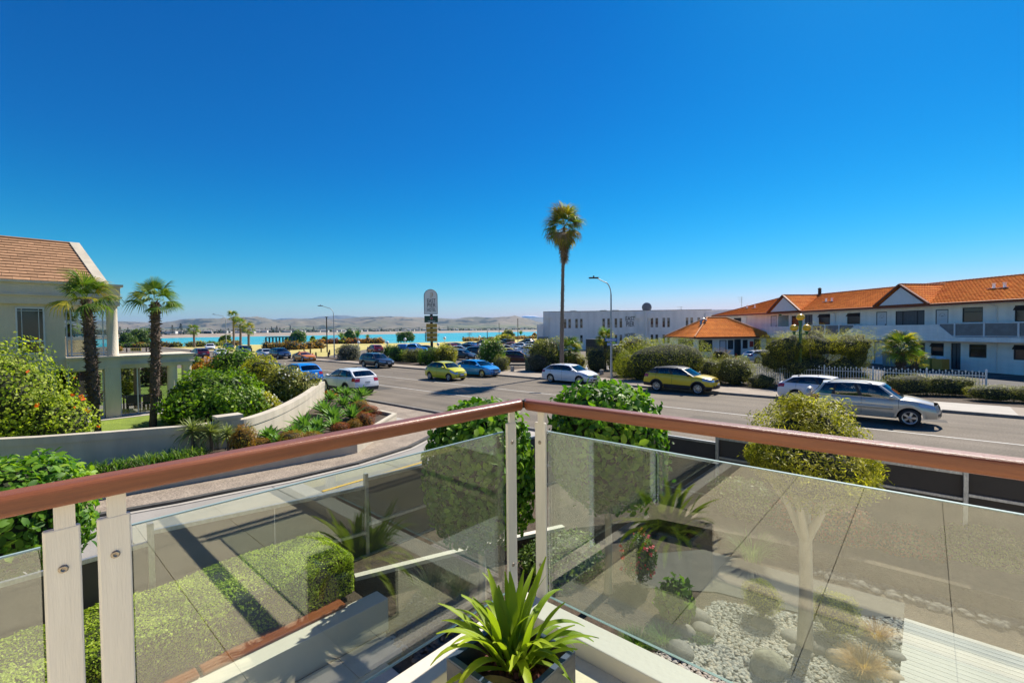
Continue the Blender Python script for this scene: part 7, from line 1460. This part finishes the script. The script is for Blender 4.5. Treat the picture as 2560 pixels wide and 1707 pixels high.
PL = ['seen through the loggia glass', 'left of the trunk of the right fan palm, first', 'left of the trunk of the right fan palm, second', 'broad one right of the fan palm trunk', 'pointed one next to the broad pine', 'behind the lone seaside palm', 'first right of the seaside palms', 'second right of the seaside palms', 'tallest of the clump right of the seaside palms', 'last of the clump right of the seaside palms', 'behind the jetty tree', 'left of the tallest black pole', 'above the spiky palms, left', 'behind the small spiky palm', 'above the broad seaside tree', 'left of the hotel pylon sign', 'first right of the pylon sign', 'broad one right of the pylon sign', 'small one right of the broad pine', 'above the direction post, left', 'above the direction post', 'small one above the direction post, right', 'left of the broad seaside tree, first', 'left of the broad seaside tree, second', 'right of the tallest black pole', 'between spiky palms and broad seaside tree']
for k, (a, b, c) in enumerate(PN): pine(a, b, c, 'norfolk pine on the far shore ' + PL[k], k)
HS = mat('far_house_white', (.62, .62, .60), .8); HR = mat('far_house_roof', (.30, .27, .26), .7, objvar=.3)
for k in range(74):
    px = 290 + k * 14.3 + random.uniform(-5, 5); q = float(np.interp(px, [0, 330, 640, 900, 1150, 1420], [415, 545, 740, 980, 1300, 1900])) + random.uniform(15, 60); d0 = ray(px, 830); p = Vector((d0[0], d0[1], 0)) * q; w_ = random.uniform(6, 13); h = random.uniform(2.6, 4.2); m = MB(); m.box(-w_ / 2, w_ / 2, -3, 3, 0, h)
    t = empty('beach_house', (p.x, p.y, 3), math.atan2(_r0[1], _r0[0]) + random.uniform(-.3, .3)); tag(t, 'tiny pale house on the far shore ' + next(nm for lim, nm in ((400, 'left of the fan palm trunk'), (480, 'near the lone seaside palm'), (580, 'right of the lone seaside palm'), (650, 'behind the three seaside palms'), (740, 'left of the jetty tree'), (820, 'left of the tallest pole'), (900, 'above the spiky palms'), (1000, 'left of the broad seaside tree'), (1070, 'beside the pylon sign'), (1170, 'right of the pylon sign'), (1250, 'above the seafront posts'), (9999, 'near the hotel end')) if px < lim), 'house', 'houses along the far shore'); m.build('wall', HS, t); m = MB(); m.slab([(-w_ / 2 - .4, -3.5, h), (w_ / 2 + .4, -3.5, h), (w_ / 2 + .4, 0, h + 1.3), (-w_ / 2 - .4, 0, h + 1.3)], (0, 0, .15)); m.slab([(-w_ / 2 - .4, 3.5, h), (w_ / 2 + .4, 3.5, h), (w_ / 2 + .4, 0, h + 1.3), (-w_ / 2 - .4, 0, h + 1.3)][::-1], (0, 0, .15)); m.build('roof', HR, t)
P_, N_ = [], []
g = np.random.default_rng(77)
for k in range(1400):
    px = g.uniform(-200, 1400); q = float(np.interp(px, [0, 330, 640, 900, 1150, 1420], [430, 565, 765, 1010, 1330, 1950])) + g.uniform(0, 140); d0 = ray(px, 830); s_ = 1.5 + 3.2 * g.random() * (1 + q / 1500)
    v = unit(g.normal(0, 1, (22, 3))); v[:, 2] = np.abs(v[:, 2]); P_.append(np.array([d0[0] * q, d0[1] * q, 3]) + v * s_ * np.array([1.4, 1.4, 1])); N_.append(v)
o = link(bpy.data.objects.new('far_trees', leaf_mesh('far_trees', np.vstack(P_), np.vstack(N_), 2.6, [L_pine], LEAF_Q))); o['kind'] = 'stuff'
# ---------------------------------------------------------------- people
M_skin = mat('skin', (.50, .28, .19), .6); M_shirt = mat('grey_shirt', (.12, .12, .14), .8); M_hair = mat('dark_hair', (.03, .022, .016), .8)
def skinned(name, verts, edges, rad, m, parent, sub=2):
    me = bpy.data.meshes.new(name); me.from_pydata(verts, edges, []); o = link(bpy.data.objects.new(name, me), parent); sk_ = o.modifiers.new('skin', 'SKIN'); sl_ = me.skin_vertices[0].data
    for i, r in enumerate(rad): sl_[i].radius = (r, r) if not isinstance(r, tuple) else r
    sl_[0].use_root = True; su = o.modifiers.new('sub', 'SUBSURF'); su.levels = su.render_levels = sub; dg = bpy.context.evaluated_depsgraph_get(); me2 = bpy.data.meshes.new_from_object(o.evaluated_get(dg)); o.modifiers.clear(); o.data = me2; me2.materials.clear(); me2.materials.append(m)
    for p_ in me2.polygons: p_.use_smooth = True
    return o
def head(parent, c, face, glasses=False, hair=M_hair):
    mb = MB(); c = Vector(c); prof = [(.001, -.12), (.05, -.115), (.07, -.07), (.078, 0), (.08, .05), (.06, .1), (.001, .125)]; mb.lathe(prof, 14, c); mb.obox(c + Vector((.085, 0, -.01)), (.018, 0, 0), (0, .012, 0), (0, 0, .025)); mb.obox(c + Vector((0, .083, 0)), (.015, 0, 0), (0, .008, 0), (0, 0, .03)); mb.obox(c + Vector((0, -.083, 0)), (.015, 0, 0), (0, .008, 0), (0, 0, .03)); h = mb.build('head', M_skin, parent)
    mb = MB(); mb.lathe([(.084, .02), (.088, .06), (.066, .112), (.001, .138)], 14, c + Vector((-.012, 0, 0))); mb.build('hair', hair, h)
    e = MB()
    for s in (.032, -.032): e.obox(c + Vector((.076, s, .015)), (.004, 0, 0), (0, .014, 0), (0, 0, .007))
    if glasses: e.tube([c + Vector((.086, -.055, .018)), c + Vector((.09, 0, .018)), c + Vector((.086, .055, .018)), c + Vector((0, .084, .018))], .006, 4)
    e.build('eyes', M_black, h); e = MB(); e.obox(c + Vector((.079, 0, -.055)), (.003, 0, 0), (0, .022, 0), (0, 0, .004)); e.build('mouth', mat('lips', (.3, .1, .08), .6), h)
def driver(carobj, P, sy, label, shirt, glasses=False):
    bz = P['belt']; x = P['xf0'] - 1.12; t = empty('person', (0, 0, 0), 0, label, 'person'); M_ = carobj.matrix_basis; t.location = carobj.location; t.rotation_euler = carobj.rotation_euler
    vs = [(x, sy, bz - .42), (x - .05, sy, bz - .2), (x - .07, sy, bz + .02), (x - .06, sy, bz + .14), (x - .05, sy, bz + .22), (x - .04, sy + .17, bz + .08), (x + .12, sy + .2, bz - .12), (x + .38, sy + .12, bz + .02), (x - .04, sy - .17, bz + .08), (x + .12, sy - .2, bz - .12), (x + .38, sy - .12, bz + .02)]
    skinned('body', vs, [(0, 1), (1, 2), (2, 3), (3, 4), (3, 5), (5, 6), (6, 7), (3, 8), (8, 9), (9, 10)], [.15, .15, .15, .09, .055, .065, .05, .03, .065, .05, .03], shirt, t, 2); head(t, (x - .03, sy, bz + .33), 0, glasses); return t
def walker(px, pb, z, h, label, shirt, trousers, seed=0, sit=False):
    p = G(px, pb, z); k = h / 1.7; t = empty('person', (p.x, p.y, z), seed, label, 'person'); s_ = -.35 if sit else 0
    vs = [(0, 0, .9), (0, 0, 1.15), (0, 0, 1.38), (0, 0, 1.5), (.02, .17, 1.38), (.04, .22, 1.1), (.14, .2, .88), (.02, -.17, 1.38), (.0, -.22, 1.1), (-.1, -.2, .88)]
    skinned('body', [tuple(c * k for c in v) for v in vs], [(0, 1), (1, 2), (2, 3), (2, 4), (4, 5), (5, 6), (2, 7), (7, 8), (8, 9)], [.13 * k, .12 * k, .12 * k, .05 * k, .06 * k, .045 * k, .03 * k, .06 * k, .045 * k, .03 * k], shirt, t, 1)
    vs = [(0, 0, .95), (.02, .09, .85), (.12, .1, .48), (.06, .1, .06), (.2, .1, .03), (-.02, -.09, .85), (-.08, -.1, .48), (-.22, -.1, .08), (-.1, -.1, .03)]
    skinned('trousers', [tuple(c * k for c in v) for v in vs], [(0, 1), (1, 2), (2, 3), (3, 4), (0, 5), (5, 6), (6, 7), (7, 8)], [.13 * k, .09 * k, .065 * k, .045 * k, .04 * k, .09 * k, .065 * k, .045 * k, .04 * k], trousers, t, 1)
    m = MB(); c = Vector((0, 0, 1.62 * k)); m.lathe([(.001, -.12 * k), (.075 * k, -.05 * k), (.08 * k, .03 * k), (.001, .12 * k)], 10, c); h_ = m.build('head', M_skin, t); m = MB(); m.lathe([(.085 * k, .0), (.08 * k, .07 * k), (.001, .135 * k)], 10, c); m.build('hair', M_hair, h_)
M_navy = mat('navy_cloth', (.015, .018, .035), .9)
walker(1307.5, 846, 0, 1.72, 'left of two dark clothed people standing at the seafront by the hotel', M_navy, M_black, .5); walker(1311.5, 845.5, 0, 1.68, 'right of two dark clothed people standing at the seafront by the hotel', M_navy, M_navy, 2)
walker(1282.5, 863, 0, 1.5, 'person in dark clothes among the cars below the black park light', M_navy, M_black, 1)
# ---------------------------------------------------------------- traffic and parked cars
PT = {k: paint(k, *v) for k, v in dict(champagne=((.62, .57, .47), .9), white=((.80, .81, .83), .0), lime=((.60, .58, .012), .1), blue=((.004, .24, .66), .25), royal=((.01, .24, .78), .25), yellow=((.78, .55, .006), .1), navy=((.012, .018, .05), .3), charcoal=((.035, .04, .05), .4), orange=((.66, .21, .006), .3), maroon=((.10, .012, .018), .3), red=((.38, .008, .012), .2), silver=((.50, .52, .54), .6), gold=((.40, .33, .20), .5), pale=((.35, .46, .55), .5), black=((.008, .008, .01), .3), teal=((.25, .42, .40), .5)).items()}
def put(kind, f, hd, col, label, group=None, z=0., side=-1, front=True):
    """f: ground point under the near front wheel; the body is placed from there"""
    P = CARS[kind]; d = Vector((math.cos(hd), math.sin(hd), 0)); lf = Vector((-d.y, d.x, 0)); ax = (P['wb'] / 2 + .06) if front else (-P['wb'] / 2 + .06)
    c = Vector(f) - d * ax - lf * side * (P['W'] / 2 - .1); c.z = z; return car(kind, c, hd, PT[col], label, group)
rav = put('silver', G(2274, 1066), 0, 'champagne', 'silver beige four wheel drive with roof rails driving right, man at the wheel'); put('seltos', G(1745, 986), 0, 'yellow', 'mustard yellow crossover with black roof parked by the big hedge')
put('hatch', G(1449, 961.5), 0, 'white', 'white hatchback parked behind the tall lamp post'); mic = put('bubble', G(1123, 952.5), 0, 'lime', 'small rounded lime green car driving right, two people inside'); put('hatch', G(1206, 943), 0, 'blue', 'bright blue hatchback behind the lime green car')
put('wagon', G(943, 920.5), 0, 'charcoal', 'dark grey wagon with roof rails parked at the far kerb'); put('coupe', G(757, 904), 0, 'orange', 'low orange two door coupe at the far kerb'); put('suv', G(696, 898), 0, 'navy', 'dark navy four wheel drive left of the orange coupe'); put('hatch', G(659.5, 895), 0, 'silver', 'grey small car left of the navy four wheel drive')
put('santafe', G(815.5, 980), math.pi, 'white', 'white four wheel drive seen from behind at the near kerb', side=1); p = G(815.5, 980)
car('suv', (-36.2, 15.6, 0), math.pi, PT['royal'], 'bright blue four wheel drive seen from behind, parked beyond the white one'); car('hatch', (-42.6, 15.6, 0), math.pi, PT['navy'], 'dark navy hatchback seen from behind, beyond the bright blue car')
car('hatch', (-52.5, 15.5, 0), math.pi, PT['white'], 'white car roof showing behind the yellow green bushes')
put('hatch', G(1990, 1003, 0), 0, 'white', 'white hatchback with red tail lamps half hidden behind the silver one', front=False)
put('suv', G(490, 897), math.pi, 'maroon', 'maroon car seen from behind past the porch beam', front=False, side=1)
rg = G(495, 905, 0); put('wagon', G(515, 877), -.25, 'white', 'white wagon in the left car park beside the lone palm'); put('sedan', G(541, 894), -.15, 'white', 'white sedan with dark windscreen in the left car park, nearest'); put('suv', G(600, 887), -.1, 'charcoal', 'dark grey car right of the white sedan'); put('sedan', G(565, 873), -.1, 'navy', 'dark blue car behind the white sedan')
# car park rows
a_ = math.atan2(_r0[1], _r0[0])
CP = [('suv', 1303, 911, -.15, 'maroon', 'maroon four wheel drive leaving the car park beside the green cabinet', 0), ('bubble', 1281, 896, .1, 'yellow', 'yellow small car behind the tall cream flowered bush', 0), ('suv', 1207, 893, 0.1, 'navy', 'dark navy four wheel drive between globe lamp and tall bush', 0), ('hatch', 1163, 899, -.5, 'charcoal', 'dark car nose pointing right between the two flowering bushes', 0),
 ('sedan', 1158, 884, 0, 'silver', 'silver blue sedan behind the charcoal bonnet', 0), ('ute', 1040, 884, .0, 'royal', 'dark blue pick-up with canopy behind the planting', 0), ('suv', 945, 884, 2.2, 'red', 'red car seen from behind above the dark grey wagon', 0), ('hatch', 1130, 874, 2.3, 'red', 'dark red car left of the far globe lamp', 0), ('sedan', 1048, 874, 0, 'pale', 'pale blue car behind the dark blue pick-up', 0),
 ('sedan', 1075, 882, 0, 'black', 'black car behind the bush left of the pylon sign', 0), ('hatch', 1180, 870, 2.4, 'blue', 'blue car in the back row seen from behind', 0), ('hatch', 1150, 872, 0, 'teal', 'pale green car between the red and the blue cars', 0), ('suv', 1215, 866, 2.4, 'black', 'black four wheel drive in the back row', 0), ('sedan', 1180, 877, 0, 'charcoal', 'charcoal sedan in the middle row above the silver blue one', 0),
 ('sedan', 1222, 876, 0, 'red', 'red bonnet left of the tall flowering bush', 0), ('sedan', 1275, 882, 0, 'gold', 'gold sedan behind the maroon four wheel drive', 0), ('sedan', 1290, 872, 0, 'orange', 'orange red car in the middle row by the hotel side', 0), ('sedan', 1312, 873, 0, 'white', 'white car in the middle row near the hotel', 0), ('sedan', 1335, 878, 0, 'white', 'white car in front of the other white ones near the hotel', 0), ('hatch', 1340, 870, 0, 'silver', 'silver car in the back row near the hotel', 0),
 ('suv', 1325, 862, 2.4, 'black', 'black four wheel drive farthest back beside the hotel', 0), ('ute', 1272, 864, 2.4, 'black', 'black vehicle with boxy back below the round seaside tree', 0), ('sedan', 1330, 886, 0, 'white', 'white car roof just above the maroon one', 0), ('hatch', 1562, 882, 0, 'white', 'white car behind the yellow green bushes at the hotel', 0), ('sedan', 1632, 880, 0, 'silver', 'silver car roof behind the rounded hedge', 0), ('sedan', 1600, 878, 0, 'black', 'black car behind the rounded hedge near the hotel', 0)]
for kind, px, py, da, col, lb, _ in CP: q = G(px - 8, py, 0); car(kind, (q.x, q.y, 0), a_ + da, PT[col], lb, 'cars in the hotel car park')
q = G(1905, 905, 0); car('hatch', (q.x, q.y, 0), .9 - .0, PT['silver'], 'silver hatchback on the motel forecourt behind the broad tree')
driver(rav, CARS['silver'], -.38, 'man with glasses and grey shirt driving the silver car', M_shirt, True)
driver(mic, CARS['bubble'], -.36, 'driver in dark clothes of the lime green car', M_navy); driver(mic, CARS['bubble'], .36, 'passenger in pale clothes in the lime green car', M_white)
